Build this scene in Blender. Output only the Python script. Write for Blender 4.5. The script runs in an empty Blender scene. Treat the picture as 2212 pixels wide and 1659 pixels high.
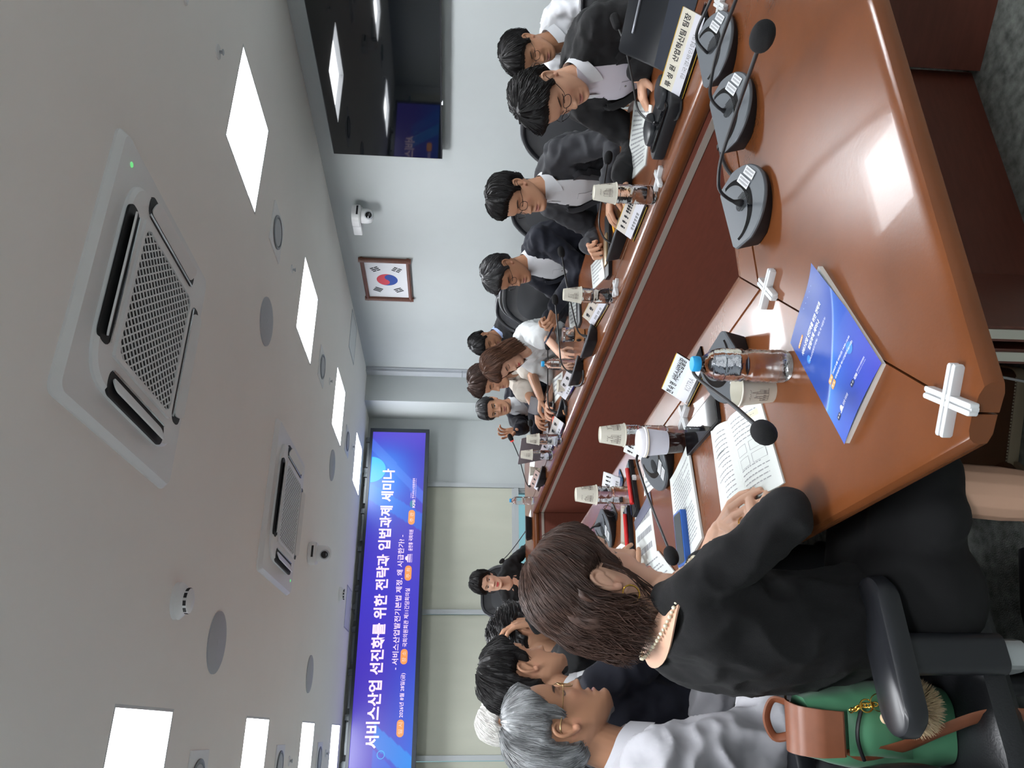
import bpy, math, random
import numpy as np
from mathutils import Vector, Matrix, Euler, noise

random.seed(7)
SC = bpy.context.scene
COL = SC.collection
PI = math.pi
V = Vector

# ------------------------------------------------------------------ camera, world, exposure
CAM_Z = 1.39
cam_d = bpy.data.cameras.new('camera')
cam = bpy.data.objects.new('camera', cam_d)
COL.objects.link(cam)
cam_d.sensor_fit = 'HORIZONTAL'
cam_d.sensor_width = 36.0
cam_d.lens = 36.0 * 1650.0 / 2212.0
cam_d.clip_start = 0.02
cam_d.clip_end = 100
_y, _p, _r = 0.430330, -0.074354, 0.027332          # yaw to the right, pitch, roll of the hand-held phone
_f = V((math.sin(_y) * math.cos(_p), math.cos(_y) * math.cos(_p), math.sin(_p)))
_r0 = V((math.cos(_y), -math.sin(_y), 0))
_u0 = _r0.cross(_f)
_rt = math.cos(_r) * _r0 + math.sin(_r) * _u0
_up = -math.sin(_r) * _r0 + math.cos(_r) * _u0
# the phone is turned on its side: the picture's right is the room's down
_m = Matrix((-_up, _rt, -_f)).transposed().to_4x4()
cam.matrix_world = Matrix.Translation((0, 0, CAM_Z)) @ _m
SC.camera = cam

world = bpy.data.worlds.new('daylight')
SC.world = world
world.use_nodes = True
_bg = world.node_tree.nodes['Background']
_bg.inputs[0].default_value = (0.42, 0.72, 0.80, 1)
_bg.inputs[1].default_value = 0.75
SC.view_settings.view_transform = 'Standard'
SC.view_settings.look = 'None'
SC.view_settings.exposure = 0.0
SC.view_settings.gamma = 1.0
SC.view_settings.use_curve_mapping = False
SC.cycles.use_denoising = True
SC.cycles.max_bounces = 9
SC.cycles.diffuse_bounces = 5
SC.cycles.glossy_bounces = 4
SC.cycles.transmission_bounces = 8
SC.cycles.transparent_max_bounces = 12
SC.cycles.caustics_reflective = False
SC.cycles.caustics_refractive = False
SC.cycles.sample_clamp_indirect = 4.0

PANEL_POWER = 38.0
CEIL = 2.508
WALL_R = 4.19
WALL_L = -1.47
WALL_F = 9.45
WALL_N = -1.6


# ------------------------------------------------------------------ helpers
def lin(c):
    return tuple(((x / 255) / 12.92 if x / 255 <= 0.04045 else ((x / 255 + 0.055) / 1.055) ** 2.4) for x in c)


MATS = {}


def mat(name, rgb, rough=0.5, metal=0.0, spec=0.5, emit=0.0, trans=0.0, ior=1.45, coat=0.0, alpha=1.0,
        noise_amt=0.0, noise_scale=20.0, bump=0.0, bump_scale=200.0, stretch=(1, 1, 1), sheen=0.0, attr=None, sss=0.0):
    if name in MATS:
        return MATS[name]
    m = bpy.data.materials.new(name)
    m.use_nodes = True
    nt = m.node_tree
    b = nt.nodes['Principled BSDF']
    c = lin(rgb) + (1,)
    b.inputs['Base Color'].default_value = c
    b.inputs['Roughness'].default_value = rough
    b.inputs['Metallic'].default_value = metal
    b.inputs['Specular IOR Level'].default_value = spec
    b.inputs['Transmission Weight'].default_value = trans
    b.inputs['IOR'].default_value = ior
    b.inputs['Coat Weight'].default_value = coat
    b.inputs['Alpha'].default_value = alpha
    if sheen:
        b.inputs['Sheen Weight'].default_value = sheen
    if sss:
        b.inputs['Subsurface Weight'].default_value = sss
        b.inputs['Subsurface Radius'].default_value = (0.012, 0.005, 0.003)
        b.inputs['Subsurface Scale'].default_value = 0.6
    if emit:
        b.inputs['Base Color'].default_value = (0.01, 0.01, 0.01, 1)
        b.inputs['Emission Color'].default_value = c
        b.inputs['Emission Strength'].default_value = emit
    if attr:
        a = nt.nodes.new('ShaderNodeAttribute')
        a.attribute_name = attr
        src = a.outputs['Color']
        if not emit:
            nt.links.new(src, b.inputs['Base Color'])
        else:
            nt.links.new(src, b.inputs['Emission Color'])
    if noise_amt or bump:
        tc = nt.nodes.new('ShaderNodeTexCoord')
        mp = nt.nodes.new('ShaderNodeMapping')
        mp.inputs['Scale'].default_value = stretch
        nt.links.new(tc.outputs['Object'], mp.inputs[0])
    if noise_amt:
        n = nt.nodes.new('ShaderNodeTexNoise')
        n.inputs['Scale'].default_value = noise_scale
        n.inputs['Detail'].default_value = 5
        nt.links.new(mp.outputs[0], n.inputs['Vector'])
        mr = nt.nodes.new('ShaderNodeMapRange')
        mr.inputs[1].default_value = 0.25
        mr.inputs[2].default_value = 0.75
        mr.inputs[3].default_value = 1 - noise_amt
        mr.inputs[4].default_value = 1 + noise_amt
        nt.links.new(n.outputs[0], mr.inputs[0])
        mx = nt.nodes.new('ShaderNodeVectorMath')
        mx.operation = 'SCALE'
        if attr:
            nt.links.new(src, mx.inputs[0])
        else:
            mx.inputs[0].default_value = c[:3]
        nt.links.new(mr.outputs[0], mx.inputs['Scale'])
        nt.links.new(mx.outputs[0], b.inputs['Base Color'])
    if bump:
        n2 = nt.nodes.new('ShaderNodeTexNoise')
        n2.inputs['Scale'].default_value = bump_scale
        n2.inputs['Detail'].default_value = 3
        nt.links.new(mp.outputs[0], n2.inputs['Vector'])
        bp = nt.nodes.new('ShaderNodeBump')
        bp.inputs['Strength'].default_value = bump
        bp.inputs['Distance'].default_value = 0.002
        nt.links.new(n2.outputs[0], bp.inputs['Height'])
        nt.links.new(bp.outputs[0], b.inputs['Normal'])
    MATS[name] = m
    return m


def tag(o, label=None, cat=None, group=None, kind=None):
    if label:
        o['label'] = label
    if cat:
        o['category'] = cat
    if group:
        o['group'] = group
    if kind:
        o['kind'] = kind
    return o


def thing(name, label, cat, loc=(0, 0, 0), rz=0.0, group=None):
    o = bpy.data.objects.new(name, None)
    COL.objects.link(o)
    o.empty_display_size = 0.05
    o.location = loc
    o.rotation_euler = (0, 0, rz)
    return tag(o, label, cat, group)


def link(name, me, mats, parent=None, sharp=35.0, smooth=True):
    o = bpy.data.objects.new(name, me)
    COL.objects.link(o)
    if not isinstance(mats, (list, tuple)):
        mats = [mats]
    me.materials.clear()
    for m in mats:
        me.materials.append(m)
    if smooth:
        me.shade_smooth()
        if sharp:
            me.set_sharp_from_angle(angle=math.radians(sharp))
    if parent is not None:
        o.parent = parent
    return o


def copy_tree(o, parent=None):
    c = o.copy()
    COL.objects.link(c)
    if parent is not None:
        c.parent = parent
    for ch in list(o.children):
        copy_tree(ch, c)
    return c


def again(o, loc, rz=None, label=None, group=None):
    c = copy_tree(o)
    c.location = loc
    if rz is not None:
        c.rotation_euler = (0, 0, rz)
    if label:
        c['label'] = label
    if group:
        c['group'] = group
    return c


def rrect(w, d, r, n=5):
    out = []
    for cx, cy, a0 in ((w / 2 - r, d / 2 - r, 0), (-w / 2 + r, d / 2 - r, 90), (-w / 2 + r, -d / 2 + r, 180), (w / 2 - r, -d / 2 + r, 270)):
        for k in range(n + 1):
            a = math.radians(a0 + 90 * k / n)
            out.append((cx + r * math.cos(a), cy + r * math.sin(a)))
    return out


def circle(r, n=32, cx=0, cy=0):
    return [(cx + r * math.cos(2 * PI * k / n), cy + r * math.sin(2 * PI * k / n)) for k in range(n)]


class MB:
    """collects shapes and links them as one mesh object"""

    def __init__(self):
        self.v, self.f, self.m = [], [], []

    def add(self, vs, fs, mi=0, M=None):
        k = len(self.v)
        if M is not None:
            vs = [M @ V(q) for q in vs]
        self.v += [tuple(q) for q in vs]
        self.f += [tuple(i + k for i in f) for f in fs]
        self.m += [mi] * len(fs)
        return self

    def box(self, lo, hi, mi=0, M=None):
        (x0, y0, z0), (x1, y1, z1) = lo, hi
        vs = [(x0, y0, z0), (x1, y0, z0), (x1, y1, z0), (x0, y1, z0), (x0, y0, z1), (x1, y0, z1), (x1, y1, z1), (x0, y1, z1)]
        return self.add(vs, [(0, 3, 2, 1), (4, 5, 6, 7), (0, 1, 5, 4), (1, 2, 6, 5), (2, 3, 7, 6), (3, 0, 4, 7)], mi, M)

    def prism(self, pts, z0, z1, ch=0.0, mi=0, M=None, ch0=None):
        """outline extruded in z, chamfered at both ends"""
        n = len(pts)
        cx = sum(q[0] for q in pts) / n
        cy = sum(q[1] for q in pts) / n
        R = max(math.hypot(q[0] - cx, q[1] - cy) for q in pts)
        ch0 = ch if ch0 is None else ch0

        def ring(s, z):
            k = 1 - s / R
            return [(cx + (q[0] - cx) * k, cy + (q[1] - cy) * k, z) for q in pts]
        rings = []
        if ch0:
            rings.append(ring(ch0, z0))
            rings.append(ring(0, z0 + ch0))
        else:
            rings.append(ring(0, z0))
        if ch:
            rings.append(ring(0, z1 - ch))
            rings.append(ring(ch * 0.3, z1 - ch * 0.3))
            rings.append(ring(ch, z1))
        else:
            rings.append(ring(0, z1))
        vs = [q for r in rings for q in r]
        fs = [tuple(reversed(range(n)))]
        for a in range(len(rings) - 1):
            for i in range(n):
                j = (i + 1) % n
                fs.append((a * n + i, a * n + j, (a + 1) * n + j, (a + 1) * n + i))
        fs.append(tuple(range((len(rings) - 1) * n, len(rings) * n)))
        return self.add(vs, fs, mi, M)

    def lathe(self, prof, n=28, mi=0, M=None, close=True):
        vs, fs = [], []
        for r, z in prof:
            for k in range(n):
                a = 2 * PI * k / n
                vs.append((r * math.cos(a), r * math.sin(a), z))
        for a in range(len(prof) - 1):
            for i in range(n):
                j = (i + 1) % n
                fs.append((a * n + i, a * n + j, (a + 1) * n + j, (a + 1) * n + i))
        if close:
            fs.append(tuple(reversed(range(n))))
            fs.append(tuple(range((len(prof) - 1) * n, len(prof) * n)))
        return self.add(vs, fs, mi, M)

    def tube(self, pts, r, n=10, mi=0, M=None, flat=1.0):
        pts = [V(q) for q in pts]
        N = len(pts)
        rs = [r] * N if not isinstance(r, (list, tuple)) else r
        T = [(pts[min(i + 1, N - 1)] - pts[max(i - 1, 0)]).normalized() for i in range(N)]
        up = V((0, 0, 1)) if abs(T[0].z) < 0.9 else V((1, 0, 0))
        a = T[0].cross(up).normalized()
        vs, fs = [], []
        for i in range(N):
            a = (a - T[i] * a.dot(T[i])).normalized()
            b = T[i].cross(a)
            for k in range(n):
                t = 2 * PI * k / n
                vs.append(pts[i] + (a * math.cos(t) + b * math.sin(t) * flat) * rs[i])
        for i in range(N - 1):
            for k in range(n):
                j = (k + 1) % n
                fs.append((i * n + k, i * n + j, (i + 1) * n + j, (i + 1) * n + k))
        fs.append(tuple(reversed(range(n))))
        fs.append(tuple(range((N - 1) * n, N * n)))
        return self.add(vs, fs, mi, M)

    def capsule(self, p0, p1, r0, r1, n=14, mi=0, flat=1.0):
        p0, p1 = V(p0), V(p1)
        d = p1 - p0
        L = d.length
        d = d / L if L > 1e-6 else V((0, 0, 1))
        pts, rs = [], []
        for k in range(5):
            a = PI / 2 * (1 - k / 4)
            pts.append(p0 - d * r0 * math.sin(a))
            rs.append(max(r0 * math.cos(a), r0 * 0.05))
        for k in range(1, 4):
            pts.append(p0 + d * L * k / 4)
            rs.append(r0 + (r1 - r0) * k / 4)
        for k in range(5):
            a = PI / 2 * k / 4
            pts.append(p1 + d * r1 * math.sin(a))
            rs.append(max(r1 * math.cos(a), r1 * 0.05))
        return self.tube(pts, rs, n, mi, None, flat)

    def ball(self, c, r, M=None, nu=16, nv=10, mi=0):
        c = V(c)
        r = V((r, r, r)) if not isinstance(r, (tuple, list, Vector)) else V(r)
        vs = [c + V((0, 0, -r.z))]
        fs = []
        for i in range(1, nv):
            a = -PI / 2 + PI * i / nv
            for k in range(nu):
                t = 2 * PI * k / nu
                vs.append(c + V((r.x * math.cos(a) * math.cos(t), r.y * math.cos(a) * math.sin(t), r.z * math.sin(a))))
        vs.append(c + V((0, 0, r.z)))
        for k in range(nu):
            j = (k + 1) % nu
            fs.append((0, 1 + j, 1 + k))
            for i in range(nv - 2):
                fs.append((1 + i * nu + k, 1 + i * nu + j, 1 + (i + 1) * nu + j, 1 + (i + 1) * nu + k))
            fs.append((len(vs) - 1, 1 + (nv - 2) * nu + k, 1 + (nv - 2) * nu + j))
        return self.add(vs, fs, mi, M)

    def grid(self, fn, nu, nv, mi=0, wrap=False, M=None):
        vs = [fn(i / nu, j / nv) for j in range(nv + 1) for i in range(nu + (0 if wrap else 1))]
        w = nu if wrap else nu + 1
        fs = []
        for j in range(nv):
            for i in range(nu):
                a = j * w + i
                b = j * w + (i + 1) % w
                fs.append((a, b, b + w, a + w))
        return self.add(vs, fs, mi, M)

    def mesh(self, name):
        me = bpy.data.meshes.new(name)
        me.from_pydata(self.v, [], self.f)
        me.update()
        return me

    def build(self, name, mats, parent=None, sharp=35.0, smooth=True):
        me = self.mesh(name)
        o = link(name, me, mats, parent, sharp, smooth)
        if max(self.m, default=0) > 0:
            me.polygons.foreach_set('material_index', self.m)
        return o


def struct(name, mb, mats, smooth=False, parent=None):
    o = mb.build(name, mats, parent, smooth=smooth)
    if parent is None:
        o['kind'] = 'structure'
    return o


_txt = {}


def text_mesh(s, bold=0.0):
    k = (s, bold)
    if k in _txt:
        return _txt[k]
    cu = bpy.data.curves.new('lettering', 'FONT')
    cu.body = s
    cu.size = 1.0
    cu.offset = bold
    cu.resolution_u = 2
    o = bpy.data.objects.new('lettering', cu)
    COL.objects.link(o)
    dg = bpy.context.evaluated_depsgraph_get()
    me = bpy.data.meshes.new_from_object(o.evaluated_get(dg))
    n = len(me.vertices)
    co = np.empty(n * 3)
    me.vertices.foreach_get('co', co)
    co = co.reshape(-1, 3)
    fs = [tuple(p.vertices) for p in me.polygons]
    bpy.data.objects.remove(o)
    bpy.data.curves.remove(cu)
    bpy.data.meshes.remove(me)
    _txt[k] = (co, fs)
    return _txt[k]


def put_text(mb, s, M, w=None, h=None, bold=0.0, align='C', mi=0):
    """flat lettering in M's xy plane: fitted to width w and height h, standing on M's origin"""
    co, fs = text_mesh(s, bold)
    if len(co) == 0:
        return
    lo, hi = co.min(0), co.max(0)
    sx = w / (hi[0] - lo[0]) if w else None
    sy = h / (hi[1] - lo[1]) if h else None
    if sx is None:
        sx = sy
    if sy is None:
        sy = sx
    ox = {'C': (lo[0] + hi[0]) / 2, 'L': lo[0], 'R': hi[0]}[align]
    vs = [((q[0] - ox) * sx, (q[1] - lo[1]) * sy, 0) for q in co]
    mb.add(vs, fs, mi, M)


def frame(o, x, y, z=None):
    """matrix with origin o, x axis along x, y axis near y"""
    x = V(x).normalized()
    y = V(y)
    y = (y - x * y.dot(x)).normalized()
    z = x.cross(y)
    M = Matrix((x, y, z)).transposed().to_4x4()
    M.translation = V(o)
    return M


def bez(a, b, c, d, n=14):
    a, b, c, d = V(a), V(b), V(c), V(d)
    return [a * (1 - t) ** 3 + b * 3 * t * (1 - t) ** 2 + c * 3 * t * t * (1 - t) + d * t ** 3 for t in [k / n for k in range(n + 1)]]


def spline(pts, n=8):
    """Catmull-Rom through the points"""
    P = [V(q) for q in pts]
    P = [P[0] * 2 - P[1]] + P + [P[-1] * 2 - P[-2]]
    out = []
    for i in range(1, len(P) - 2):
        a, b, c, d = P[i - 1:i + 3]
        for k in range(n):
            t = k / n
            out.append(0.5 * ((2 * b) + (c - a) * t + (2 * a - 5 * b + 4 * c - d) * t * t + (-a + 3 * b - 3 * c + d) * t ** 3))
    out.append(P[-2])
    return out


def remeshed(name, mb, voxel, smooth=2, fac=0.5):
    me = mb.mesh('raw')
    o = bpy.data.objects.new('raw', me)
    COL.objects.link(o)
    r = o.modifiers.new('r', 'REMESH')
    r.mode = 'VOXEL'
    r.voxel_size = voxel
    s = o.modifiers.new('s', 'SMOOTH')
    s.factor = fac
    s.iterations = smooth
    dg = bpy.context.evaluated_depsgraph_get()
    out = bpy.data.meshes.new_from_object(o.evaluated_get(dg))
    out.name = name
    bpy.data.objects.remove(o)
    bpy.data.meshes.remove(me)
    return out


def ripple(me, amp, scale, amp2=0.0, scale2=60.0, seed=0.0):
    """folds in cloth: moves every vertex along its normal by noise"""
    n = len(me.vertices)
    co = np.empty(n * 3)
    no = np.empty(n * 3)
    me.vertices.foreach_get('co', co)
    me.vertices.foreach_get('normal', no)
    co = co.reshape(-1, 3)
    no = no.reshape(-1, 3)
    d = np.empty(n)
    off = V((seed, seed * 1.7, -seed))
    for i in range(n):
        q = V(co[i]) * scale + off
        w = noise.noise(q)
        d[i] = amp * (1 - 2 * abs(w) * 1.6)
        if amp2:
            d[i] += amp2 * noise.noise(V(co[i]) * scale2)
    co += no * d[:, None]
    me.vertices.foreach_set('co', co.reshape(-1))
    me.update()


# ------------------------------------------------------------------ materials of the room
M_WALL = mat('wall_paint', (182, 187, 187), 0.7, noise_amt=0.02, noise_scale=3, bump=0.15, bump_scale=300)
M_CEIL = mat('ceiling_paint', (246, 243, 240), 0.85, noise_amt=0.02, noise_scale=1.5)
M_CARPET = mat('carpet', (132, 137, 132), 0.95, noise_amt=0.55, noise_scale=38, bump=1.0, bump_scale=260)
M_LAMP = mat('lamp_diffuser', (248, 251, 255), 0.5, emit=PANEL_POWER)
M_FRAME = mat('lamp_frame', (196, 198, 200), 0.5)
M_WPLAST = mat('white_plastic', (232, 233, 234), 0.35)
M_GREYPL = mat('grey_plastic', (176, 180, 186), 0.5)
M_DARK = mat('dark_slot', (16, 17, 20), 0.6)
M_CHROME = mat('chrome', (190, 192, 196), 0.15, metal=1.0)
M_BLACKPL = mat('black_plastic', (22, 23, 26), 0.42)
M_BLACKGL = mat('black_gloss', (10, 11, 14), 0.04, spec=0.6)
M_ALU = mat('aluminium', (186, 190, 194), 0.35, metal=0.7)
M_MULL = mat('window_frame', (176, 180, 182), 0.4, metal=0.2)

# ------------------------------------------------------------------ the lights the room has
LAMP_X = (-0.20, 2.89)
LAMP_Y = (-0.55, 1.32, 3.21, 5.10, 6.95, 8.68)
LW, LD = 0.60, 0.62
ROWS = ['behind the camera', 'over the near table end', 'nearest', 'second', 'third', 'farthest, before the screen']
first_lamp = None
for ix, x in enumerate(LAMP_X):
    for iy, y in enumerate(LAMP_Y):
        lab = 'square recessed ceiling light panel, ' + ('left row, ' if ix == 0 else 'right row, ') + ROWS[iy]
        if first_lamp is None:
            t = thing('ceiling_light', lab, 'ceiling light', (x, y, CEIL), 0, 'square ceiling light panels')
            b = MB()
            h, w, d = 0.045, LW / 2, LD / 2
            for lo, hi in (((-w, -d, 0), (-w + 0.012, d, h)), ((w - 0.012, -d, 0), (w, d, h)),
                           ((-w + 0.012, -d, 0), (w - 0.012, -d + 0.012, h)), ((-w + 0.012, d - 0.012, 0), (w - 0.012, d, h))):
                b.box(lo, hi)
            b.build('frame', M_FRAME, t, smooth=False)
            b = MB().box((-w, -d, h), (w, d, h + 0.012))
            b.build('diffuser', M_LAMP, t, smooth=False)
            first_lamp = t
        else:
            again(first_lamp, (x, y, CEIL), 0, lab)

# ------------------------------------------------------------------ room shell
b = MB().box((WALL_L - 0.2, WALL_N - 0.2, -0.1), (WALL_R + 0.2, WALL_F + 0.4, 0))
struct('floor', b, M_CARPET)
xs = sorted({WALL_L - 0.2, WALL_R + 0.2, *[x + s * LW / 2 for x in LAMP_X for s in (-1, 1)]})
ys = sorted({WALL_N - 0.2, WALL_F + 0.4, *[y + s * LD / 2 for y in LAMP_Y for s in (-1, 1)]})
b = MB()
for i in range(len(xs) - 1):
    for j in range(len(ys) - 1):
        if i % 2 and j % 2:
            continue
        b.box((xs[i], ys[j], CEIL), (xs[i + 1], ys[j + 1], CEIL + 0.06))
struct('ceiling', b, M_CEIL)
b = MB().box((WALL_R, WALL_N, 0), (WALL_R + 0.15, WALL_F + 0.3, CEIL))
struct('wall_right', b, M_WALL)
b = MB().box((WALL_L - 0.15, WALL_N, 0), (WALL_L, WALL_F + 0.3, CEIL))
struct('wall_left', b, M_WALL)
b = MB().box((WALL_L, WALL_N - 0.15, 0), (WALL_R, WALL_N, CEIL))
struct('wall_near', b, M_WALL)
# far wall with a long window opening
WX0, WX1, WZ0, WZ1 = -1.30, 2.84, 0.40, 2.30
b = MB()
b.box((WALL_L, WALL_F, 0), (WALL_R, WALL_F + 0.2, WZ0))
b.box((WALL_L, WALL_F, WZ1), (WALL_R, WALL_F + 0.2, CEIL))
b.box((WALL_L, WALL_F, WZ0), (WX0, WALL_F + 0.2, WZ1))
b.box((WX1, WALL_F, WZ0), (WALL_R, WALL_F + 0.2, WZ1))
struct('wall_far', b, M_WALL)
b = MB().box((3.79, 8.86, 0), (WALL_R, WALL_F, CEIL))
struct('trim_1', b, M_WALL)                                   # corner column
b = MB()
b.box((WALL_R - 0.05, 8.73, 0.0), (WALL_R, 8.86, 1.30))
b.box((WALL_R - 0.05, 8.73, 1.305), (WALL_R, 8.86, CEIL))
b.box((WALL_R - 0.02, 8.71, 0.0), (WALL_R, 8.73, CEIL))
struct('trim_2', b, M_GREYPL)                                 # cable duct in the corner
b = MB().box((WALL_R - 0.012, WALL_N, 0), (WALL_R, 8.73, 0.1))
struct('baseboard_right', b, mat('baseboard', (70, 66, 62), 0.5))

M_GLASS = mat('window_glass', (225, 240, 242), 0.02, trans=1.0, ior=1.05)
bl_m = mat('blind_cloth', (181, 182, 168), 0.8, noise_amt=0.03, noise_scale=6, stretch=(1, 1, 0.2))
edges = [-1.30, -0.245, 1.318, 2.88]
n = 0
for k in range(3):
    n += 1
    x0, x1 = edges[k], edges[k + 1]
    if k == 2:
        x1 = WX1
    fr = MB()
    for lo, hi in (((x0, 9.47, WZ0), (x0 + 0.03, 9.55, WZ1)), ((x1 - 0.03, 9.47, WZ0), (x1, 9.55, WZ1)),
                   ((x0 + 0.03, 9.47, WZ0), (x1 - 0.03, 9.55, WZ0 + 0.03)), ((x0 + 0.03, 9.47, WZ1 - 0.03), (x1 - 0.03, 9.55, WZ1))):
        fr.box(lo, hi)
    w = struct('window_%d' % n, fr, M_MULL)
    MB().box((x0 + 0.03, 9.50, WZ0 + 0.03), (x1 - 0.03, 9.506, WZ1 - 0.03)).build('pane', M_GLASS, w, smooth=False)
# mullion covers in front of the wall
b = MB()
for x in (-0.245, 1.318, 2.885):
    b.box((x - 0.028, 9.40, WZ0), (x + 0.028, WALL_F, CEIL))
struct('trim_3', b, M_MULL)
b = MB().box((WX0, 9.36, WZ0 - 0.05), (2.95, WALL_F, WZ0))
struct('trim_4', b, M_MULL)                                   # window sill
b = MB().box((WX0, 9.41, 0.545), (2.857, 9.47, 0.60))
struct('trim_5', b, M_MULL)                                   # transom rail
blind_names = ['left of the left mullion, behind the grey-haired men', 'behind the standing microphone woman', 'at the right, ending at the white wall']
for k, (x0, x1) in enumerate(((-1.28, -0.28), (-0.215, 1.285), (1.35, 2.855))):
    t = thing('roller_blind', ['closed beige roller blind in the left window bay under the screen',
                               'closed beige roller blind in the middle window bay behind the dark-dressed woman',
                               'closed beige roller blind in the right window bay beside the white wall'][k], 'blind',
              ((x0 + x1) / 2, 9.43, 0.6), 0, 'beige roller blinds under the screen')
    w = (x1 - x0) / 2
    b = MB()
    b.grid(lambda u, v: (-w + 2 * w * u, 0.004 * math.sin(u * 37), 0.03 + v * 1.60), 60, 6)
    b.grid(lambda u, v: (w - 2 * w * u, 0.004 * math.sin((1 - u) * 37) + 0.003, 0.03 + v * 1.60), 60, 6)
    b.build('cloth', bl_m, t)
    MB().box((-w, -0.012, 0), (w, 0.012, 0.03)).build('bottom_rail', M_MULL, t, smooth=False)

# ------------------------------------------------------------------ ceiling air conditioners
t = thing('air_conditioner', 'large four-way ceiling air conditioner cassette nearest the camera', 'air conditioner', (1.335, 2.475, CEIL), 0,
          'four-way ceiling cassettes')
AC = t
b = MB().prism(rrect(0.95, 0.95, 0.035), -0.030, 0.0, 0, 0, None, 0.022)
b.build('outer_panel', M_WPLAST, t)


def squircle(a, n, k=64):
    out = []
    for i in range(k):
        th = 2 * PI * i / k
        c, s = math.cos(th), math.sin(th)
        out.append((a * math.copysign(abs(c) ** (2 / n), c), a * math.copysign(abs(s) ** (2 / n), s)))
    return out


b = MB()
o0, o1 = squircle(0.37, 5.5), squircle(0.33, 5.5)
b.prism(squircle(0.375, 6), -0.052, -0.028, 0, 0, None, 0.012)
b.build('inner_body', M_WPLAST, t)
for k in range(4):
    R = Matrix.Rotation(k * PI / 2, 4, 'Z')
    MB().prism([(R @ V((q[0], q[1] + 0.335, 0)))[:2] for q in rrect(0.50, 0.085, 0.035)], -0.0535, -0.045).build('air_slot', M_DARK, t)
    ch = MB()
    ch.prism([(R @ V((q[0], q[1] + 0.300, 0)))[:2] for q in rrect(0.47, 0.008, 0.003)], -0.058, -0.052)
    Mv = R @ Matrix.Translation((0, 0.338, -0.062)) @ Matrix.Rotation(math.radians(-24), 4, 'X')
    v = MB().prism(rrect(0.45, 0.05, 0.02), -0.003, 0.003, 0.001, 0, Mv).build('louvre', M_WPLAST, t)
    ch.build('chrome_trim', M_CHROME, v)
b = MB().prism(rrect(0.50, 0.50, 0.06), -0.055, -0.050)
gr = b.build('intake_recess', M_DARK, t)
b = MB()
HW = 0.247


def clip_line(px, py, dx, dy):
    t0, t1 = -9, 9
    for p, d in ((px, dx), (py, dy)):
        if abs(d) < 1e-9:
            continue
        a, c = (-HW - p) / d, (HW - p) / d
        t0, t1 = max(t0, min(a, c)), min(t1, max(a, c))
    return t0, t1


for sgn in (1, -1):
    dx, dy = math.cos(math.radians(52)), sgn * math.sin(math.radians(52))
    nx, ny = -dy, dx
    for k in range(-14, 15):
        px, py = nx * k * 0.0255, ny * k * 0.0255
        t0, t1 = clip_line(px, py, dx, dy)
        if t1 - t0 < 0.03:
            continue
        A, B = V((px + dx * t0, py + dy * t0, -0.058)), V((px + dx * t1, py + dy * t1, -0.058))
        Mx = frame((A + B) / 2, (B - A), V((nx, ny, 0)))
        L = (B - A).length / 2
        b.box((-L, -0.0026, -0.0012), (L, 0.0026, 0.0022), 0, Mx)
for k in range(4):
    R = Matrix.Rotation(k * PI / 2, 4, 'Z')
    b.box((-0.255, 0.244, -0.062), (0.255, 0.262, -0.052), 0, R)
    b.add([R @ V(q) for q in ((0.25, 0.25, -0.0622), (0.25, 0.195, -0.0622), (0.232, 0.232, -0.0622), (0.195, 0.25, -0.0622))], [(0, 1, 2, 3)])
b.build('grille', M_WPLAST, t, smooth=False)
MB().ball((0.385, -0.385, -0.031), (0.010, 0.010, 0.004)).build('status_light', mat('green_led', (120, 230, 140), 0.4, emit=0.9), t)
again(AC, (1.345, 5.03, CEIL), PI, 'smaller-looking far four-way ceiling cassette in front of the wall screen')

# ------------------------------------------------------------------ small ceiling fittings
dl = None
for ix, x in enumerate((2.80, -0.20)):
    for iy, y in enumerate((2.11, 3.97, 5.86, 7.66)):
        lab = 'square white downlight with round lens, ' + ('right' if ix == 0 else 'left') + ' side, ' + \
              ['at the picture edge', 'beyond the nearest light panel', 'beyond the second light panel', 'beyond the third light panel'][iy]
        if ix == 1 and iy == 0:
            continue
        if dl is None:
            t = thing('downlight', lab, 'downlight', (x, y, CEIL), 0, 'square downlights between the light panels')
            MB().prism(rrect(0.28, 0.28, 0.006), -0.008, 0, 0, 0, None, 0.002).build('plate', M_WPLAST, t)
            MB().lathe([(0.105, -0.0085), (0.105, -0.014), (0.092, -0.016), (0.086, -0.0085)], 36).build('ring', mat('ring_grey', (110, 114, 120), 0.35, metal=0.3), t)
            MB().lathe([(0.086, -0.0085), (0.083, -0.013), (0.045, -0.02), (0.001, -0.022)], 36).build('lens', M_GREYPL, t)
            dl = t
        else:
            again(dl, (x, y, CEIL), 0, lab)
sp = None
for x, y, lab in ((2.21, 4.03, 'round grey ceiling speaker beside the large air conditioner, right side'), (2.27, 6.86, 'round grey ceiling speaker near the far light panel, right side'),
                  (0.41, 3.98, 'round grey ceiling speaker, left side, near the smoke detector'), (0.45, 6.74, 'round grey ceiling speaker, left side, far, near the wall screen')):
    if sp is None:
        sp = thing('ceiling_speaker', lab, 'speaker', (x, y, CEIL), 0, 'round ceiling speakers')
        MB().lathe([(0.145, 0), (0.145, -0.006), (0.138, -0.009), (0.001, -0.010)], 44).build('grille', mat('speaker_grille', (172, 175, 182), 0.6), sp)
        MB().box((-0.012, -0.003, -0.0112), (0.012, 0.003, -0.0095)).build('badge', M_ALU, sp)
    else:
        again(sp, (x, y, CEIL), 0, lab)
sk = None
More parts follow.
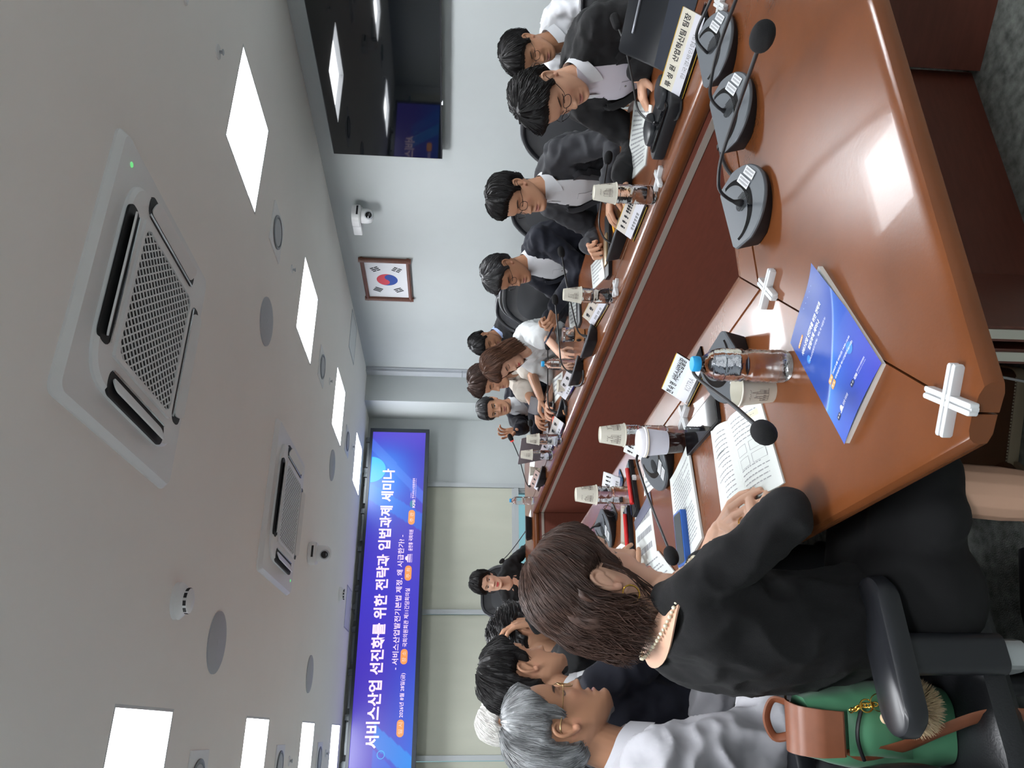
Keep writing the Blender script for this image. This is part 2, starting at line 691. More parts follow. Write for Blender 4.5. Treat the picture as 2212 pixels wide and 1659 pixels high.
for x, y, lab in ((2.83, 2.63, 'small ceiling sprinkler before the nearest right light panel'), (2.85, 4.46, 'small ceiling sprinkler between the first two right light panels'),
                  (2.87, 6.30, 'small ceiling sprinkler between the second and third right light panels'), (-0.17, 6.23, 'small ceiling sprinkler in the left row, nearer one'),
                  (-0.16, 8.07, 'small ceiling sprinkler in the left row, close to the screen'), (2.9, 8.1, 'small ceiling sprinkler beside the farthest right light panel')):
    if sk is None:
        sk = thing('sprinkler', lab, 'sprinkler', (x, y, CEIL), 0, 'ceiling sprinklers')
        MB().lathe([(0.034, 0), (0.033, -0.005), (0.018, -0.008), (0.001, -0.009)], 24).build('rosette', M_WPLAST, sk)
        MB().lathe([(0.008, -0.008), (0.008, -0.02), (0.014, -0.022), (0.014, -0.025), (0.001, -0.027)], 14).build('head', M_GREYPL, sk)
    else:
        again(sk, (x, y, CEIL), 0, lab)
sd = thing('smoke_detector', 'round white smoke detector with dark vents by the round speaker', 'smoke detector', (0.504, 3.325, CEIL), 0, 'smoke detectors')
MB().lathe([(0.075, 0), (0.075, -0.018), (0.062, -0.032), (0.05, -0.04), (0.05, -0.056), (0.03, -0.064), (0.001, -0.066)], 32).build('housing', M_WPLAST, sd)
b = MB()
for k in range(10):
    R = Matrix.Rotation(2 * PI * k / 10, 4, 'Z')
    b.box((0.047, -0.010, -0.054), (0.0515, 0.010, -0.042), 0, R)
b.build('vents', M_DARK, sd, smooth=False)
again(sd, (1.30, 8.09, CEIL), 0.3, 'tiny far smoke detector just before the wall screen')
acc = None
for x, y, lab in ((3.91, 7.42, 'flush white ceiling access panel by the right wall corner'), (1.27, 8.86, 'flush white ceiling access panel above the wall screen')):
    if acc is None:
        acc = thing('access_panel', lab, 'access panel', (x, y, CEIL), 0, 'flush access panels')
        b = MB()
        for lo, hi in (((-0.225, -0.225, -0.004), (0.225, -0.213, 0)), ((-0.225, 0.213, -0.004), (0.225, 0.225, 0)),
                       ((-0.225, -0.213, -0.004), (-0.213, 0.213, 0)), ((0.213, -0.213, -0.004), (0.225, 0.213, 0))):
            b.box(lo, hi)
        b.build('frame', M_GREYPL, acc, smooth=False)
        MB().box((-0.211, -0.211, -0.003), (0.211, 0.211, 0)).build('door', M_WPLAST, acc, smooth=False)
    else:
        again(acc, (x, y, CEIL), 0, lab)


def ptz(name, label, loc, rz, wall=False):
    t = thing(name, label, 'camera', loc, rz, 'white dome cameras')
    if wall:
        # bracket against the wall at local +x
        MB().prism(rrect(0.20, 0.17, 0.02), 0.0, 0.075, 0.006, 0, Matrix.Translation((-0.10, 0.075, 0)), 0.006).build('bracket', M_WPLAST, t)
        z0 = 0.0
        cx, cy = -0.125, -0.03
    else:
        z0 = 0.0
        cx, cy = 0.0, 0.0
    Mt = Matrix.Translation((cx, cy, z0))
    base = MB().prism(rrect(0.17, 0.17, 0.06, 8), -0.065 if not wall else 0.0, 0.0 if not wall else 0.075, 0.006, 0, Mt, 0.012)
    base = base.build('base', M_WPLAST, t)
    zz = -0.065 if not wall else 0.0
    MB().prism(rrect(0.09, 0.008, 0.003), zz + 0.02, zz + 0.036, 0, 0, Mt @ Matrix.Translation((0, -0.083, 0))).build('infrared_window', M_BLACKGL, base)
    hd = MB().lathe([(0.062, zz), (0.064, zz - 0.03), (0.064, zz - 0.055), (0.055, zz - 0.085), (0.03, zz - 0.105), (0.001, zz - 0.11)], 32, 0, Mt).build('dome', M_WPLAST, t)
    dirn = V((-0.35, -1, -0.25)).normalized() if not wall else V((-0.5, -1, -0.35)).normalized()
    c = V((cx, cy, zz - 0.055))
    Ml = frame(c + dirn * 0.045, dirn.cross(V((0, 0, 1))), V((0, 0, 1)))
    Ml = Ml @ Matrix.Rotation(0 if True else 0, 4, 'X')
    zx = (Ml.to_3x3() @ V((0, 0, 1))).dot(dirn)
    s = 1 if zx > 0 else -1
    ln = MB().lathe([(0.036, 0), (0.036, s * 0.024), (0.029, s * 0.027), (0.027, s * 0.020)], 28, 0, Ml).build('lens_ring', M_GREYPL, hd)
    MB().lathe([(0.0275, s * 0.018), (0.0275, s * 0.022), (0.012, s * 0.0235), (0.001, s * 0.0235)], 28, 0, Ml).build('lens', M_BLACKGL, ln)
    return t


ptz('conference_camera', 'white dome camera hanging from the ceiling before the screen', (1.31, 6.18, CEIL), 0)
ptz('conference_camera', 'white dome camera on a bracket high on the right wall', (WALL_R, 5.50, 2.235), 0, True)

# ------------------------------------------------------------------ television on the right wall
TY0, TY1, TZ0, TZ1 = 3.24, 4.745, 1.538, 2.378
t = thing('television', 'big black wall television, switched off, reflecting the ceiling lights', 'television', (WALL_R, 4.0, TZ0))
TX = WALL_R - 0.085
b = MB().box((TX, TY0 - 4.0, 0), (TX + 0.045, TY1 - 4.0, TZ1 - TZ0), 0, Matrix.Translation((-WALL_R, 0, 0)))
b.build('housing', M_BLACKPL, t, smooth=False)
b = MB().box((TX - 0.002, TY0 - 3.994, 0.012), (TX + 0.0005, TY1 - 4.006, TZ1 - TZ0 - 0.006), 0, Matrix.Translation((-WALL_R, 0, 0)))
b.build('screen', mat('tv_glass', (9, 11, 14), 0.03, spec=0.65), t, smooth=False)
MB().box((-0.04, -0.5, 0.1), (0, 0.5, 0.7)).build('wall_mount', M_BLACKPL, t, smooth=False)
MB().box((TX - WALL_R - 0.003, 0.15, -0.006), (TX - WALL_R + 0.012, 0.175, 0.004)).build('standby_light', mat('white_led', (240, 245, 255), 0.4, emit=1.2), t, smooth=False)

# ------------------------------------------------------------------ framed national flag
t = thing('framed_flag', 'brown wooden frame with the red and blue circle flag on the right wall', 'picture', (WALL_R, 6.66, 1.86))
FW, FH = 0.76, 0.485
m_fw = mat('frame_wood', (98, 58, 44), 0.35, noise_amt=0.15, noise_scale=12, stretch=(1, 1, 6))
b = MB()
for z in (0.02, FH - 0.02):
    b.tube([(-0.02, -FW / 2, z), (-0.02, FW / 2, z)], 0.02, 14)
for y in (-FW / 2 + 0.022, FW / 2 - 0.022):
    b.tube([(-0.022, y, -0.01), (-0.022, y, FH + 0.01)], 0.024, 14)
b.build('frame', m_fw, t)
# flag face in local x = +y of the picture seen from the room (left is +Y)
m_flag = mat('flag_white', (226, 228, 232), 0.6)
b = MB().box((-0.012, -FW / 2 + 0.04, 0.03), (-0.006, FW / 2 - 0.04, FH - 0.03))
b.build('flag_sheet', m_flag, t, smooth=False)
FM = frame((-0.0135, 0, FH / 2), (0, -1, 0), (0, 0, 1))
b = MB()
Rr = 0.105
ta = math.atan2(2, 3)


def half(sign):
    pts = []
    for k in range(25):
        a = PI * k / 24 if sign > 0 else PI + PI * k / 24
        pts.append((Rr * math.cos(a), Rr * math.sin(a)))
    if sign > 0:        # red above: from (-R,0) back along the wave
        for k in range(1, 13):
            a = PI + PI * k / 12
            pts.append((-Rr / 2 + Rr / 2 * math.cos(a), Rr / 2 * math.sin(a)))
        for k in range(1, 12):
            a = PI - PI * k / 12
            pts.append((Rr / 2 + Rr / 2 * math.cos(a), Rr / 2 * math.sin(a)))
    else:
        for k in range(1, 13):
            a = PI * k / 12
            pts.append((Rr / 2 + Rr / 2 * math.cos(a), Rr / 2 * math.sin(a)))
        for k in range(1, 12):
            a = 2 * PI - PI * k / 12
            pts.append((-Rr / 2 + Rr / 2 * math.cos(a), Rr / 2 * math.sin(a)))
    return pts


for sign, col, nm in ((1, (200, 62, 74), 'red_half'), (-1, (30, 70, 150), 'blue_half')):
    pts = half(sign)
    Mr = FM @ Matrix.Rotation(-ta, 4, 'Z')
    bb = MB().add([(q[0], q[1], 0) for q in pts], [tuple(range(len(pts)))], 0, Mr)
    bb.build(nm, mat('flag_' + nm, col, 0.6), t, smooth=False)
TRI = {'geon': (1, 1, 1), 'gon': (0, 0, 0), 'gam': (0, 1, 0), 'ri': (1, 0, 1)}
for nm, sx, sy in (('geon', -1, 1), ('gon', 1, -1), ('gam', 1, 1), ('ri', -1, -1)):
    ang = math.atan2(sy * 0.125, sx * 0.225)
    b = MB()
    for i, full in enumerate(TRI[nm]):
        Mk = FM @ Matrix.Rotation(ang, 4, 'Z') @ Matrix.Translation((0.19 + 0.027 * i, 0, 0))
        for lo, hi in (((-0.008, -0.042, 0), (0.008, 0.042, 0.0005)),) if full else (((-0.008, -0.042, 0), (0.008, -0.004, 0.0005)), ((-0.008, 0.004, 0), (0.008, 0.042, 0.0005))):
            b.box(lo, hi, 0, Mk)
    b.build('black_bars', mat('flag_black', (28, 30, 34), 0.6), t, smooth=False)


# ------------------------------------------------------------------ wide display on the far wall
SY = 9.17
SX0, SX1, SZ0, SZ1 = -0.80, 3.49, 1.745, 2.408
t = thing('display_screen', 'very wide lit blue display with Korean seminar title on the far wall', 'display', ((SX0 + SX1) / 2, SY, SZ0))
ox, oz = (SX0 + SX1) / 2, SZ0
hw, hh = (SX1 - SX0) / 2, SZ1 - SZ0
b = MB()
e = 0.045
b.box((-hw - e, -0.012, -e), (hw + e, 0.10, 0))
b.box((-hw - e, -0.012, hh), (hw + e, 0.10, hh + 0.035))
b.box((-hw - e, -0.012, 0), (-hw, 0.10, hh))
b.box((hw, -0.012, 0), (hw + e, 0.10, hh))
b.build('bezel', mat('bezel_black', (26, 32, 40), 0.5), t, smooth=False)
MB().box((-hw, 0.02, 0), (hw, 0.10, hh)).build('cabinet', M_BLACKPL, t, smooth=False)
b = MB()
for k in range(9):
    x = -hw + 0.3 + k * (2 * hw - 0.6) / 8
    b.box((x - 0.16, 0.03, hh + 0.035), (x + 0.16, 0.12, hh + 0.062))
    b.box((x + 0.18, 0.05, hh + 0.035), (x + 0.24, 0.09, hh + 0.085))
for x in (-hw + 0.5, 0, hw - 0.5):
    b.box((x - 0.03, 0.04, hh + 0.03), (x + 0.03, 0.08, CEIL - SZ0))
b.build('mounting_rail', mat('rail_grey', (110, 116, 120), 0.5, metal=0.3), t, smooth=False)


def lerp(a, b, k):
    return tuple(a[i] + (b[i] - a[i]) * k for i in range(3))


def screen_col(u, v):
    """the picture on the display: violet, royal blue and azure fields"""
    c = lerp((70, 48, 190), (20, 104, 228), min(1, max(0, (0.62 - v) * 1.5)) * max(0, 1 - abs(u - 0.12) / 0.42))
    c = lerp(c, (62, 58, 205), max(0, 1 - abs(u - 0.55) / 0.2) * 0.7)
    k = math.exp(-(((u - 0.86) / 0.11) ** 2 + ((v - 0.75) / 0.55) ** 2))
    c = lerp(c, (16, 128, 246), min(1, k * 1.1))
    c = lerp(c, (96, 78, 216), max(0, (u - 0.93) / 0.07) * 0.8)
    c = lerp(c, (92, 82, 205), max(0, (0.13 - u) / 0.13) * max(0, v - 0.25) * 1.2)
    # slanted light beams
    for x0, sl, w, amt, cc in ((0.165, 0.20, 0.05, 0.55, (14, 168, 250)), (0.10, 0.24, 0.05, 0.4, (16, 130, 240)), (0.90, 0.16, 0.035, 0.5, (84, 140, 246)), (0.80, 0.09, 0.05, 0.45, (20, 150, 250))):
        xx = x0 + (sl * (v - 0.5) if x0 > 0.5 else sl * (v - 0.25) * 0.6)
        if xx - w < u < xx and (x0 > 0.5 or v < 0.62):
            c = lerp(c, cc, amt)
    return c


nu, nv = 220, 34
b = MB().grid(lambda u, v: (-hw + 2 * hw * u, 0.0, hh * v), nu, nv)
me = b.mesh('picture')
at = me.color_attributes.new('pic', 'FLOAT_COLOR', 'POINT')
buf = []
for j in range(nv + 1):
    for i in range(nu + 1):
        buf += list(lin(screen_col(i / nu, j / nv))) + [1.0]
at.data.foreach_set('color', buf)
link('picture', me, mat('display_picture', (60, 80, 220), 0.4, emit=1.0, attr='pic'), t, smooth=False)
m_txt = mat('display_white', (255, 226, 248), 0.5, emit=1.15)
m_org = mat('display_orange', (255, 160, 84), 0.5, emit=1.0)
m_pnk = mat('display_pale_pink', (255, 214, 190), 0.5, emit=1.0)


def on_screen(x, z, dy=-0.003):
    return frame((x - ox, dy, z - oz), (1, 0, 0), (0, 0, 1))


b = MB()
put_text(b, '서비스산업 선진화를 위한 전략과 입법과제 세미나', on_screen(1.432, 2.105), 3.14, 0.150, 0.030)
b.build('title_lettering', m_txt, t, smooth=False)
b = MB()
put_text(b, '- 서비스산업발전기본법 제정, 왜 시급한가? -', on_screen(1.415, 1.938), 1.52, 0.075, 0.012)
b.build('subtitle_lettering', m_txt, t, smooth=False)
for x0, x1, z in ((-0.03, 0.145, 1.882), (0.712, 0.876, 1.880), (1.636, 1.812, 1.880), (2.302, 2.484, 1.872)):
    b = MB()
    b.prism([((x0 + x1) / 2 - ox + q[0], q[1]) for q in rrect(x1 - x0, 0.078, 0.037)], 0, 0.002, 0, 0, Matrix.Translation((0, -0.001, z - oz)) @ Matrix.Rotation(PI / 2, 4, 'X'))
    b.build('orange_pill', m_org, t, smooth=False)
for s, x, z in (('일 시', 0.058, 1.858), ('장 소', 0.794, 1.856), ('주 최', 1.724, 1.856), ('주 관', 2.393, 1.848)):
    b = MB()
    put_text(b, s, on_screen(x, z, -0.0045), 0.115, 0.046, 0.012)
    b.build('pill_lettering', m_pnk, t, smooth=False)
for s, x, z, w, h, bo in (('2026년 8월 28일(금)', 0.165, 1.850, 0.455, 0.056, 0.010), ('국회의원회관 제11간담회의실', 0.898, 1.850, 0.65, 0.054, 0.010),
                          ('윤한홍 국회의원', 1.985, 1.842, 0.255, 0.052, 0.014), ('한국서비스산업총연합회', 2.630, 1.850, 0.255, 0.030, 0.012),
                          ('Korea Federation of Service Industry', 2.630, 1.830, 0.255, 0.012, 0.0), ('사단법인', 2.630, 1.886, 0.07, 0.012, 0.0),
                          ('대한민국국회', 1.848, 1.838, 0.10, 0.018, 0.0), ('KFSI', 2.512, 1.836, 0.10, 0.034, 0.02)):
    b = MB()
    put_text(b, s, on_screen(x, z), w, h, bo, 'L')
    b.build('detail_lettering', m_txt, t, smooth=False)
b = MB()                                                       # little domed hall emblem
Mx = on_screen(1.898, 1.862)
b.add([(-0.05, 0, 0), (0.05, 0, 0), (0.05, 0.006, 0), (-0.05, 0.006, 0)], [(0, 1, 2, 3)], 0, Mx)
for k in range(7):
    x = -0.042 + k * 0.014
    b.add([(x - 0.003, 0.006, 0), (x + 0.003, 0.006, 0), (x + 0.003, 0.03, 0), (x - 0.003, 0.03, 0)], [(0, 1, 2, 3)], 0, Mx)
b.add([(-0.046, 0.03, 0), (0.046, 0.03, 0), (0.046, 0.037, 0), (-0.046, 0.037, 0)], [(0, 1, 2, 3)], 0, Mx)
dome = [(0.026 * math.cos(PI * k / 12), 0.037 + 0.026 * math.sin(PI * k / 12), 0) for k in range(13)]
b.add(dome, [tuple(range(13))], 0, Mx)
b.build('hall_emblem', m_txt, t, smooth=False)
b = MB()
Mx = on_screen(2.560, 1.872, -0.002)
pts = [(0.045 * math.cos(a), 0.030 * math.sin(a), 0) for a in [2 * PI * k / 30 for k in range(30)]]
b.add(pts, [tuple(range(30))], 0, Mx)
b.build('oval_emblem', mat('display_teal', (40, 130, 170), 0.5, emit=1.0), t, smooth=False)
b = MB()
Mx = on_screen(2.99, 2.40, -0.0022)
pts = [(0.165 * math.cos(a), 0.180 * math.sin(a), 0) for a in [PI + PI * k / 30 for k in range(31)]]
b.add(pts, [tuple(range(31))], 0, Mx)
b.build('cyan_half_disc', mat('display_cyan', (12, 196, 250), 0.5, emit=1.0), t, smooth=False)
b = MB()
Mx = on_screen(-0.20, 2.075, -0.0022)
ring = [(r * math.cos(a), r * math.sin(a), 0) for r in (0.036, 0.042) for a in [2 * PI * k / 36 for k in range(36)]]
b.add(ring, [(k, (k + 1) % 36, 36 + (k + 1) % 36, 36 + k) for k in range(36)], 0, Mx)
b.build('thin_ring', mat('display_sky', (60, 190, 250), 0.5, emit=1.0), t, smooth=False)


# ------------------------------------------------------------------ conference table: a mitred ring of four sections
TZ = 0.74
M_TOP = mat('table_lacquer', (106, 60, 32), 0.25, spec=0.38, coat=0.10, noise_amt=0.20, noise_scale=5, stretch=(1, 1, 1), bump=0.06, bump_scale=160)
M_PANEL = mat('table_panel', (106, 58, 46), 0.38, noise_amt=0.12, noise_scale=14, stretch=(1, 1, 6))
M_STRIP = mat('metal_strip', (196, 192, 182), 0.35, metal=0.6)
M_SEAM = mat('dark_seam', (36, 17, 9), 0.8)
OX0, OX1, OY0, OY1 = 0.332, 2.25, 0.808, 6.62
IX0, IX1, IY0, IY1 = 0.98, 1.607, 1.482, 5.97


def fix_normals(me):
    import bmesh
    bm = bmesh.new()
    bm.from_mesh(me)
    bmesh.ops.recalc_face_normals(bm, faces=bm.faces)
    bm.to_mesh(me)
    bm.free()
    me.update()


def table_section(label, O, inw, along, L, W, r0, r1):
    t = thing('conference_table', label, 'table', (O[0], O[1], 0), 0, 'sections of the ring-shaped conference table')
    inw, along = V(inw), V(along)

    def sweep(prof, gap=0.0026, round_c=0.0):
        vs = []
        n = len(prof)
        for w, z in prof:
            vs.append(inw * w + along * max(w * r0 + gap, round_c - w) + V((0, 0, z)))
        for w, z in prof:
            vs.append(inw * w + along * (L - max(w * r1 + gap, round_c - w)) + V((0, 0, z)))
        fs = [(i, (i + 1) % n, n + (i + 1) % n, n + i) for i in range(n)]
        k = max([i for i in range(n) if abs(prof[i][0] - round_c / 2) < 1e-6], default=0) if round_c else 0
        if k:                              # the cut corner and the mitre are two flat faces
            mit = list(range(k, n)) + [0]
            fs += [tuple(range(k + 1)), tuple(mit), tuple(range(n, n + k + 1)), tuple(n + i for i in mit)]
        else:
            fs += [tuple(range(n)), tuple(range(n, 2 * n))]
        return vs, fs

    def part(name, prof, m, parent=t, **k):
        b = MB().add(*sweep(prof, **k))
        me = b.mesh(name)
        fix_normals(me)
        return link(name, me, m, parent, 28)
    top = [(0.03, 0.706), (0.010, 0.707), (0.001, 0.711), (0, 0.718), (0.001, 0.729), (0.005, 0.736), (0.013, 0.740)]
    for w in (0.03, 0.06):
        top.append((w, 0.740))
    top += [(W - 0.118, 0.740), (W - 0.1165, 0.737), (W - 0.111, 0.737), (W - 0.1095, 0.740), (W - 0.030, 0.740), (W - 0.016, 0.738),
            (W - 0.006, 0.732), (W, 0.722), (W + 0.002, 0.710), (W, 0.699), (W - 0.005, 0.690), (W - 0.014, 0.686), (W - 0.03, 0.686)]
    part('tabletop', top, M_TOP, round_c=0.06)
    part('apron_panel', [(W - 0.036, 0.0), (W - 0.036, 0.688), (W - 0.010, 0.688), (W - 0.010, 0.0)], M_PANEL)
    part('metal_strip', [(W - 0.012, 0.650), (W - 0.012, 0.670), (W - 0.006, 0.670), (W - 0.006, 0.650)], M_STRIP)
    # diagonal end panels under the mitres, edged with a pale metal strip
    for rr, sgn, base in ((r0, 1, V((0, 0, 0))), (r1, -1, along * L)):
        a = base + inw * (W - 0.045) + along * sgn * ((W - 0.045) * rr + 0.012)
        c = base + inw * 0.26 + along * sgn * (0.26 * rr + 0.012)
        d = (c - a).normalized()
        nrm = V((-d.y, d.x, 0))
        if nrm.dot(along * sgn) < 0:
            nrm = -nrm
        b = MB()
        b.box((0, 0, 0.0), ((c - a).length, 0.026, 0.694), 0, frame(a, d, nrm) if frame(a, d, nrm).to_3x3().col[2].z > 0 else frame(a + nrm * 0.026, d, -nrm))
        g = b.build('gable_panel', M_PANEL, t, smooth=False)
        b = MB()
        Mf = frame(c, d, nrm)
        if Mf.to_3x3().col[2].z < 0:
            Mf = frame(c + nrm * 0.026, d, -nrm)
        b.box((0, 0.005, 0.0), (0.004, 0.021, 0.69), 0, Mf)
        b.build('edge_strip', M_STRIP, g, smooth=False)
    return t


WL, WN, WR, WF_ = IX0 - OX0, IY0 - OY0, OX1 - IX1, OY1 - IY1
table_section('left arm of the brown conference table, in front of the woman in black', (OX0, OY0), (1, 0, 0), (0, 1, 0), OY1 - OY0, WL, WN / WL, WF_ / WL)
table_section('near end of the brown conference table, carrying three microphones in a row', (OX0, OY0), (0, 1, 0), (1, 0, 0), OX1 - OX0, WN, WL / WN, WR / WN)
table_section('right arm of the brown conference table, with men in suits behind it', (OX1, OY0), (-1, 0, 0), (0, 1, 0), OY1 - OY0, WR, WN / WR, WF_ / WR)
table_section('far end of the brown conference table, by the woman facing the camera', (OX0, OY1), (0, -1, 0), (1, 0, 0), OX1 - OX0, WF_, WL / WF_, WR / WF_)

# ------------------------------------------------------------------ things on the table: materials
M_MICB = mat('mic_black', (24, 26, 30), 0.55)
M_MICT = mat('mic_grey', (88, 93, 98), 0.42, metal=0.25)
M_FOAM = mat('foam_black', (17, 17, 19), 0.95, bump=0.6, bump_scale=900)
M_NECK = mat('gooseneck_black', (24, 24, 27), 0.38)
M_LABEL = mat('label_white', (205, 207, 209), 0.5)
M_PAPER = mat('paper_white', (205, 210, 207), 0.7)
M_PRINT = mat('print_grey', (142, 144, 148), 0.8)
M_PRINTD = mat('print_black', (34, 34, 38), 0.8)
M_WATER = mat('clear_bottle', (246, 250, 252), 0.04, trans=1.0, ior=1.33, spec=0.7, bump=0.35, bump_scale=90)
M_CAP = mat('cap_blue', (36, 158, 218), 0.4)
M_CUP = mat('cup_paper', (210, 207, 194), 0.6)
M_SKETCH = mat('cup_sketch', (150, 142, 134), 0.7)
M_ACRYL = mat('acrylic', (240, 238, 236), 0.05, trans=1.0, ior=1.25)
M_CLIP = mat('clip_white', (206, 208, 210), 0.35)


def mic_outline():
    pts = [(-0.092, 0.048), (-0.080, 0.055), (0.080, 0.055), (0.092, 0.048)]
    for k in range(25):
        a = math.radians(12 + 156 * k / 24)
        pts.append((0.103 * math.cos(a), 0.020 - 0.098 * math.sin(a) + 0.004))
    return pts


def mic_top(y):
    return 0.040 + 0.016 * (y / 0.055)


def microphone(label, loc, rz, neck, head_r=0.0175, head_len=0.058, ring=False, stickers=True, foam=True):
    """conference microphone: wedge base, tilted grey top, gooseneck through the world points of neck"""
    t = thing('conference_microphone', label, 'microphone', loc, rz, 'conference microphones on the table')
    inv = (Matrix.Translation(loc) @ Matrix.Rotation(rz, 4, 'Z')).inverted()
    P0 = mic_outline()
    n = len(P0)

    def ring_(k, f):
        return [(x * k, (y + 0.01) * k - 0.01, f(y)) for x, y in P0]
    rings = [ring_(0.86, lambda y: 0.0), ring_(0.90, lambda y: 0.004), ring_(1.0, lambda y: mic_top(y) - 0.007)]
    vs = [q for r in rings for q in r]
    fs = [tuple(range(n))]
    for a in range(2):
        for i in range(n):
            j = (i + 1) % n
            fs.append((a * n + j, a * n + i, (a + 1) * n + i, (a + 1) * n + j))
    fs.append(tuple(reversed(range(2 * n, 3 * n))))
    b = MB().add(vs, fs)
    me = b.mesh('base')
    fix_normals(me)
    link('base', me, M_MICB, t, 40)
    rings = [ring_(1.0, lambda y: mic_top(y) - 0.007), ring_(1.012, lambda y: mic_top(y) - 0.003), ring_(0.99, lambda y: mic_top(y))]
    vs = [q for r in rings for q in r]
    fs = []
    for a in range(2):
        for i in range(n):
            j = (i + 1) % n
            fs.append((a * n + j, a * n + i, (a + 1) * n + i, (a + 1) * n + j))
    fs.append(tuple(reversed(range(2 * n, 3 * n))))
    b = MB().add(vs, fs)
    me = b.mesh('top_plate')
    fix_normals(me)
    tp = link('top_plate', me, M_MICT, t, 40)
    S = frame((0, 0, mic_top(0) + 0.0006), (1, 0, 0), (0, 1, 0.016 / 0.055))
    b = MB()
    pts = []
    for k in range(21):
        a = math.radians(-4 + 188 * k / 20)
        pts.append(((0.082 * math.cos(a), 0.030 - 0.066 * math.sin(a), 0), (0.074 * math.cos(a), 0.034 - 0.052 * math.sin(a), 0)))
    b.add([q for p in pts for q in p], [(2 * k, 2 * k + 1, 2 * k + 3, 2 * k + 2) for k in range(20)], 0, S)
    b.build('control_band', M_BLACKGL, tp, smooth=False)
    b = MB()
    for k in range(11):
        x = -0.020 + 0.004 * k
        h = math.sqrt(max(0, 0.022 ** 2 - x * x))
        b.box((x - 0.0007, -0.004 - h, 0.0002), (x + 0.0007, -0.004 + h, 0.0008), 0, S)
    b.build('speaker_slots', M_MICB, tp, smooth=False)
    if stickers:
        for x, y, w, nm in ((0.042, -0.024, 0.052, 'asset_label'), (0.046, -0.047, 0.046, 'maker_label')):
            M2 = S @ Matrix.Translation((x, y, 0.0008)) @ Matrix.Rotation(math.radians(22), 4, 'Z')
            lb = MB().box((-w / 2, -0.009, 0), (w / 2, 0.009, 0.0006), 0, M2).build(nm, M_LABEL, tp, smooth=False)
            pr = MB()
            for r in range(2):
                for c in range(7):
                    pr.box((-w / 2 + 0.004 + c * (w - 0.008) / 7, -0.006 + r * 0.007, 0.0006), (-w / 2 + 0.003 + (c + 0.8) * (w - 0.008) / 7, -0.002 + r * 0.007, 0.0009), 0, M2)
            pr.build('print', M_PRINT, lb, smooth=False)
    pts = [inv @ V(q) for q in neck]
    sp_ = spline(pts, 8)
    L = len(sp_)
    b = MB()
    b.tube(sp_, [0.0085 if k < L * 0.06 else (0.0085 - 0.0047 * min(1, (k - L * 0.06) / (L * 0.08))) for k in range(L)], 10)
    gn = b.build('gooseneck', M_NECK, t)
    d = (sp_[-1] - sp_[-2]).normalized()
    e = sp_[-1]
    b = MB()
    prof = []
    for k in range(13):
        a = PI * k / 12
        prof.append((max(0.0005, head_r * (math.sin(a) ** 0.62)), head_len * 0.5 * (1 - math.cos(a))))
    side = d.cross(V((0.3, 0.2, 0.9))).normalized()
    Mh = frame(e - d * 0.004, side, d.cross(side))
    if Mh.to_3x3().col[2].dot(d) < 0:
        Mh = frame(e - d * 0.004, side, -d.cross(side))
    b.lathe(prof, 20, 0, Mh)
    b.build('foam_windscreen', M_FOAM, gn)
    if ring:
        MB().lathe([(head_r * 0.55, -0.004), (head_r * 0.8, 0.0), (head_r * 0.8, 0.006), (head_r * 0.5, 0.008)], 18, 0, Mh).build('red_light_ring', mat('red_led', (240, 70, 60), 0.4, emit=0.8), gn)
    return t


def neck3(b, pts):
    return pts


# three on the near table end
microphone('grey microphone nearest the booklet, leftmost of three on near table end', (1.047, 1.303, 0.74), math.radians(10),
           [(1.044, 1.302, 0.776), (1.047, 1.297, 0.804), (1.057, 1.279, 0.834), (1.066, 1.243, 0.848), (1.072, 1.186, 0.859), (1.053, 1.042, 0.881), (1.004, 0.858, 0.917)], 0.0195, 0.06)
microphone('grey microphone in the middle of three on near table end', (1.304, 1.292, 0.74), math.radians(6),
           [(1.314, 1.31, 0.77), (1.313, 1.301, 0.796), (1.328, 1.285, 0.82), (1.336, 1.25, 0.831), (1.314, 1.141, 0.854), (1.272, 0.985, 0.875), (1.252, 0.884, 0.883)])
microphone('grey microphone at the picture edge, last of three on near table end', (1.541, 1.325, 0.74), math.radians(4),
           [(1.541, 1.349, 0.769), (1.539, 1.341, 0.79), (1.556, 1.324, 0.816), (1.558, 1.291, 0.824), (1.524, 1.196, 0.832), (1.465, 1.048, 0.847)])
# left arm
microphone('grey microphone behind the water bottle, its neck reaching over the open booklet', (0.764, 1.554, 0.74), math.radians(-88),
           [(0.758, 1.546, 0.804), (0.757, 1.538, 0.828), (0.752, 1.525, 0.849), (0.725, 1.5, 0.86), (0.673, 1.436, 0.864), (0.555, 1.27, 0.877), (0.448, 1.122, 0.896)], 0.0195, 0.06)
microphone('grey microphone beside the iced coffee, neck ending over the blue phone', (0.74, 2.178, 0.74), math.radians(-86),
           [(0.767, 2.17, 0.797), (0.77, 2.16, 0.822), (0.753, 2.136, 0.84), (0.716, 2.109, 0.847), (0.587, 2.003, 0.852), (0.404, 1.823, 0.86)])
microphone('grey microphone in front of the seated woman\'s face, neck bent behind her head', (0.747, 3.019, 0.74), math.radians(-80),
           [(0.768, 3.008, 0.79), (0.749, 3.008, 0.827), (0.714, 3.004, 0.85), (0.65, 2.968, 0.861), (0.539, 2.854, 0.868)])
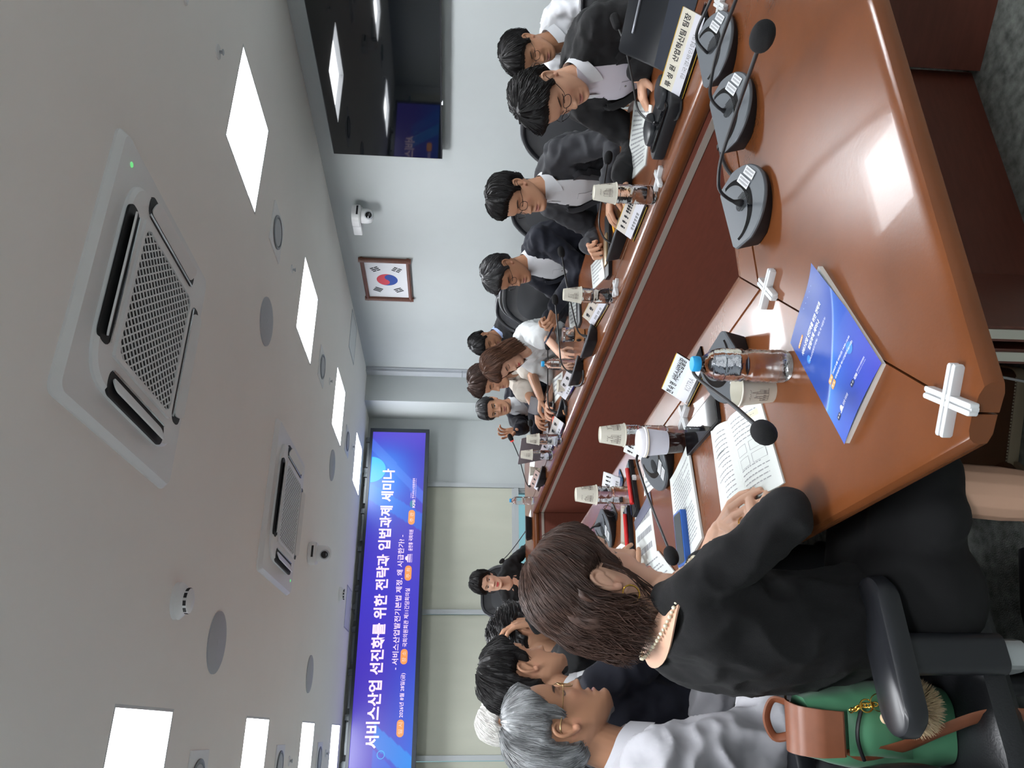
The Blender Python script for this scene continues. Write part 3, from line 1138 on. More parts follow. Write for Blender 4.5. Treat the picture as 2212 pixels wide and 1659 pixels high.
# right arm
microphone('dark microphone with pencil case beside it, before the man in charcoal suit', (1.792, 2.484, 0.74), math.radians(92),
           [(1.775, 2.478, 0.774), (1.768, 2.482, 0.792), (1.792, 2.474, 0.822), (1.842, 2.452, 0.838), (1.945, 2.437, 0.824), (2.103, 2.407, 0.798)], stickers=False)
microphone('dark microphone before the man in navy suit holding a phone', (1.691, 3.162, 0.74), math.radians(90),
           [(1.692, 3.134, 0.778), (1.713, 3.138, 0.812), (1.758, 3.13, 0.829), (1.853, 3.121, 0.848), (1.995, 3.102, 0.873), (2.111, 3.094, 0.888)], stickers=False)
microphone('dark microphone with looped cable before the woman in white blouse', (1.719, 3.552, 0.74), math.radians(90),
           [(1.699, 3.54, 0.784), (1.719, 3.545, 0.819), (1.763, 3.537, 0.843), (1.849, 3.521, 0.852), (1.958, 3.494, 0.862), (2.069, 3.477, 0.871)], stickers=False)
microphone('dark microphone before the man in cream shirt, upright neck', (1.738, 4.166, 0.74), math.radians(90),
           [(1.731, 4.165, 0.782), (1.746, 4.161, 0.818), (1.786, 4.144, 0.836), (1.886, 4.099, 0.841), (1.986, 4.053, 0.844), (2.074, 4.013, 0.847)], stickers=False)
microphone('dark microphone with glowing red ring, tall bent neck near the right far corner', (1.655, 5.169, 0.74), math.radians(90),
           [(1.583, 5.186, 0.839), (1.604, 5.179, 0.865), (1.679, 5.147, 0.894), (1.768, 5.108, 0.922), (1.843, 5.077, 0.957), (1.882, 5.061, 0.978)], ring=True, stickers=False)
microphone('dark microphone behind the folded laptop, short neck, before the gesturing man', (1.935, 5.287, 0.74), math.radians(90),
           [(1.72, 4.684, 0.854), (1.747, 4.673, 0.876), (1.796, 4.673, 0.884), (1.852, 4.692, 0.884)], stickers=False)
microphone('dark microphone on the far table end before the woman facing the camera', (1.511, 6.095, 0.74), math.radians(180),
           [(1.53, 6.253, 0.766), (1.507, 6.288, 0.79), (1.454, 6.348, 0.832), (1.384, 6.441, 0.895), (1.344, 6.496, 0.939)], stickers=False)

# the older chairman unit in front of the man at the right
t = thing('conference_microphone', 'bulky black older microphone unit with two raised lobes and long thin neck', 'microphone', (1.756, 1.784, 0.74), math.radians(94))
loc = V(t.location)
inv = (Matrix.Translation(loc) @ Matrix.Rotation(t.rotation_euler.z, 4, 'Z')).inverted()
MB().prism(rrect(0.25, 0.15, 0.025), 0.0, 0.038, 0.008, 0, None, 0.004).build('base', M_MICB, t)
for x in (-0.075, 0.075):
    MB().prism([(q[0] + x, q[1] - 0.02) for q in rrect(0.085, 0.105, 0.035)], 0.03, 0.058, 0.012).build('raised_lobe', mat('mic_satin', (40, 42, 46), 0.35), t)
MB().prism([(q[0], q[1] + 0.052) for q in rrect(0.19, 0.03, 0.01)], 0.036, 0.046, 0.004).build('button_bar', M_BLACKGL, t)
MB().tube([(-0.06, 0.08, 0.012), (-0.075, 0.09, 0.008), (-0.105, 0.088, 0.006), (-0.12, 0.07, 0.006)], 0.004, 8).build('cable', M_NECK, t)
nk = [inv @ V(q) for q in ((1.738, 1.8, 0.779), (1.746, 1.798, 0.801), (1.777, 1.808, 0.821), (1.819, 1.812, 0.835), (1.915, 1.791, 0.849), (2.027, 1.763, 0.87), (2.105, 1.751, 0.892))]
sp_ = spline(nk, 8)
g = MB().tube(sp_, [0.007 if k < 5 else 0.0034 for k in range(len(sp_))], 10).build('gooseneck', M_NECK, t)
d = (sp_[-1] - sp_[-2]).normalized()
MB().capsule(sp_[-1], sp_[-1] + d * 0.03, 0.016, 0.0165, 18).build('foam_windscreen', M_FOAM, g)

# loose microphone cables
c = thing('microphone_cable', 'black cable looping between the three near microphones', 'cable', (1.317, 1.449, 0.74))
o = V(c.location)
pp = [V(q) - o + V((0, 0, 0.006)) for q in ((1.162, 1.375, 0.74), (1.257, 1.43, 0.74), (1.33, 1.444, 0.74), (1.384, 1.425, 0.74), (1.409, 1.395, 0.74))]
MB().tube(spline(pp, 8), 0.0045, 8).build('cable', M_NECK, c)
MB().tube([V(pp[2]) + V((-0.006, 0, 0)), V(pp[2]) + V((0.006, 0.002, 0))], 0.0075, 8).build('cable_tie', M_BLACKPL, c)
c = thing('microphone_cable', 'black cable coiled in loops beside the white-bloused woman\'s microphone', 'cable', (1.634, 3.374, 0.74))
o = V(c.location)
pp = [V(q) - o + V((0, 0, 0.006)) for q in ((1.652, 3.149, 0.74), (1.666, 3.258, 0.74), (1.727, 3.432, 0.74), (1.757, 3.602, 0.74), (1.776, 3.758, 0.74), (1.72, 3.74, 0.74), (1.632, 3.545, 0.74), (1.628, 3.459, 0.74), (1.67, 3.448, 0.74))]
MB().tube(spline(pp, 8), 0.0045, 8).build('cable', M_NECK, c)


# ------------------------------------------------------------------ bottles and cups
def bottle(label, loc, water=0.7, cap=True, h=0.192, group='clear water bottles on the table'):
    t = thing('water_bottle', label, 'bottle', loc, random.uniform(0, 6), group)
    k = h / 0.192
    prof = [(0.001, 0.004), (0.020, 0.002), (0.028, 0.0), (0.0315, 0.006), (0.0325, 0.016)]
    z = 0.02
    while z < 0.128:
        if 0.074 < z < 0.086:
            prof += [(0.0292, z + 0.002), (0.0292, z + 0.006)]
        else:
            prof += [(0.0328, z + 0.002), (0.0312, z + 0.0062)]
        z += 0.009
    prof += [(0.0326, 0.131), (0.0318, 0.139), (0.0285, 0.150), (0.0222, 0.161), (0.0155, 0.170), (0.0125, 0.175), (0.0125, 0.179)]
    b = MB().lathe([(r, zz * k) for r, zz in prof], 32)
    b.build('bottle_body', M_WATER, t, 60)
    if cap:
        b = MB()
        b.lathe([(0.0145, 0.176 * k), (0.0152, 0.178 * k), (0.0152, 0.189 * k), (0.0138, 0.1915 * k), (0.001, 0.192 * k)], 24)
        b.build('cap', M_CAP, t)
    else:
        MB().lathe([(0.0125, 0.178 * k), (0.0135, 0.180 * k), (0.0135, 0.186 * k), (0.001, 0.187 * k)], 20).build('neck_ring', M_WATER, t)
    return t


def paper_cup(label, loc, flip=False, h=0.074, rb=0.0245, rt=0.035, sketch=True):
    t = thing('paper_cup', label, 'paper cup', loc, random.uniform(-0.3, 0.3), 'white printed paper cups')
    th = 0.0012
    prof = [(0.001, 0.004), (rb - 0.001, 0.004), (rb, 0.0), (rt, h - 0.002), (rt + 0.0022, h - 0.001), (rt + 0.0022, h + 0.001), (rt, h + 0.002),
            (rt - th, h - 0.001), (rb - th, 0.007), (0.001, 0.0065)]
    if flip:
        prof = [(r, h + 0.002 - z) for r, z in prof]
    b = MB().lathe(prof, 36)
    me = b.mesh('cup_wall')
    fix_normals(me)
    link('cup_wall', me, M_CUP, t, 35)
    if sketch:
        b = MB()
        rnd = random.Random(int(loc[1] * 1000))

        def onw(a, z):
            zz = h + 0.002 - z if flip else z
            r = rb + (rt - rb) * (zz / h) + 0.0006
            return V((r * math.cos(a), r * math.sin(a), z))
        for c0 in (-2.6, -1.2, 0.2, 1.6):
            # a small drawn townscape: boxes, a dome and windows in thin line
            lines = []
            x = 0.0
            for kk in range(5):
                w, hh = rnd.uniform(0.12, 0.22), rnd.uniform(0.014, 0.03)
                z0 = 0.018
                lines += [((x, z0), (x, z0 + hh)), ((x, z0 + hh), (x + w, z0 + hh)), ((x + w, z0 + hh), (x + w, z0))]
                if kk % 2:
                    lines += [((x, z0 + hh), (x + w / 2, z0 + hh + 0.012)), ((x + w / 2, z0 + hh + 0.012), (x + w, z0 + hh))]
                for q in range(2):
                    lines.append(((x + 0.04 + q * 0.05, z0 + 0.006), (x + 0.04 + q * 0.05, z0 + 0.011)))
                x += w * 0.9
            lines += [((0, 0.018), (0.95, 0.018))]
            for q in range(6):
                lines.append(((0.1 + q * 0.12, 0.056), (0.17 + q * 0.12, 0.057 + 0.002 * (q % 2))))
            for (a0, z0), (a1, z1) in lines:
                if flip:
                    pass
                p, q = onw(c0 + a0, z0), onw(c0 + a1, z1)
                mid = onw(c0 + (a0 + a1) / 2, (z0 + z1) / 2)
                b.tube([p, mid, q], 0.00055, 4)
        b.build('line_drawing', M_SKETCH, t, smooth=False)
    return t


bottle('clear water bottle with blue cap standing nearest, beside the blue booklet', (0.653, 1.305, 0.74))
paper_cup('upright white paper cup with dome drawing, behind the nearest water bottle', (0.638, 1.386, 0.74))
for lab, cl, q in (('capless water bottle behind the iced coffee, a paper cup upside down on it', 'upturned paper cup on the bottle behind the coffee', (0.825, 2.148, 0.74)),
                   ('capless water bottle beside red-pen cases, a paper cup upside down on it', 'upturned paper cup on the bottle beside red-pen cases', (0.78, 2.636, 0.74)),
                   ('capless water bottle before charcoal-suited man, a paper cup upside down on it', 'upturned paper cup on the bottle before the charcoal-suited man', (1.639, 2.022, 0.74)),
                   ('capless water bottle before navy-suited man, a paper cup upside down on it', 'upturned paper cup on the bottle before the navy-suited man', (1.675, 2.734, 0.74)),
                   ('capless water bottle before the folded laptop, a paper cup upside down on it', 'upturned paper cup on the bottle before the folded laptop', (1.625, 4.334, 0.74)),
                   ('capless water bottle near the right far corner, a paper cup upside down on it', 'upturned paper cup on the bottle near the far right corner', (1.663, 4.726, 0.74))):
    bottle(lab, q, cap=False, h=0.178)
    paper_cup(cl, (q[0], q[1], q[2] + 0.131), True)
bottle('clear bottle with blue cap half hidden by the nearest woman\'s face', (0.751, 3.262, 0.74))
paper_cup('upright paper cup between the woman\'s face and a clear bottle', (0.717, 3.146, 0.74))
bottle('clear bottle with blue cap before the woman in white blouse', (1.801, 3.654, 0.74))
paper_cup('upright paper cup before the man in cream shirt', (1.777, 3.878, 0.74))
bottle('clear bottle with blue cap standing on the far right table corner', (1.693, 5.92, 0.74))
paper_cup('upright paper cup near the far right corner, behind a name plate', (1.784, 5.438, 0.74))
bottle('clear bottle with blue cap between dark curly head and far woman', (0.871, 6.2, 0.733)[:2] + (0.74,))

# iced coffee with lid
t = thing('coffee_cup', 'frosted takeaway cup with white lid, half full of dark coffee', 'coffee cup', (0.743, 1.987, 0.74))
MB().lathe([(0.001, 0.0), (0.0265, 0.0), (0.028, 0.004), (0.0325, 0.052), (0.001, 0.052)], 32).build('coffee', mat('coffee', (44, 28, 26), 0.12, coat=0.3), t)
MB().lathe([(0.0328, 0.052), (0.0395, 0.112), (0.0385, 0.112), (0.032, 0.053)], 32, close=False).build('cup_wall', mat('frosted_cup', (214, 216, 228), 0.45, spec=0.4), t)
b = MB().lathe([(0.0385, 0.110), (0.0425, 0.112), (0.043, 0.117), (0.040, 0.119), (0.0385, 0.128), (0.035, 0.133), (0.031, 0.133), (0.029, 0.129), (0.001, 0.129)], 32)
b.build('lid', mat('lid_white', (232, 232, 238), 0.3), t)
MB().lathe([(0.041, 0.1095), (0.0432, 0.111), (0.0432, 0.113), (0.041, 0.1145)], 32, close=False).build('lid_rim', mat('rim_cream', (222, 212, 190), 0.4), t)

# plastic iced coffee before the white-bloused woman
t = thing('coffee_cup', 'clear takeaway cup with brown paper sleeve before the woman in white', 'coffee cup', (1.846, 3.399, 0.74))
MB().lathe([(0.001, 0), (0.030, 0), (0.0345, 0.055), (0.040, 0.10), (0.042, 0.103), (0.038, 0.112), (0.001, 0.114)], 28).build('cup_wall', M_WATER, t)
MB().lathe([(0.0318, 0.004), (0.0360, 0.052), (0.0350, 0.052), (0.0308, 0.004)], 28).build('sleeve', mat('kraft_sleeve', (176, 128, 88), 0.7), t)
b = MB()
b.lathe([(0.001, -0.0), (0.013, 0.0), (0.013, 0.001), (0.001, 0.001)], 20, 0, frame((-0.0348, -0.006, 0.03), (0, 1, 0), (0, 0, 1)))
b.build('round_badge', M_BLACKPL, t)


# ------------------------------------------------------------------ white crossed cable covers
def cross_clip(label, loc, rz, L=0.088):
    t = thing('cable_clip', label, 'cable clip', loc, rz, 'white crossed cable clips')
    for k, z in ((0, 0.0), (PI / 2, 0.0)):
        R = Matrix.Rotation(k, 4, 'Z')
        b = MB()
        for y0 in (-0.0082, 0.0012):
            b.prism([(R @ V((q[0], q[1] + y0 + 0.0035, 0)))[:2] for q in rrect(L, 0.0070, 0.003)], z, z + 0.013 + (0.0006 if k else 0), 0.0015)
        b.prism([(R @ V((q[0], q[1], 0)))[:2] for q in rrect(L * 0.99, 0.008, 0.003)], z, z + 0.010)
        b.build('arm', M_CLIP, t)
    return t


cross_clip('white crossed cable clip at the nearest outer table corner', (0.391, 0.866, 0.74), math.radians(52), 0.098)
cross_clip('white crossed cable clip on the inner corner seam, beside the booklet', (0.839, 1.319, 0.74), math.radians(35))
cross_clip('white crossed cable clip beside the black phone on the left arm', (0.805, 1.947, 0.74), math.radians(25))
cross_clip('white crossed cable clip before the black-suited man\'s papers', (1.646, 1.946, 0.74), math.radians(20))
cross_clip('white crossed cable clip beside the bottle before the navy-suited man', (1.655, 2.635, 0.74), math.radians(20))
cross_clip('white cable clip at the picture edge beside the last near microphone', (1.672, 1.312, 0.74), math.radians(30))
cross_clip('white cable clip half hidden behind the red-pen case', (0.811, 2.596, 0.74), math.radians(20))


# ------------------------------------------------------------------ name plates
def name_plate(label, a, c, top='', sub='', lean=0.042, hgt=0.075, tint=(228, 228, 226), flip=False, gold=True, tw=0.8, sw=0.55, strokes=(), strokes2=()):
    """acrylic stand from floor point a (reader's left) to c (reader's right); the face leans back"""
    a, c = V(a), V(c)
    x = (c - a)
    L = x.length
    x.normalize()
    back = V((0, 0, 1)).cross(x)          # away from the reader
    mid = (a + c) / 2
    t = thing('name_plate', label, 'name plate', mid, math.atan2(x.y, x.x), 'acrylic name plates')
    # local: x along, y away from the reader
    b = MB()
    b.add([(-L / 2, 0, 0), (L / 2, 0, 0), (L / 2, lean + 0.03, 0), (-L / 2, lean + 0.03, 0), (-L / 2, 0, 0.004), (L / 2, 0, 0.004), (L / 2, lean + 0.03, 0.004), (-L / 2, lean + 0.03, 0.004)],
          [(0, 3, 2, 1), (4, 5, 6, 7), (0, 1, 5, 4), (1, 2, 6, 5), (2, 3, 7, 6), (3, 0, 4, 7)])
    b.build('acrylic_foot', M_ACRYL, t, smooth=False)
    up = V((0, lean, hgt)).normalized()
    F = frame((0, 0.004, 0.004), (1, 0, 0), up)
    H = math.hypot(lean, hgt)
    MB().box((-L / 2, 0, -0.005), (L / 2, H, -0.002), 0, F).build('acrylic_back', M_ACRYL, t, smooth=False)
    pl = MB().box((-L / 2, 0.012, -0.0018), (L / 2, H, 0.0), 0, F).build('paper_card', mat('card_%d_%d_%d' % tint, tint, 0.55), t, smooth=False)
    MB().box((-L / 2, 0.010, 0.0002), (L / 2, H * 0.48, 0.0006), 0, F).build('lower_slip', mat('slip_white', (222, 224, 232), 0.55), pl, smooth=False)
    if gold:
        e = MB()
        g = mat('gold_edge', (216, 182, 62), 0.3, metal=0.6)
        e.box((-L / 2, H - 0.0012, -0.002), (L / 2, H + 0.0006, 0.0006), 0, F)
        e.box((-L / 2, 0, 0.004), (L / 2, 0.0015, 0.0055))
        e.build('edge_trim', g, pl, smooth=False)
    if top:
        b = MB()
        put_text(b, top, F @ Matrix.Translation((0, H * 0.60, 0.0008)), L * tw, H * 0.25, 0.022)
        b.build('name_lettering', M_PRINTD, pl, smooth=False)
    for st, zz, hh, wd, mm in ((strokes, 0.60, 0.24, 0.72, M_PRINTD), (strokes2, 0.18, 0.15, 0.5, M_PRINT)):
        cells = []
        for q in st:                       # groups of so many characters, a gap between groups
            cells += [1] * q + [0]
        n = max(1, len(cells) - 1)
        for i, ch in enumerate(cells):
            if ch == 0:
                continue
            x0 = -L * wd / 2 + L * wd * i / n
            cw = L * wd / n * 0.74
            z0, gh = H * zz, H * hh
            b = MB()
            # one character too blurred to read: a stem and two bars that touch it
            b.add([(x0, z0 + gh * 0.36, .0012), (x0 + cw, z0 + gh * 0.36, .0012), (x0 + cw, z0 + gh, .0012), (x0 + cw * 0.08, z0 + gh * 0.92, .0012),
                   (x0 + cw * 0.40, z0 + gh * 0.22, .0012), (x0 + cw * 0.62, z0 + gh * 0.22, .0012), (x0 + cw * 0.62, z0 + gh * 0.36, .0012), (x0 + cw * 0.40, z0 + gh * 0.36, .0012),
                   (x0 + cw * 0.1, z0, .0012), (x0 + cw * 0.9, z0, .0012), (x0 + cw * 0.9, z0 + gh * 0.22, .0012), (x0 + cw * 0.1, z0 + gh * 0.22, .0012)],
                  [(0, 1, 2, 3), (4, 5, 6, 7), (8, 9, 10, 11)], 0, F)
            b.build('blurred_character', mm, pl, smooth=False)
    if sub:
        b = MB()
        put_text(b, sub, F @ Matrix.Translation((0, H * 0.16, 0.0010)), L * sw, H * 0.18, 0.0)
        b.build('affiliation_lettering', M_PRINT, pl, smooth=False)
    return t


name_plate('name plate with gold edge and black lettering before the black-suited man', (1.700, 1.655, 0.74), (1.722, 1.40, 0.74), '류 성 원  산업혁신팀 팀장', '한국경제인협회', 0.05, 0.062, (226, 222, 206), tw=0.92)
name_plate('name plate before the man in charcoal suit, beside a cup-topped bottle', (1.661, 2.32, 0.74), (1.654, 2.107, 0.74), strokes=(1, 1, 1, 4), strokes2=(6,), lean=0.05, hgt=0.062, tint=(214, 208, 200))
name_plate('name plate before the man in navy suit, grey slip', (1.72, 3.092, 0.74), (1.667, 2.797, 0.74), strokes=(1, 1, 1), strokes2=(4, 3, 2), lean=0.05, hgt=0.062, tint=(204, 196, 184), tw=0.5)
name_plate('name plate before the man in cream shirt', (1.739, 4.013, 0.74), (1.68, 3.593, 0.74), strokes=(1, 1, 1), strokes2=(5,), lean=0.05, hgt=0.062, tint=(206, 204, 206), gold=False)
name_plate('name plate behind the cup-topped bottle before the laptop', (1.632, 4.503, 0.74), (1.635, 4.114, 0.74), strokes=(1, 1, 1), strokes2=(5,), lean=0.05, hgt=0.06, tint=(206, 202, 198), gold=False)
name_plate('name plate between the two farthest cup-topped bottles', (1.683, 4.896, 0.74), (1.683, 4.558, 0.74), strokes=(1, 1, 1), strokes2=(5,), lean=0.05, hgt=0.06, tint=(206, 198, 204), gold=False)
name_plate('dark-footed name plate below the red-ringed microphone', (1.661, 5.556, 0.74), (1.655, 5.169, 0.74), strokes=(1, 1, 1), strokes2=(2,), lean=0.05, hgt=0.06, tint=(188, 160, 150), gold=False)
name_plate('name plate reading KOTRA on its lower half, beside the nearest microphone', (0.820, 1.905, 0.74), (0.848, 1.742, 0.74), '현 숙 영  서비스산업실장', 'KOTRA', 0.055, 0.068, (214, 222, 226), tw=0.95, sw=0.34)
name_plate('name plate tucked behind the iced coffee cup', (0.827, 2.41, 0.74), (0.86, 2.347, 0.74), strokes=(1, 1, 1), strokes2=(3,), lean=0.05, hgt=0.066, tint=(222, 226, 226), gold=False)
name_plate('small name plate behind the cup-topped bottle beside red-pen cases', (0.834, 2.795, 0.74), (0.875, 2.748, 0.74), strokes=(1, 1, 1), strokes2=(3,), lean=0.05, hgt=0.066, tint=(222, 226, 230), gold=False)


# ------------------------------------------------------------------ papers and booklets
def quad_paper(name, label, cat, pts, z, thick=0.0008, group=None, lines=0, seed=1, m=None, curl=0.0):
    """a sheet or a stack lying on the table: corners in order, print lines along the first edge"""
    o = sum((V(q) for q in pts), V()) / 4
    o.z = z
    t = thing(name, label, cat, o, 0, group)
    A, B_, C_, D = [V((q[0] - o.x, q[1] - o.y, 0)) for q in pts]

    def at(u, v, dz=0):
        p = (A * (1 - u) + B_ * u) * (1 - v) + (D * (1 - u) + C_ * u) * v
        return V((p.x, p.y, dz + curl * (abs(u - 0.5) * 2) ** 3 * (1 - v)))
    b = MB()
    N = 12
    b.grid(lambda u, v: at(u, v, thick), N, N)
    k = len(b.v)
    b.grid(lambda u, v: at(1 - u, v, 0), N, N)
    w = N + 1
    ring_t = [i for i in range(w)] + [j * w + N for j in range(1, w)] + [N * w + i for i in range(N - 1, -1, -1)] + [j * w for j in range(N - 1, 0, -1)]
    mir = {i: k + (i // w) * w + (N - i % w) for i in range(w * w)}
    for i in range(len(ring_t)):
        p, q = ring_t[i], ring_t[(i + 1) % len(ring_t)]
        b.f.append((q, p, mir[p], mir[q]))
        b.m.append(0)
    me = b.mesh('sheet')
    fix_normals(me)
    s = link('sheet', me, m or M_PAPER, t, 30)
    if lines:
        rnd = random.Random(seed)
        b = MB()
        for i in range(lines):
            v = 0.10 + 0.82 * i / lines
            u = 0.10
            end = rnd.choice([0.9, 0.9, 0.85, 0.6])
            while u < end:
                wd = rnd.uniform(0.03, 0.10)
                e = min(u + wd, end)
                h = 0.32 / lines
                b.add([at(u, v, thick + 0.0004), at(e, v, thick + 0.0004), at(e, v + h, thick + 0.0004), at(u, v + h, thick + 0.0004)], [(0, 1, 2, 3)])
                u = e + 0.012
        b.build('print', M_PRINT, s, smooth=False)
    return t, at


# blue seminar booklet
bk = [(0.762, 1.106, 0.74), (0.68, 1.257, 0.74), (0.429, 1.137, 0.74), (0.505, 0.988, 0.74)]      # head right, head left, foot left, foot right
o = sum((V(q) for q in bk), V()) / 4
t = thing('seminar_booklet', 'blue seminar booklet with white Korean title lying at the near corner', 'booklet', (o.x, o.y, 0.74))
HR, HL, FL, FR = [V((q[0] - o.x, q[1] - o.y, 0)) for q in bk]


def cov(u, v, dz=0.0):
    """u left to right, v foot to head on the cover"""
    p = (FL * (1 - u) + FR * u) * (1 - v) + (HL * (1 - u) + HR * u) * v
    lift = 0.012 * max(0, u - 0.55) ** 2 / 0.2 * max(0, v - 0.5) * 2 + 0.004 * math.sin(u * PI)
    return V((p.x, p.y, 0.009 + lift + dz))


b = MB()
b.grid(lambda u, v: V((cov(u * 0.97 + 0.01, v * 0.98 + 0.005).x, cov(u * 0.97 + 0.01, v * 0.98 + 0.005).y, 0.0085)), 10, 10)
k = len(b.v)
b.grid(lambda u, v: V((cov(u * 0.97 + 0.01, v * 0.98 + 0.005).x, cov(u * 0.97 + 0.01, v * 0.98 + 0.005).y, 0.0)), 10, 10)
w = 11
rg = [i for i in range(w)] + [j * w + 10 for j in range(1, w)] + [10 * w + i for i in range(9, -1, -1)] + [j * w for j in range(9, 0, -1)]
for i in range(len(rg)):
    b.f.append((rg[(i + 1) % len(rg)], rg[i], k + rg[i], k + rg[(i + 1) % len(rg)]))
    b.m.append(0)
me = b.mesh('pages')
fix_normals(me)
link('pages', me, mat('page_edge', (226, 226, 220), 0.7, noise_amt=0.06, noise_scale=900, stretch=(0.02, 0.02, 1)), t, 30)


def cover_col(u, v):
    c = lerp((30, 70, 150), (58, 82, 182), 1 - v)
    c = lerp(c, (70, 66, 170), max(0, u - 0.35) * max(0, 0.55 - v) * 2.0)
    wv = 0.30 + 0.42 * u ** 1.6                       # the rising wave
    dist = wv - v
    if dist > 0:
        c = lerp(c, (38, 140, 220), math.exp(-dist / 0.14) * 0.85 * max(0, 1 - u * 0.75))
    else:
        c = lerp(c, (22, 60, 140), 0.35)
    c = lerp(c, (196, 206, 240), math.exp(-(dist / 0.012) ** 2) * 0.75 * (1 - 0.5 * abs(u - 0.45)))
    return c


NU, NV = 60, 84
b = MB().grid(lambda u, v: cov(u, v), NU, NV)
me = b.mesh('cover')
at_ = me.color_attributes.new('pic', 'FLOAT_COLOR', 'POINT')
buf = []
for j in range(NV + 1):
    for i in range(NU + 1):
        buf += list(lin(cover_col(i / NU, j / NV))) + [1.0]
at_.data.foreach_set('color', buf)
cv = link('cover', me, mat('booklet_cover', (40, 80, 170), 0.32, attr='pic'), t)


def on_cover(mb, s, u, v, w, h, bold=0.0, align='C', mi=0):
    """lettering wrapped on the cover: u, v position, w, h as fractions of the cover"""
    co, fs = text_mesh(s, bold)
    if len(co) == 0:
        return
    lo, hi = co.min(0), co.max(0)
    ox = {'C': (lo[0] + hi[0]) / 2, 'L': lo[0]}[align]
    mb.add([cov(u + (q[0] - ox) / (hi[0] - lo[0]) * w, v + (q[1] - lo[1]) / (hi[1] - lo[1]) * h, 0.0006) for q in co], fs, mi)


def cov_rect(mb, u0, u1, v0, v1, dz=0.0005, r=0.4):
    pts = rrect(1, 1, r * 0.5, 4)
    mb.add([cov((u0 + u1) / 2 + q[0] * (u1 - u0), (v0 + v1) / 2 + q[1] * (v1 - v0), dz) for q in pts], [tuple(range(len(pts)))])


M_COVW = mat('cover_white', (240, 242, 248), 0.5)
M_COVO = mat('cover_orange', (232, 160, 84), 0.5)
M_COVD = mat('cover_navy', (26, 38, 74), 0.5)
for tx, v, w in (('서비스산업 선진화를 위한 전략과', 0.765, 0.66), ('입법과제 세미나', 0.705, 0.36)):
    b = MB()
    on_cover(b, tx, 0.43, v, w, 0.040, 0.025)
    b.build('title_lettering', M_COVW, cv, smooth=False)
for tx, u, v, w, h, bo, al in (('「서비스산업발전기본법」 제정, 왜 시급한가?', 0.43, 0.655, 0.56, 0.022, 0.0, 'C'), ('2026년 8월 28일(금) 14:00~16:00', 0.39, 0.350, 0.46, 0.022, 0.01, 'L'),
                               ('국회의원회관 제11간담회의실(10층)', 0.39, 0.305, 0.46, 0.022, 0.01, 'L'), ('윤한홍 국회의원', 0.30, 0.135, 0.14, 0.022, 0.015, 'L'),
                               ('한국서비스산업총연합회', 0.70, 0.145, 0.17, 0.014, 0.01, 'L'), ('Korea Federation of Service Industry', 0.70, 0.128, 0.17, 0.008, 0, 'L'), ('KFSI', 0.625, 0.132, 0.06, 0.022, 0.03, 'L')):
    b = MB()
    on_cover(b, tx, u, v, w, h, bo, al)
    b.build('detail_lettering', M_COVW, cv, smooth=False)
b = MB()
dm = [(0.03 * math.cos(PI * k / 8), 0.03 * math.sin(PI * k / 8)) for k in range(9)]
b.add([cov(0.25 + q[0], 0.140 + q[1], 0.0006) for q in dm], [tuple(range(9))])
b.add([cov(0.25 + q[0], 0.140 + q[1], 0.0006) for q in ((-0.045, -0.008), (0.045, -0.008), (0.045, -0.002), (-0.045, -0.002))], [(0, 1, 2, 3)])
b.build('hall_emblem', M_COVW, cv, smooth=False)
for nm, u0, u1, v0, v1, m in (('orange_tag', 0.10, 0.27, 0.845, 0.868, M_COVO), ('orange_pill', 0.27, 0.375, 0.342, 0.376, M_COVO), ('orange_pill', 0.27, 0.375, 0.298, 0.332, M_COVO),
                              ('navy_tag', 0.11, 0.19, 0.130, 0.160, M_COVD), ('navy_tag', 0.53, 0.605, 0.130, 0.160, M_COVD)):
    b = MB()
    cov_rect(b, u0, u1, v0, v1)
    b.build(nm, m, cv, smooth=False)
for tx, u, v, w, h in (('정책 자료집', 0.185, 0.850, 0.12, 0.013), ('일 시', 0.322, 0.350, 0.07, 0.018), ('장 소', 0.322, 0.306, 0.07, 0.018), ('주 최', 0.15, 0.138, 0.06, 0.014), ('주 관', 0.567, 0.138, 0.06, 0.014)):
    b = MB()
    on_cover(b, tx, u, v, w, h, 0.01)
    b.build('tag_lettering', M_COVW, cv, smooth=False)
for u, v, r in ((0.77, 0.315, 0.055), (0.16, 0.685, 0.042)):
    b = MB()
    b.add([cov(u + r * math.cos(a), v + r * 0.72 * math.sin(a), 0.0004) for a in [2 * PI * k / 28 for k in range(28)]], [tuple(range(28))])
    b.build('blue_dot', mat('cover_azure', (58, 128, 206), 0.4), cv, smooth=False)
b = MB()
for k in range(5):
    u, v, r = 0.50 + 0.07 * k, 0.95, 0.006
    b.add([cov(u + r * math.cos(a), v + r * 0.7 * math.sin(a), 0.0005) for a in [2 * PI * k / 8 for k in range(8)]], [tuple(range(8))])
b.build('dot_row', mat('cover_pale', (150, 180, 230), 0.5), cv, smooth=False)

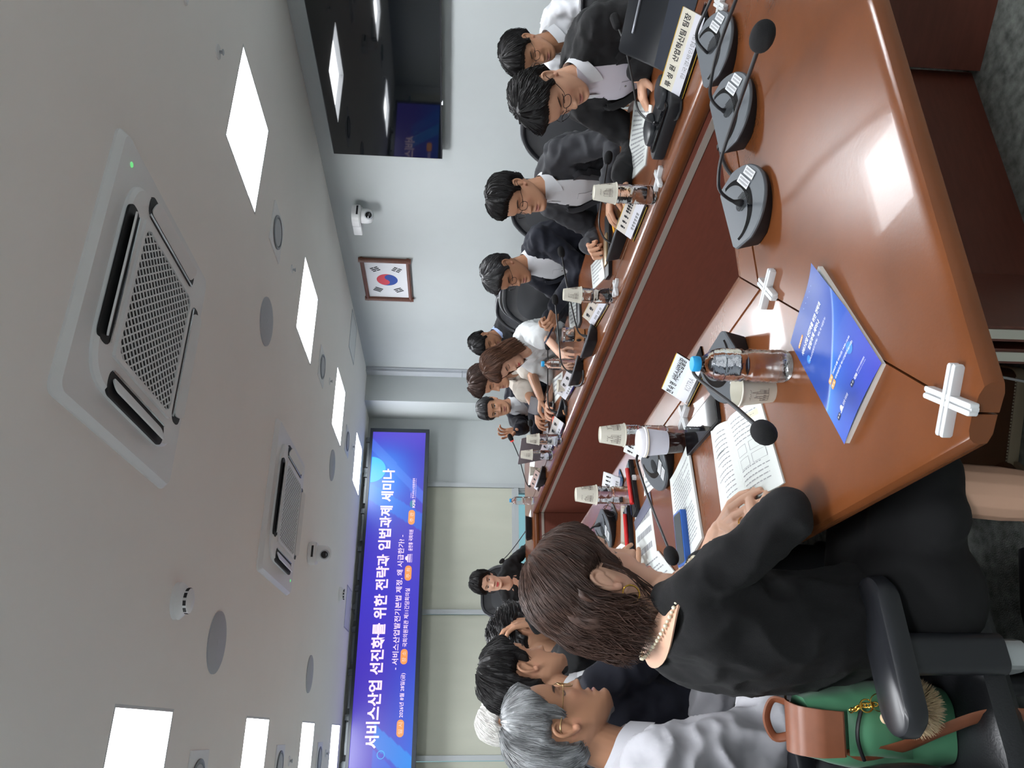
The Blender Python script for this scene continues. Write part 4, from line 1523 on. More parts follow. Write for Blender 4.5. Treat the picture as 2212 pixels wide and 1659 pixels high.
# open booklet in front of the woman
t = thing('open_booklet', 'open printed booklet under the woman\'s hand on the left arm', 'booklet', (0.56, 1.61, 0.74))
o = V(t.location)
SPH, SPF = V((0.671, 1.637, 0.74)) - o, V((0.446, 1.579, 0.74)) - o                # spine, head and foot
LH, LF = V((0.684, 1.742, 0.74)) - o, V((0.429, 1.752, 0.74)) - o
RH, RF = V((0.649, 1.445, 0.74)) - o, V((0.443, 1.393, 0.74)) - o
for side, (A, B_) in (('left', (LH, LF)), ('right', (RH, RF))):
    def pg(u, v, dz=0.0, A=A, B_=B_):
        p = (SPH * (1 - v) + SPF * v) * (1 - u) + (A * (1 - v) + B_ * v) * u
        return V((p.x, p.y, 0.0035 + 0.012 * math.sin(min(1, u * 1.15) * PI) ** 0.8 * (1 - 0.5 * u) + (0.006 * u * u * (1 - v) if side == 'left' else 0) + dz))
    b = MB().grid(lambda u, v: pg(u, v), 18, 14)
    k = len(b.v)
    b.grid(lambda u, v: V((pg(u, v).x, pg(u, v).y, 0.0)), 18, 14)
    w = 19
    rg = [i for i in range(w)] + [j * w + 18 for j in range(1, 15)] + [14 * w + i for i in range(17, -1, -1)] + [j * w for j in range(13, 0, -1)]
    for i in range(len(rg)):
        b.f.append((rg[(i + 1) % len(rg)], rg[i], k + rg[i], k + rg[(i + 1) % len(rg)]))
        b.m.append(0)
    me = b.mesh('page')
    fix_normals(me)
    page = link('page', me, M_PAPER, t, 40)
    rnd = random.Random(5 if side == 'left' else 9)
    b = MB()
    bd = MB()

    def strip(mb, v, u0, u1, h, dz=0.0007):
        n = max(1, int((u1 - u0) * 14))
        for q in range(n):
            a, c = u0 + (u1 - u0) * q / n, u0 + (u1 - u0) * (q + 1) / n
            mb.add([pg(a, v, dz), pg(c, v, dz), pg(c, v + h, dz), pg(a, v + h, dz)], [(0, 1, 2, 3)])
    # text runs across the page, which is read with its head at the spine's left
    for i in range(16):
        v = 0.08 + i * 0.052
        if side == 'right' and 6 <= i <= 10:
            continue
        u = 0.14
        e = rnd.choice([0.8, 0.7, 0.55, 0.85])
        while u < e:
            wd = rnd.uniform(0.04, 0.12)
            strip(b, v, u, min(u + wd, e), 0.010)
            u += wd + 0.02
    if side == 'left':
        strip(bd, 0.30, 0.30, 0.86, 0.006)
        for q in range(12):
            strip(bd, 0.80 - q * 0.0, 0.30 + q * 0.045, 0.30 + (q + 1) * 0.045, 0.026)
    else:
        for (u0, u1, v0, v1) in ((0.16, 0.44, 0.40, 0.50), (0.16, 0.44, 0.54, 0.64), (0.52, 0.84, 0.40, 0.50), (0.52, 0.84, 0.54, 0.64)):
            strip(b, v0, u0, u1, 0.004)
            strip(b, v1, u0, u1, 0.004)
            strip(b, v0, u0, u0 + 0.008, v1 - v0)
            strip(b, v0, u1 - 0.008, u1, v1 - v0)
    b.build('print', M_PRINT, page, smooth=False)
    if side == 'left':
        bd.build('bold_print', M_PRINTD, page, smooth=False)
    else:
        y = MB()
        strip(y, 0.10, 0.62, 0.88, 0.07, 0.0006)
        y.build('yellow_box', mat('pale_yellow', (240, 226, 178), 0.7), page, smooth=False)

quad_paper('printed_paper', 'printed paper stack under the blue phone', 'papers', [(0.679, 2.126, 0.74), (0.724, 1.935, 0.74), (0.455, 1.908, 0.74), (0.399, 2.136, 0.74)], 0.74, 0.006, 'printed papers on the table', 22, 3, curl=0.004)
quad_paper('printed_paper', 'white sheet with dark header strip beside the red-pen cases', 'papers', [(0.694, 2.619, 0.74), (0.686, 2.399, 0.74), (0.5, 2.365, 0.74), (0.498, 2.647, 0.74)], 0.74, 0.001, 'printed papers on the table', 3, 4)
quad_paper('header_folder', 'grey strip folder lying at the head of the white sheet', 'folder', [(0.68, 2.631, 0.74), (0.72, 2.387, 0.74), (0.672, 2.373, 0.74), (0.648, 2.62, 0.74)], 0.7415, 0.0015, m=mat('folder_grey', (96, 98, 116), 0.5))
quad_paper('open_report', 'open report pages under the bent microphone head beside the woman\'s chin', 'booklet', [(0.52, 2.661, 0.74), (0.515, 2.338, 0.74), (0.371, 2.1, 0.74), (0.347, 2.544, 0.74)], 0.742, 0.004, None, 10, 8)
quad_paper('printed_paper', 'white paper just in front of the seated woman\'s nose', 'papers', [(0.661, 3.064, 0.74), (0.656, 2.753, 0.74), (0.536, 2.745, 0.74), (0.53, 3.012, 0.74)], 0.74, 0.002, 'printed papers on the table', 5, 12)
quad_paper('printed_paper', 'paper corner between the grey microphone and the iced coffee', 'papers', [(0.82, 2.438, 0.74), (0.773, 2.279, 0.74), (0.716, 2.286, 0.74), (0.728, 2.469, 0.74)], 0.74, 0.001, 'printed papers on the table', 4, 14)
quad_paper('printed_paper', 'stack of papers under the black-suited man\'s hand', 'papers', [(2.174, 2.138, 0.74), (1.956, 1.94, 0.74), (1.818, 2.08, 0.74), (1.959, 2.37, 0.74)], 0.74, 0.004, 'printed papers on the table', 14, 15)
quad_paper('printed_paper', 'loose papers beside the charcoal-suited man\'s fist', 'papers', [(2.085, 3.126, 0.74), (1.984, 2.874, 0.74), (1.829, 2.832, 0.74), (1.934, 3.105, 0.74)], 0.74, 0.003, 'printed papers on the table', 6, 16)
quad_paper('printed_paper', 'papers with handwriting before the navy-suited man', 'papers', [(2.292, 3.837, 0.74), (2.121, 3.474, 0.74), (1.973, 3.483, 0.74), (2.103, 3.812, 0.74)], 0.74, 0.003, 'printed papers on the table', 6, 17)
quad_paper('printed_paper', 'papers below the clear sleeve cup, before the white-bloused woman', 'papers', [(1.884, 3.304, 0.74), (1.858, 3.102, 0.74), (1.777, 3.028, 0.74), (1.809, 3.218, 0.74)], 0.74, 0.002, 'printed papers on the table', 0, 18)
quad_paper('printed_paper', 'white sheets under the cream-shirted man\'s forearms', 'papers', [(2.149, 4.594, 0.74), (1.996, 4.143, 0.74), (1.879, 4.212, 0.74), (1.953, 4.543, 0.74)], 0.74, 0.003, 'printed papers on the table', 4, 19)
quad_paper('printed_paper', 'white papers spread over the right arm\'s far corner', 'papers', [(2.105, 6.074, 0.74), (2.018, 5.654, 0.74), (1.846, 5.894, 0.74), (1.931, 6.299, 0.74)], 0.74, 0.002, 'printed papers on the table', 0, 20)
quad_paper('printed_paper', 'white paper edge on the far table end, behind its microphone', 'papers', [(1.669, 6.26, 0.74), (1.675, 6.105, 0.74), (1.591, 6.082, 0.74), (1.599, 6.232, 0.74)], 0.74, 0.002, 'printed papers on the table', 0, 21)


# ------------------------------------------------------------------ phones, pens, tablets
def slab(name, label, cat, a, c, wid, th, m, z=0.74, r=0.008, group=None):
    """rounded slab lying from a to c"""
    a, c = V(a), V(c)
    x = c - a
    L = math.hypot(x.x, x.y)
    mid = (a + c) / 2
    t = thing(name, label, cat, (mid.x, mid.y, z), math.atan2(x.y, x.x), group)
    MB().prism(rrect(L, wid, r), 0, th, 0.0012, 0, None, 0.001).build('body', m, t)
    return t, L


t, L = slab('smartphone', 'black smartphone lying beside the KOTRA name plate, glossy screen', 'phone', (0.73, 1.946, 0.74), (0.73, 1.683, 0.74), 0.085, 0.010, M_BLACKPL)
MB().prism(rrect(L - 0.008, 0.077, 0.007), 0.0100, 0.0106).build('screen', M_BLACKGL, t)
t, L = slab('smartphone', 'blue smartphone lying on the printed papers', 'phone', (0.561, 2.051, 0.74), (0.412, 2.051, 0.74), 0.075, 0.016, mat('phone_blue', (38, 84, 160), 0.35), 0.746)
MB().prism(rrect(L - 0.012, 0.063, 0.007), 0.0158, 0.0168).build('screen', mat('phone_mirror', (120, 128, 132), 0.08, metal=0.8), t)
MB().box((-L / 2 + 0.03, -0.0385, 0.005), (-L / 2 + 0.07, -0.037, 0.010)).build('side_key', mat('phone_blue_dark', (24, 56, 116), 0.35), t)
M_RED = mat('pen_red', (198, 44, 44), 0.35)
for lab, a, c in (('black tray with red pen beside a cup-topped bottle, nearer one', (0.896, 2.614, 0.74), (0.692, 2.563, 0.74)), ('black tray with red pen, nearer to the seated woman\'s chin', (0.752, 2.691, 0.74), (0.557, 2.686, 0.74))):
    t, L = slab('pen_tray', lab, 'pen tray', a, c, 0.06, 0.016, M_BLACKPL, group='black pen trays')
    b = MB()
    for y0, y1 in ((-0.029, -0.026), (0.026, 0.029)):
        b.box((-L / 2 + 0.01, y0, 0.015), (L / 2 - 0.01, y1, 0.019))
    b.build('rim', M_BLACKGL, t, smooth=False)
    MB().tube([(-L * 0.34, 0.012, 0.0225), (L * 0.34, 0.012, 0.0225)], [0.0075, 0.0075], 12).build('red_pen', M_RED, t)
t, L = slab('pencil', 'orange pencil pointing at the seated woman\'s chin', 'pencil', (0.54, 2.699, 0.74), (0.474, 2.691, 0.74), 0.009, 0.009, mat('pencil_orange', (226, 138, 40), 0.4), r=0.004)
MB().lathe([(0.0045, 0), (0.0012, 0.018)], 10, 0, frame((L / 2, 0, 0.0045), (0, 1, 0), (0, 0, 1))).build('tip', mat('pencil_wood', (210, 170, 120), 0.6), t)
t, L = slab('pen_tray', 'long dark tray with a gold phone before the charcoal-suited man', 'pen tray', (2.046, 2.661, 0.74), (1.773, 2.744, 0.74), 0.085, 0.016, M_BLACKPL, group='black pen trays')
MB().prism([(q[0] + 0.02, q[1]) for q in rrect(0.14, 0.06, 0.008)], 0.016, 0.023, 0.001).build('gold_phone', mat('phone_gold', (150, 128, 96), 0.3, metal=0.5), t)
t, L = slab('pencil', 'yellow pencil in black holder behind the charcoal-suited man\'s name plate', 'pencil', (2.064, 2.615, 0.74), (1.855, 2.545, 0.74), 0.02, 0.012, M_BLACKPL, r=0.004)
MB().tube([(-L * 0.3, 0, 0.015), (L * 0.45, 0, 0.015)], 0.005, 10).build('shaft', mat('pencil_yellow', (232, 170, 50), 0.4), t)
t, L = slab('notebook', 'slim dark notebook before the navy-suited man', 'notebook', (2.116, 3.475, 0.74), (1.949, 3.489, 0.74), 0.10, 0.012, mat('notebook_dark', (52, 55, 58), 0.5), 0.7405)
t, L = slab('pen_tray', 'black pen holder with striped pen before the cream-shirted man', 'pen tray', (1.814, 4.147, 0.74), (1.686, 4.027, 0.74), 0.06, 0.015, M_BLACKPL, group='black pen trays')
MB().tube([(-L * 0.5, -0.02, 0.018), (L * 0.5, -0.02, 0.018)], 0.005, 8).build('pen', mat('pen_tan', (190, 140, 100), 0.4), t)
t, L = slab('snack_packet', 'small red and orange packet beside the cream-shirted man\'s microphone', 'packet', (1.804, 4.463, 0.74), (1.704, 4.399, 0.74), 0.07, 0.03, mat('packet_red', (214, 84, 62), 0.5), r=0.012)
MB().prism(rrect(L * 0.5, 0.04, 0.01), 0.029, 0.033, 0.001).build('orange_panel', mat('packet_orange', (232, 140, 60), 0.5), t)
t, L = slab('phone_case', 'grey-brown phone lying behind the woman\'s microphone', 'phone', (0.773, 2.748, 0.74), (0.637, 2.791, 0.74), 0.07, 0.012, mat('case_taupe', (138, 128, 110), 0.4))
MB().prism(rrect(L - 0.02, 0.05, 0.006), 0.012, 0.0128).build('back_panel', mat('case_pale', (164, 160, 146), 0.35), t)
t, L = slab('spectacle_case', 'folded dark spectacles beside the woman\'s microphone', 'spectacles', (0.844, 2.989, 0.74), (0.768, 2.902, 0.74), 0.03, 0.004, M_BLACKPL, r=0.004)
b = MB()
for s in (-1, 1):
    b.tube([(s * L * 0.25 + 0.02 * math.cos(a), 0.0, 0.022 + 0.017 * math.sin(a)) for a in [2 * PI * k / 16 for k in range(17)]], 0.0014, 6)
b.build('rims', M_BLACKPL, t)

# tablet with keyboard cover before the black-suited man
TA, TB_, TC, TD = V((1.845, 1.70, 0.752)), V((1.905, 1.34, 0.752)), V((2.01, 1.36, 0.905)), V((1.955, 1.70, 0.905))
t = thing('tablet', 'black tablet propped upright, its back and stylus toward the camera', 'tablet', (1.90, 1.52, 0.74))
o = V(t.location)
F = frame((TA + TB_) / 2 - o, TB_ - TA, TD - TA)
L, H = (TB_ - TA).length, (TD - TA).length
Mt = F @ Matrix.Translation((0, H / 2, 0))
MB().prism(rrect(L, H, 0.012), -0.004, 0.003, 0.001, 0, Mt, 0.001).build('body', mat('tablet_back', (26, 29, 34), 0.35), t)
b = MB()
ol = rrect(L + 0.002, H + 0.002, 0.013)
n = len(ol)
b.add([(q[0], q[1], -0.0022) for q in ol] + [(q[0], q[1], 0.0012) for q in ol], [(i, (i + 1) % n, n + (i + 1) % n, n + i) for i in range(n)], 0, Mt)
b.build('metal_edge', mat('tablet_edge', (176, 180, 190), 0.25, metal=0.8), t)
MB().capsule((-L * 0.28, H * 0.30, 0.007), (L * 0.22, H * 0.30, 0.007), 0.0042, 0.0042, 12).build('stylus', mat('stylus_silver', (128, 132, 140), 0.3, metal=0.7), t)
for k in range(len(t.children)):
    pass
st = t.children[-1]
st.matrix_local = Mt
MB().lathe([(0.010, 0.003), (0.010, 0.005), (0.001, 0.0055)], 18, 0, Mt @ Matrix.Translation((L * 0.43, H * 0.36, 0))).build('camera_lens', M_BLACKGL, t)
MB().prism(rrect(0.25, 0.36, 0.012), 0.0, 0.009, 0.002, 0, Matrix.Translation((0.10, 0.0, 0.0))).build('keyboard_cover', mat('cover_navy_leather', (38, 44, 56), 0.5), t)
MB().add([TA - o + V((-0.02, 0, -0.010)), TB_ - o + V((-0.02, 0, -0.010)), (TB_ + TC) / 2 - o, (TA + TD) / 2 - o, TA - o + V((-0.01, 0, -0.010)), TB_ - o + V((-0.01, 0, -0.010)), (TB_ + TC) / 2 - o + V((0.004, 0, 0)), (TA + TD) / 2 - o + V((0.004, 0, 0))],
         [(0, 1, 2, 3), (7, 6, 5, 4), (0, 4, 5, 1), (1, 5, 6, 2), (2, 6, 7, 3), (3, 7, 4, 0)]).build('fold_out_stand', mat('cover_navy_leather', (38, 44, 56), 0.5), t, smooth=False)

# laptops towards the far corner
def laptop(label, loc, rz, w=0.30, d=0.21, lean=20, m=(112, 104, 108)):
    t = thing('laptop', label, 'laptop', loc, rz)
    MB().prism([(q[0], q[1] + d / 2) for q in rrect(w, d, 0.01)], 0, 0.012, 0.002).build('keyboard_base', mat('laptop_grey_%d' % m[0], m, 0.4, metal=0.3), t)
    Ml = Matrix.Translation((0, 0, 0.012)) @ Matrix.Rotation(math.radians(90 + lean), 4, 'X') @ Matrix.Rotation(PI, 4, 'Y')
    Ml = Matrix.Translation((0, 0.002, 0.012)) @ Matrix.Rotation(math.radians(90 + lean), 4, 'X')
    MB().prism([(q[0], q[1] + d / 2) for q in rrect(w, d, 0.01)], -0.003, 0.004, 0.001, 0, Ml).build('lid', mat('laptop_grey_%d' % m[0], m, 0.4, metal=0.3), t)
    MB().prism([(q[0], q[1] + d / 2) for q in rrect(w - 0.016, d - 0.02, 0.004)], -0.0036, -0.003, 0, 0, Ml).build('display', M_BLACKGL, t)
    return t


laptop('taupe laptop standing open, its lid toward the camera, near the gesturing man', (1.80, 4.95, 0.74), math.radians(-75), 0.31, 0.19, 14)
t = thing('tablet', 'grey tablet on a slanted stand beside the cream-shirted man\'s hands', 'tablet', (1.93, 4.62, 0.74), math.radians(-80))
MB().prism([(q[0], q[1] + 0.08) for q in rrect(0.20, 0.15, 0.01)], -0.003, 0.005, 0.001, 0, Matrix.Translation((0, 0, 0.01)) @ Matrix.Rotation(math.radians(70), 4, 'X')).build('body', mat('tablet_grey', (86, 82, 86), 0.4), t)
MB().box((-0.09, -0.02, 0), (0.09, 0.09, 0.008)).build('stand', M_BLACKPL, t, smooth=False)
t, L = slab('rolled_paper', 'white rolled paper lying before the cream-shirted man', 'paper roll', (2.097, 4.705, 0.74), (1.972, 4.732, 0.74), 0.03, 0.03, M_PAPER, r=0.012)


# ------------------------------------------------------------------ people
M_LENS = mat('spectacle_lens', (236, 240, 242), 0.03, trans=1.0, ior=1.03)
M_SHIRT = mat('shirt_white', (202, 204, 208), 0.75, noise_amt=0.02, noise_scale=300)
M_SHIRTL = mat('shirt_lilac', (198, 193, 203), 0.75)
M_BLACKS = mat('suit_black', (15, 15, 18), 0.85, sheen=0.03, noise_amt=0.12, noise_scale=400)
M_CHARC = mat('suit_charcoal', (42, 43, 48), 0.85, sheen=0.05, noise_amt=0.12, noise_scale=400)
M_NAVY = mat('suit_navy', (16, 19, 32), 0.85, sheen=0.03, noise_amt=0.12, noise_scale=400)
M_TROUS = mat('trousers_dark', (22, 23, 27), 0.85)
M_SHOE = mat('shoe_black', (20, 20, 22), 0.35)
M_GOLD = mat('gold', (222, 178, 80), 0.22, metal=1.0)

HZ = np.array([-.128, -.122, -.116, -.105, -.090, -.075, -.055, -.035, -.015, .005, .030])
HWID = np.array([.012, .022, .032, .0440, .0530, .0590, .0640, .0675, .0700, .0715, .0740])
HFR = np.array([.060, .078, .087, .0905, .0890, .0880, .0870, .0870, .0870, .0870, .0930])
HBK = np.array([-.050, -.042, -.028, -.008, .018, .044, .066, .080, .089, .094, .0985])


def head_dims(z):
    if z <= 0.03:
        return float(np.interp(z, HZ, HWID)), float(np.interp(z, HZ, HFR)), float(np.interp(z, HZ, HBK))
    q = min(1.0, (z - 0.03) / 0.0875)
    s = max(0.0, 1 - q ** 2.3) ** (1 / 2.3)
    return 0.0745 * s, 0.0935 * s, 0.0990 * s


def g(x, s):
    return math.exp(-(x / s) ** 2)


def head_pt(az, z, off=0.0, face=True):
    """az from the face, towards the person's right; z from eye level"""
    w, f, b = head_dims(z)
    w, f, b = w + off, f + off, b + off
    s, c = math.sin(az), math.cos(az)
    n = 2.25
    x = w * math.copysign(abs(s) ** (2 / n), s)
    y = (f - b) / 2 + (f + b) / 2 * math.copysign(abs(c) ** (2 / n), c)
    if face and c > 0:
        ax = abs(x)
        d = 0.0
        # nose: ridge, tip, wings
        ridge = 0.0
        if -0.050 < z < 0.016:
            t = (0.016 - z) / 0.058
            ridge = 0.0270 * max(0, min(1, t)) ** 1.15 * (1 if z > -0.042 else max(0, (z + 0.050) / 0.008))
        d += ridge * g(x, 0.0085 + 0.006 * max(0, min(1, (0.0 - z) / 0.045)))
        d += 0.0090 * g(ax - 0.0140, 0.0065) * g(z + 0.040, 0.0085)
        # eye sockets, lids, brow
        d -= 0.0115 * g(ax - 0.031, 0.018) * g(z - 0.001, 0.013)
        d += 0.0066 * g(ax - 0.031, 0.0125) * g(z + 0.000, 0.0075)
        d -= 0.0030 * g(ax - 0.031, 0.013) * g(z + 0.005, 0.0022)
        d += 0.0035 * g(ax - 0.028, 0.025) * g(z - 0.021, 0.008)
        # cheeks, lips, chin
        d += 0.0040 * g(ax - 0.043, 0.018) * g(z + 0.030, 0.020)
        d -= 0.0030 * g(ax - 0.030, 0.010) * g(z + 0.062, 0.014)
        d += 0.0072 * g(x, 0.019) * g(z + 0.0665, 0.0050)
        d += 0.0082 * g(x, 0.017) * g(z + 0.0800, 0.0060)
        d -= 0.0075 * g(x, 0.023) * g(z + 0.0735, 0.0022)
        d -= 0.0045 * g(x, 0.020) * g(z + 0.0920, 0.0060)
        d += 0.0060 * g(x, 0.018) * g(z + 0.1080, 0.0100)
        y += d
    return V((x, y, z))


SKIN = {'a': (196, 152, 126), 'b': (186, 140, 112), 'c': (206, 164, 140), 'd': (172, 126, 98)}


def skin_color(q, base, open_eyes, lips):
    """complexion by place on the head, head coordinates"""
    c = base
    ax = abs(q.x)
    if q.y > 0.03 and -0.13 < q.z < 0.07:
        hl = 0.0100 if q.z > -0.0735 else 0.0118
        if q.z > -0.0735:
            hl *= 1 - 0.25 * g(q.x, 0.004)
        k = (1 - (q.x / 0.0245) ** 2 - ((q.z + 0.0735) / hl) ** 2) * 2.2
        c = lerp(c, lips, min(1, max(0, k)))
        if ax < 0.025:
            k = (1 - abs(q.z + 0.0735) / 0.0019) * (1 - (q.x / 0.025) ** 4) * 1.6
            c = lerp(c, (92, 48, 44), min(1, max(0, k)))
        t = (ax - 0.0325) / 0.0185
        if abs(t) < 1:
            bz = 0.0215 + 0.0030 * t - 0.0035 * t * t
            k = (1 - abs(q.z - bz) / (0.0042 * (1 - 0.45 * max(0, t) ** 2))) * 2.2 * min(1, (1 - abs(t)) * 5)
            c = lerp(c, (40, 32, 30), min(0.95, max(0, k)))
        t = (ax - 0.031) / 0.0158
        if abs(t) < 1:
            if open_eyes:
                up, lo_ = 0.0055 * (1 - t * t) - 0.0005, -0.0045 * (1 - t * t) - 0.0005
                if lo_ < q.z < up:
                    c = (214, 206, 200)
                    r2 = math.hypot(ax - 0.031, q.z - 0.0005)
                    if r2 < 0.0062:
                        c = (30, 23, 21)
                lz = up
            else:
                lz = -0.0035 - 0.0030 * (1 - t * t)
            k = (1 - abs(q.z - lz) / 0.0022) * 2.0 * min(1, (1 - abs(t)) * 6)
            c = lerp(c, (34, 26, 24), min(1, max(0, k)))
        k = g(ax - 0.0085, 0.004) * g(q.z + 0.0475, 0.0022)
        c = lerp(c, (84, 50, 42), min(1, k * 0.8))
        k = g(ax - 0.042, 0.018) * g(q.z + 0.032, 0.018)
        c = lerp(c, (206, 138, 118), k * 0.22)
    if q.z < -0.02 and q.y < 0.02 and ax > 0.066:
        c = lerp(c, (204, 140, 120), 0.25)
    return c


def hand_shapes(mb, wrist, fwd, palm, side, curl=(0.35, 0.4, 0.45, 0.5), thumb=0.5, spread=0.10, k=1.0):
    """wrist point, finger direction, palm normal (out of the palm); side +1 when the thumb is on x"""
    f = V(fwd).normalized()
    p = V(palm)
    p = (p - f * p.dot(f)).normalized()
    x = f.cross(p) * side
    W = V(wrist)
    knuck = []
    for i, (ox, ln) in enumerate(((0.030, 0.086), (0.010, 0.090), (-0.010, 0.086), (-0.029, 0.078))):
        K = W + f * (ln * 0.92 * k) + x * (ox * k)
        mb.capsule(W + x * (ox * 0.55 * k) + f * 0.004, K, 0.0125 * k, 0.0105 * k, 10)
        knuck.append(K)
    mb.capsule(W + f * 0.03 * k + x * 0.012 * k, W + f * 0.06 * k - x * 0.012 * k, 0.014 * k, 0.014 * k, 10)
    lens = ((0.042, 0.025, 0.020), (0.046, 0.029, 0.021), (0.042, 0.027, 0.020), (0.033, 0.020, 0.018))
    for i in range(4):
        a = 0.0
        P = knuck[i]
        sp = (1.5 - i) * spread
        for j in range(3):
            a += curl[i] * (0.85 if j == 0 else 1.15)
            d = (f * math.cos(a) + p * math.sin(a))
            d = (d + x * sp * (1 if a < 1.2 else 0.2)).normalized()
            Q = P + d * lens[i][j] * k
            r0, r1 = (0.0095, 0.0088, 0.0082, 0.0072)[j] * k, (0.0095, 0.0088, 0.0082, 0.0072)[j + 1] * k
            mb.capsule(P, Q, r0, r1, 9)
            P = Q
    T0 = W + f * 0.022 * k + x * 0.022 * k + p * 0.006
    d = (f * 0.62 + x * 0.62 + p * thumb).normalized()
    T1 = T0 + d * 0.042 * k
    mb.capsule(T0, T1, 0.014 * k, 0.0105 * k, 10)
    d = (f * 0.85 + x * 0.2 + p * thumb * 1.1).normalized()
    T2 = T1 + d * 0.032 * k
    mb.capsule(T1, T2, 0.0102 * k, 0.009 * k, 9)
    d = (f * 0.95 - x * 0.1 + p * thumb * 1.2).normalized()
    mb.capsule(T2, T2 + d * 0.024 * k, 0.0092 * k, 0.0075 * k, 9)


def ik(S, W, l1, l2, pole):
    d = W - S
    L = min(d.length, (l1 + l2) * 0.995)
    u = d.normalized()
    a = (l1 * l1 - l2 * l2 + L * L) / (2 * L)
    h = math.sqrt(max(0, l1 * l1 - a * a))
    p = V(pole)
    p = (p - u * p.dot(u)).normalized()
    return S + u * a + p * h, S + u * L


TW = np.array([[0, .168, .105, .125], [.2, .158, .110, .108], [.4, .158, .112, .108], [.6, .172, .116, .115], [.78, .186, .112, .115],
               [.88, .182, .095, .105], [.94, .150, .078, .088], [.98, .095, .062, .072], [1.0, .066, .055, .062]])


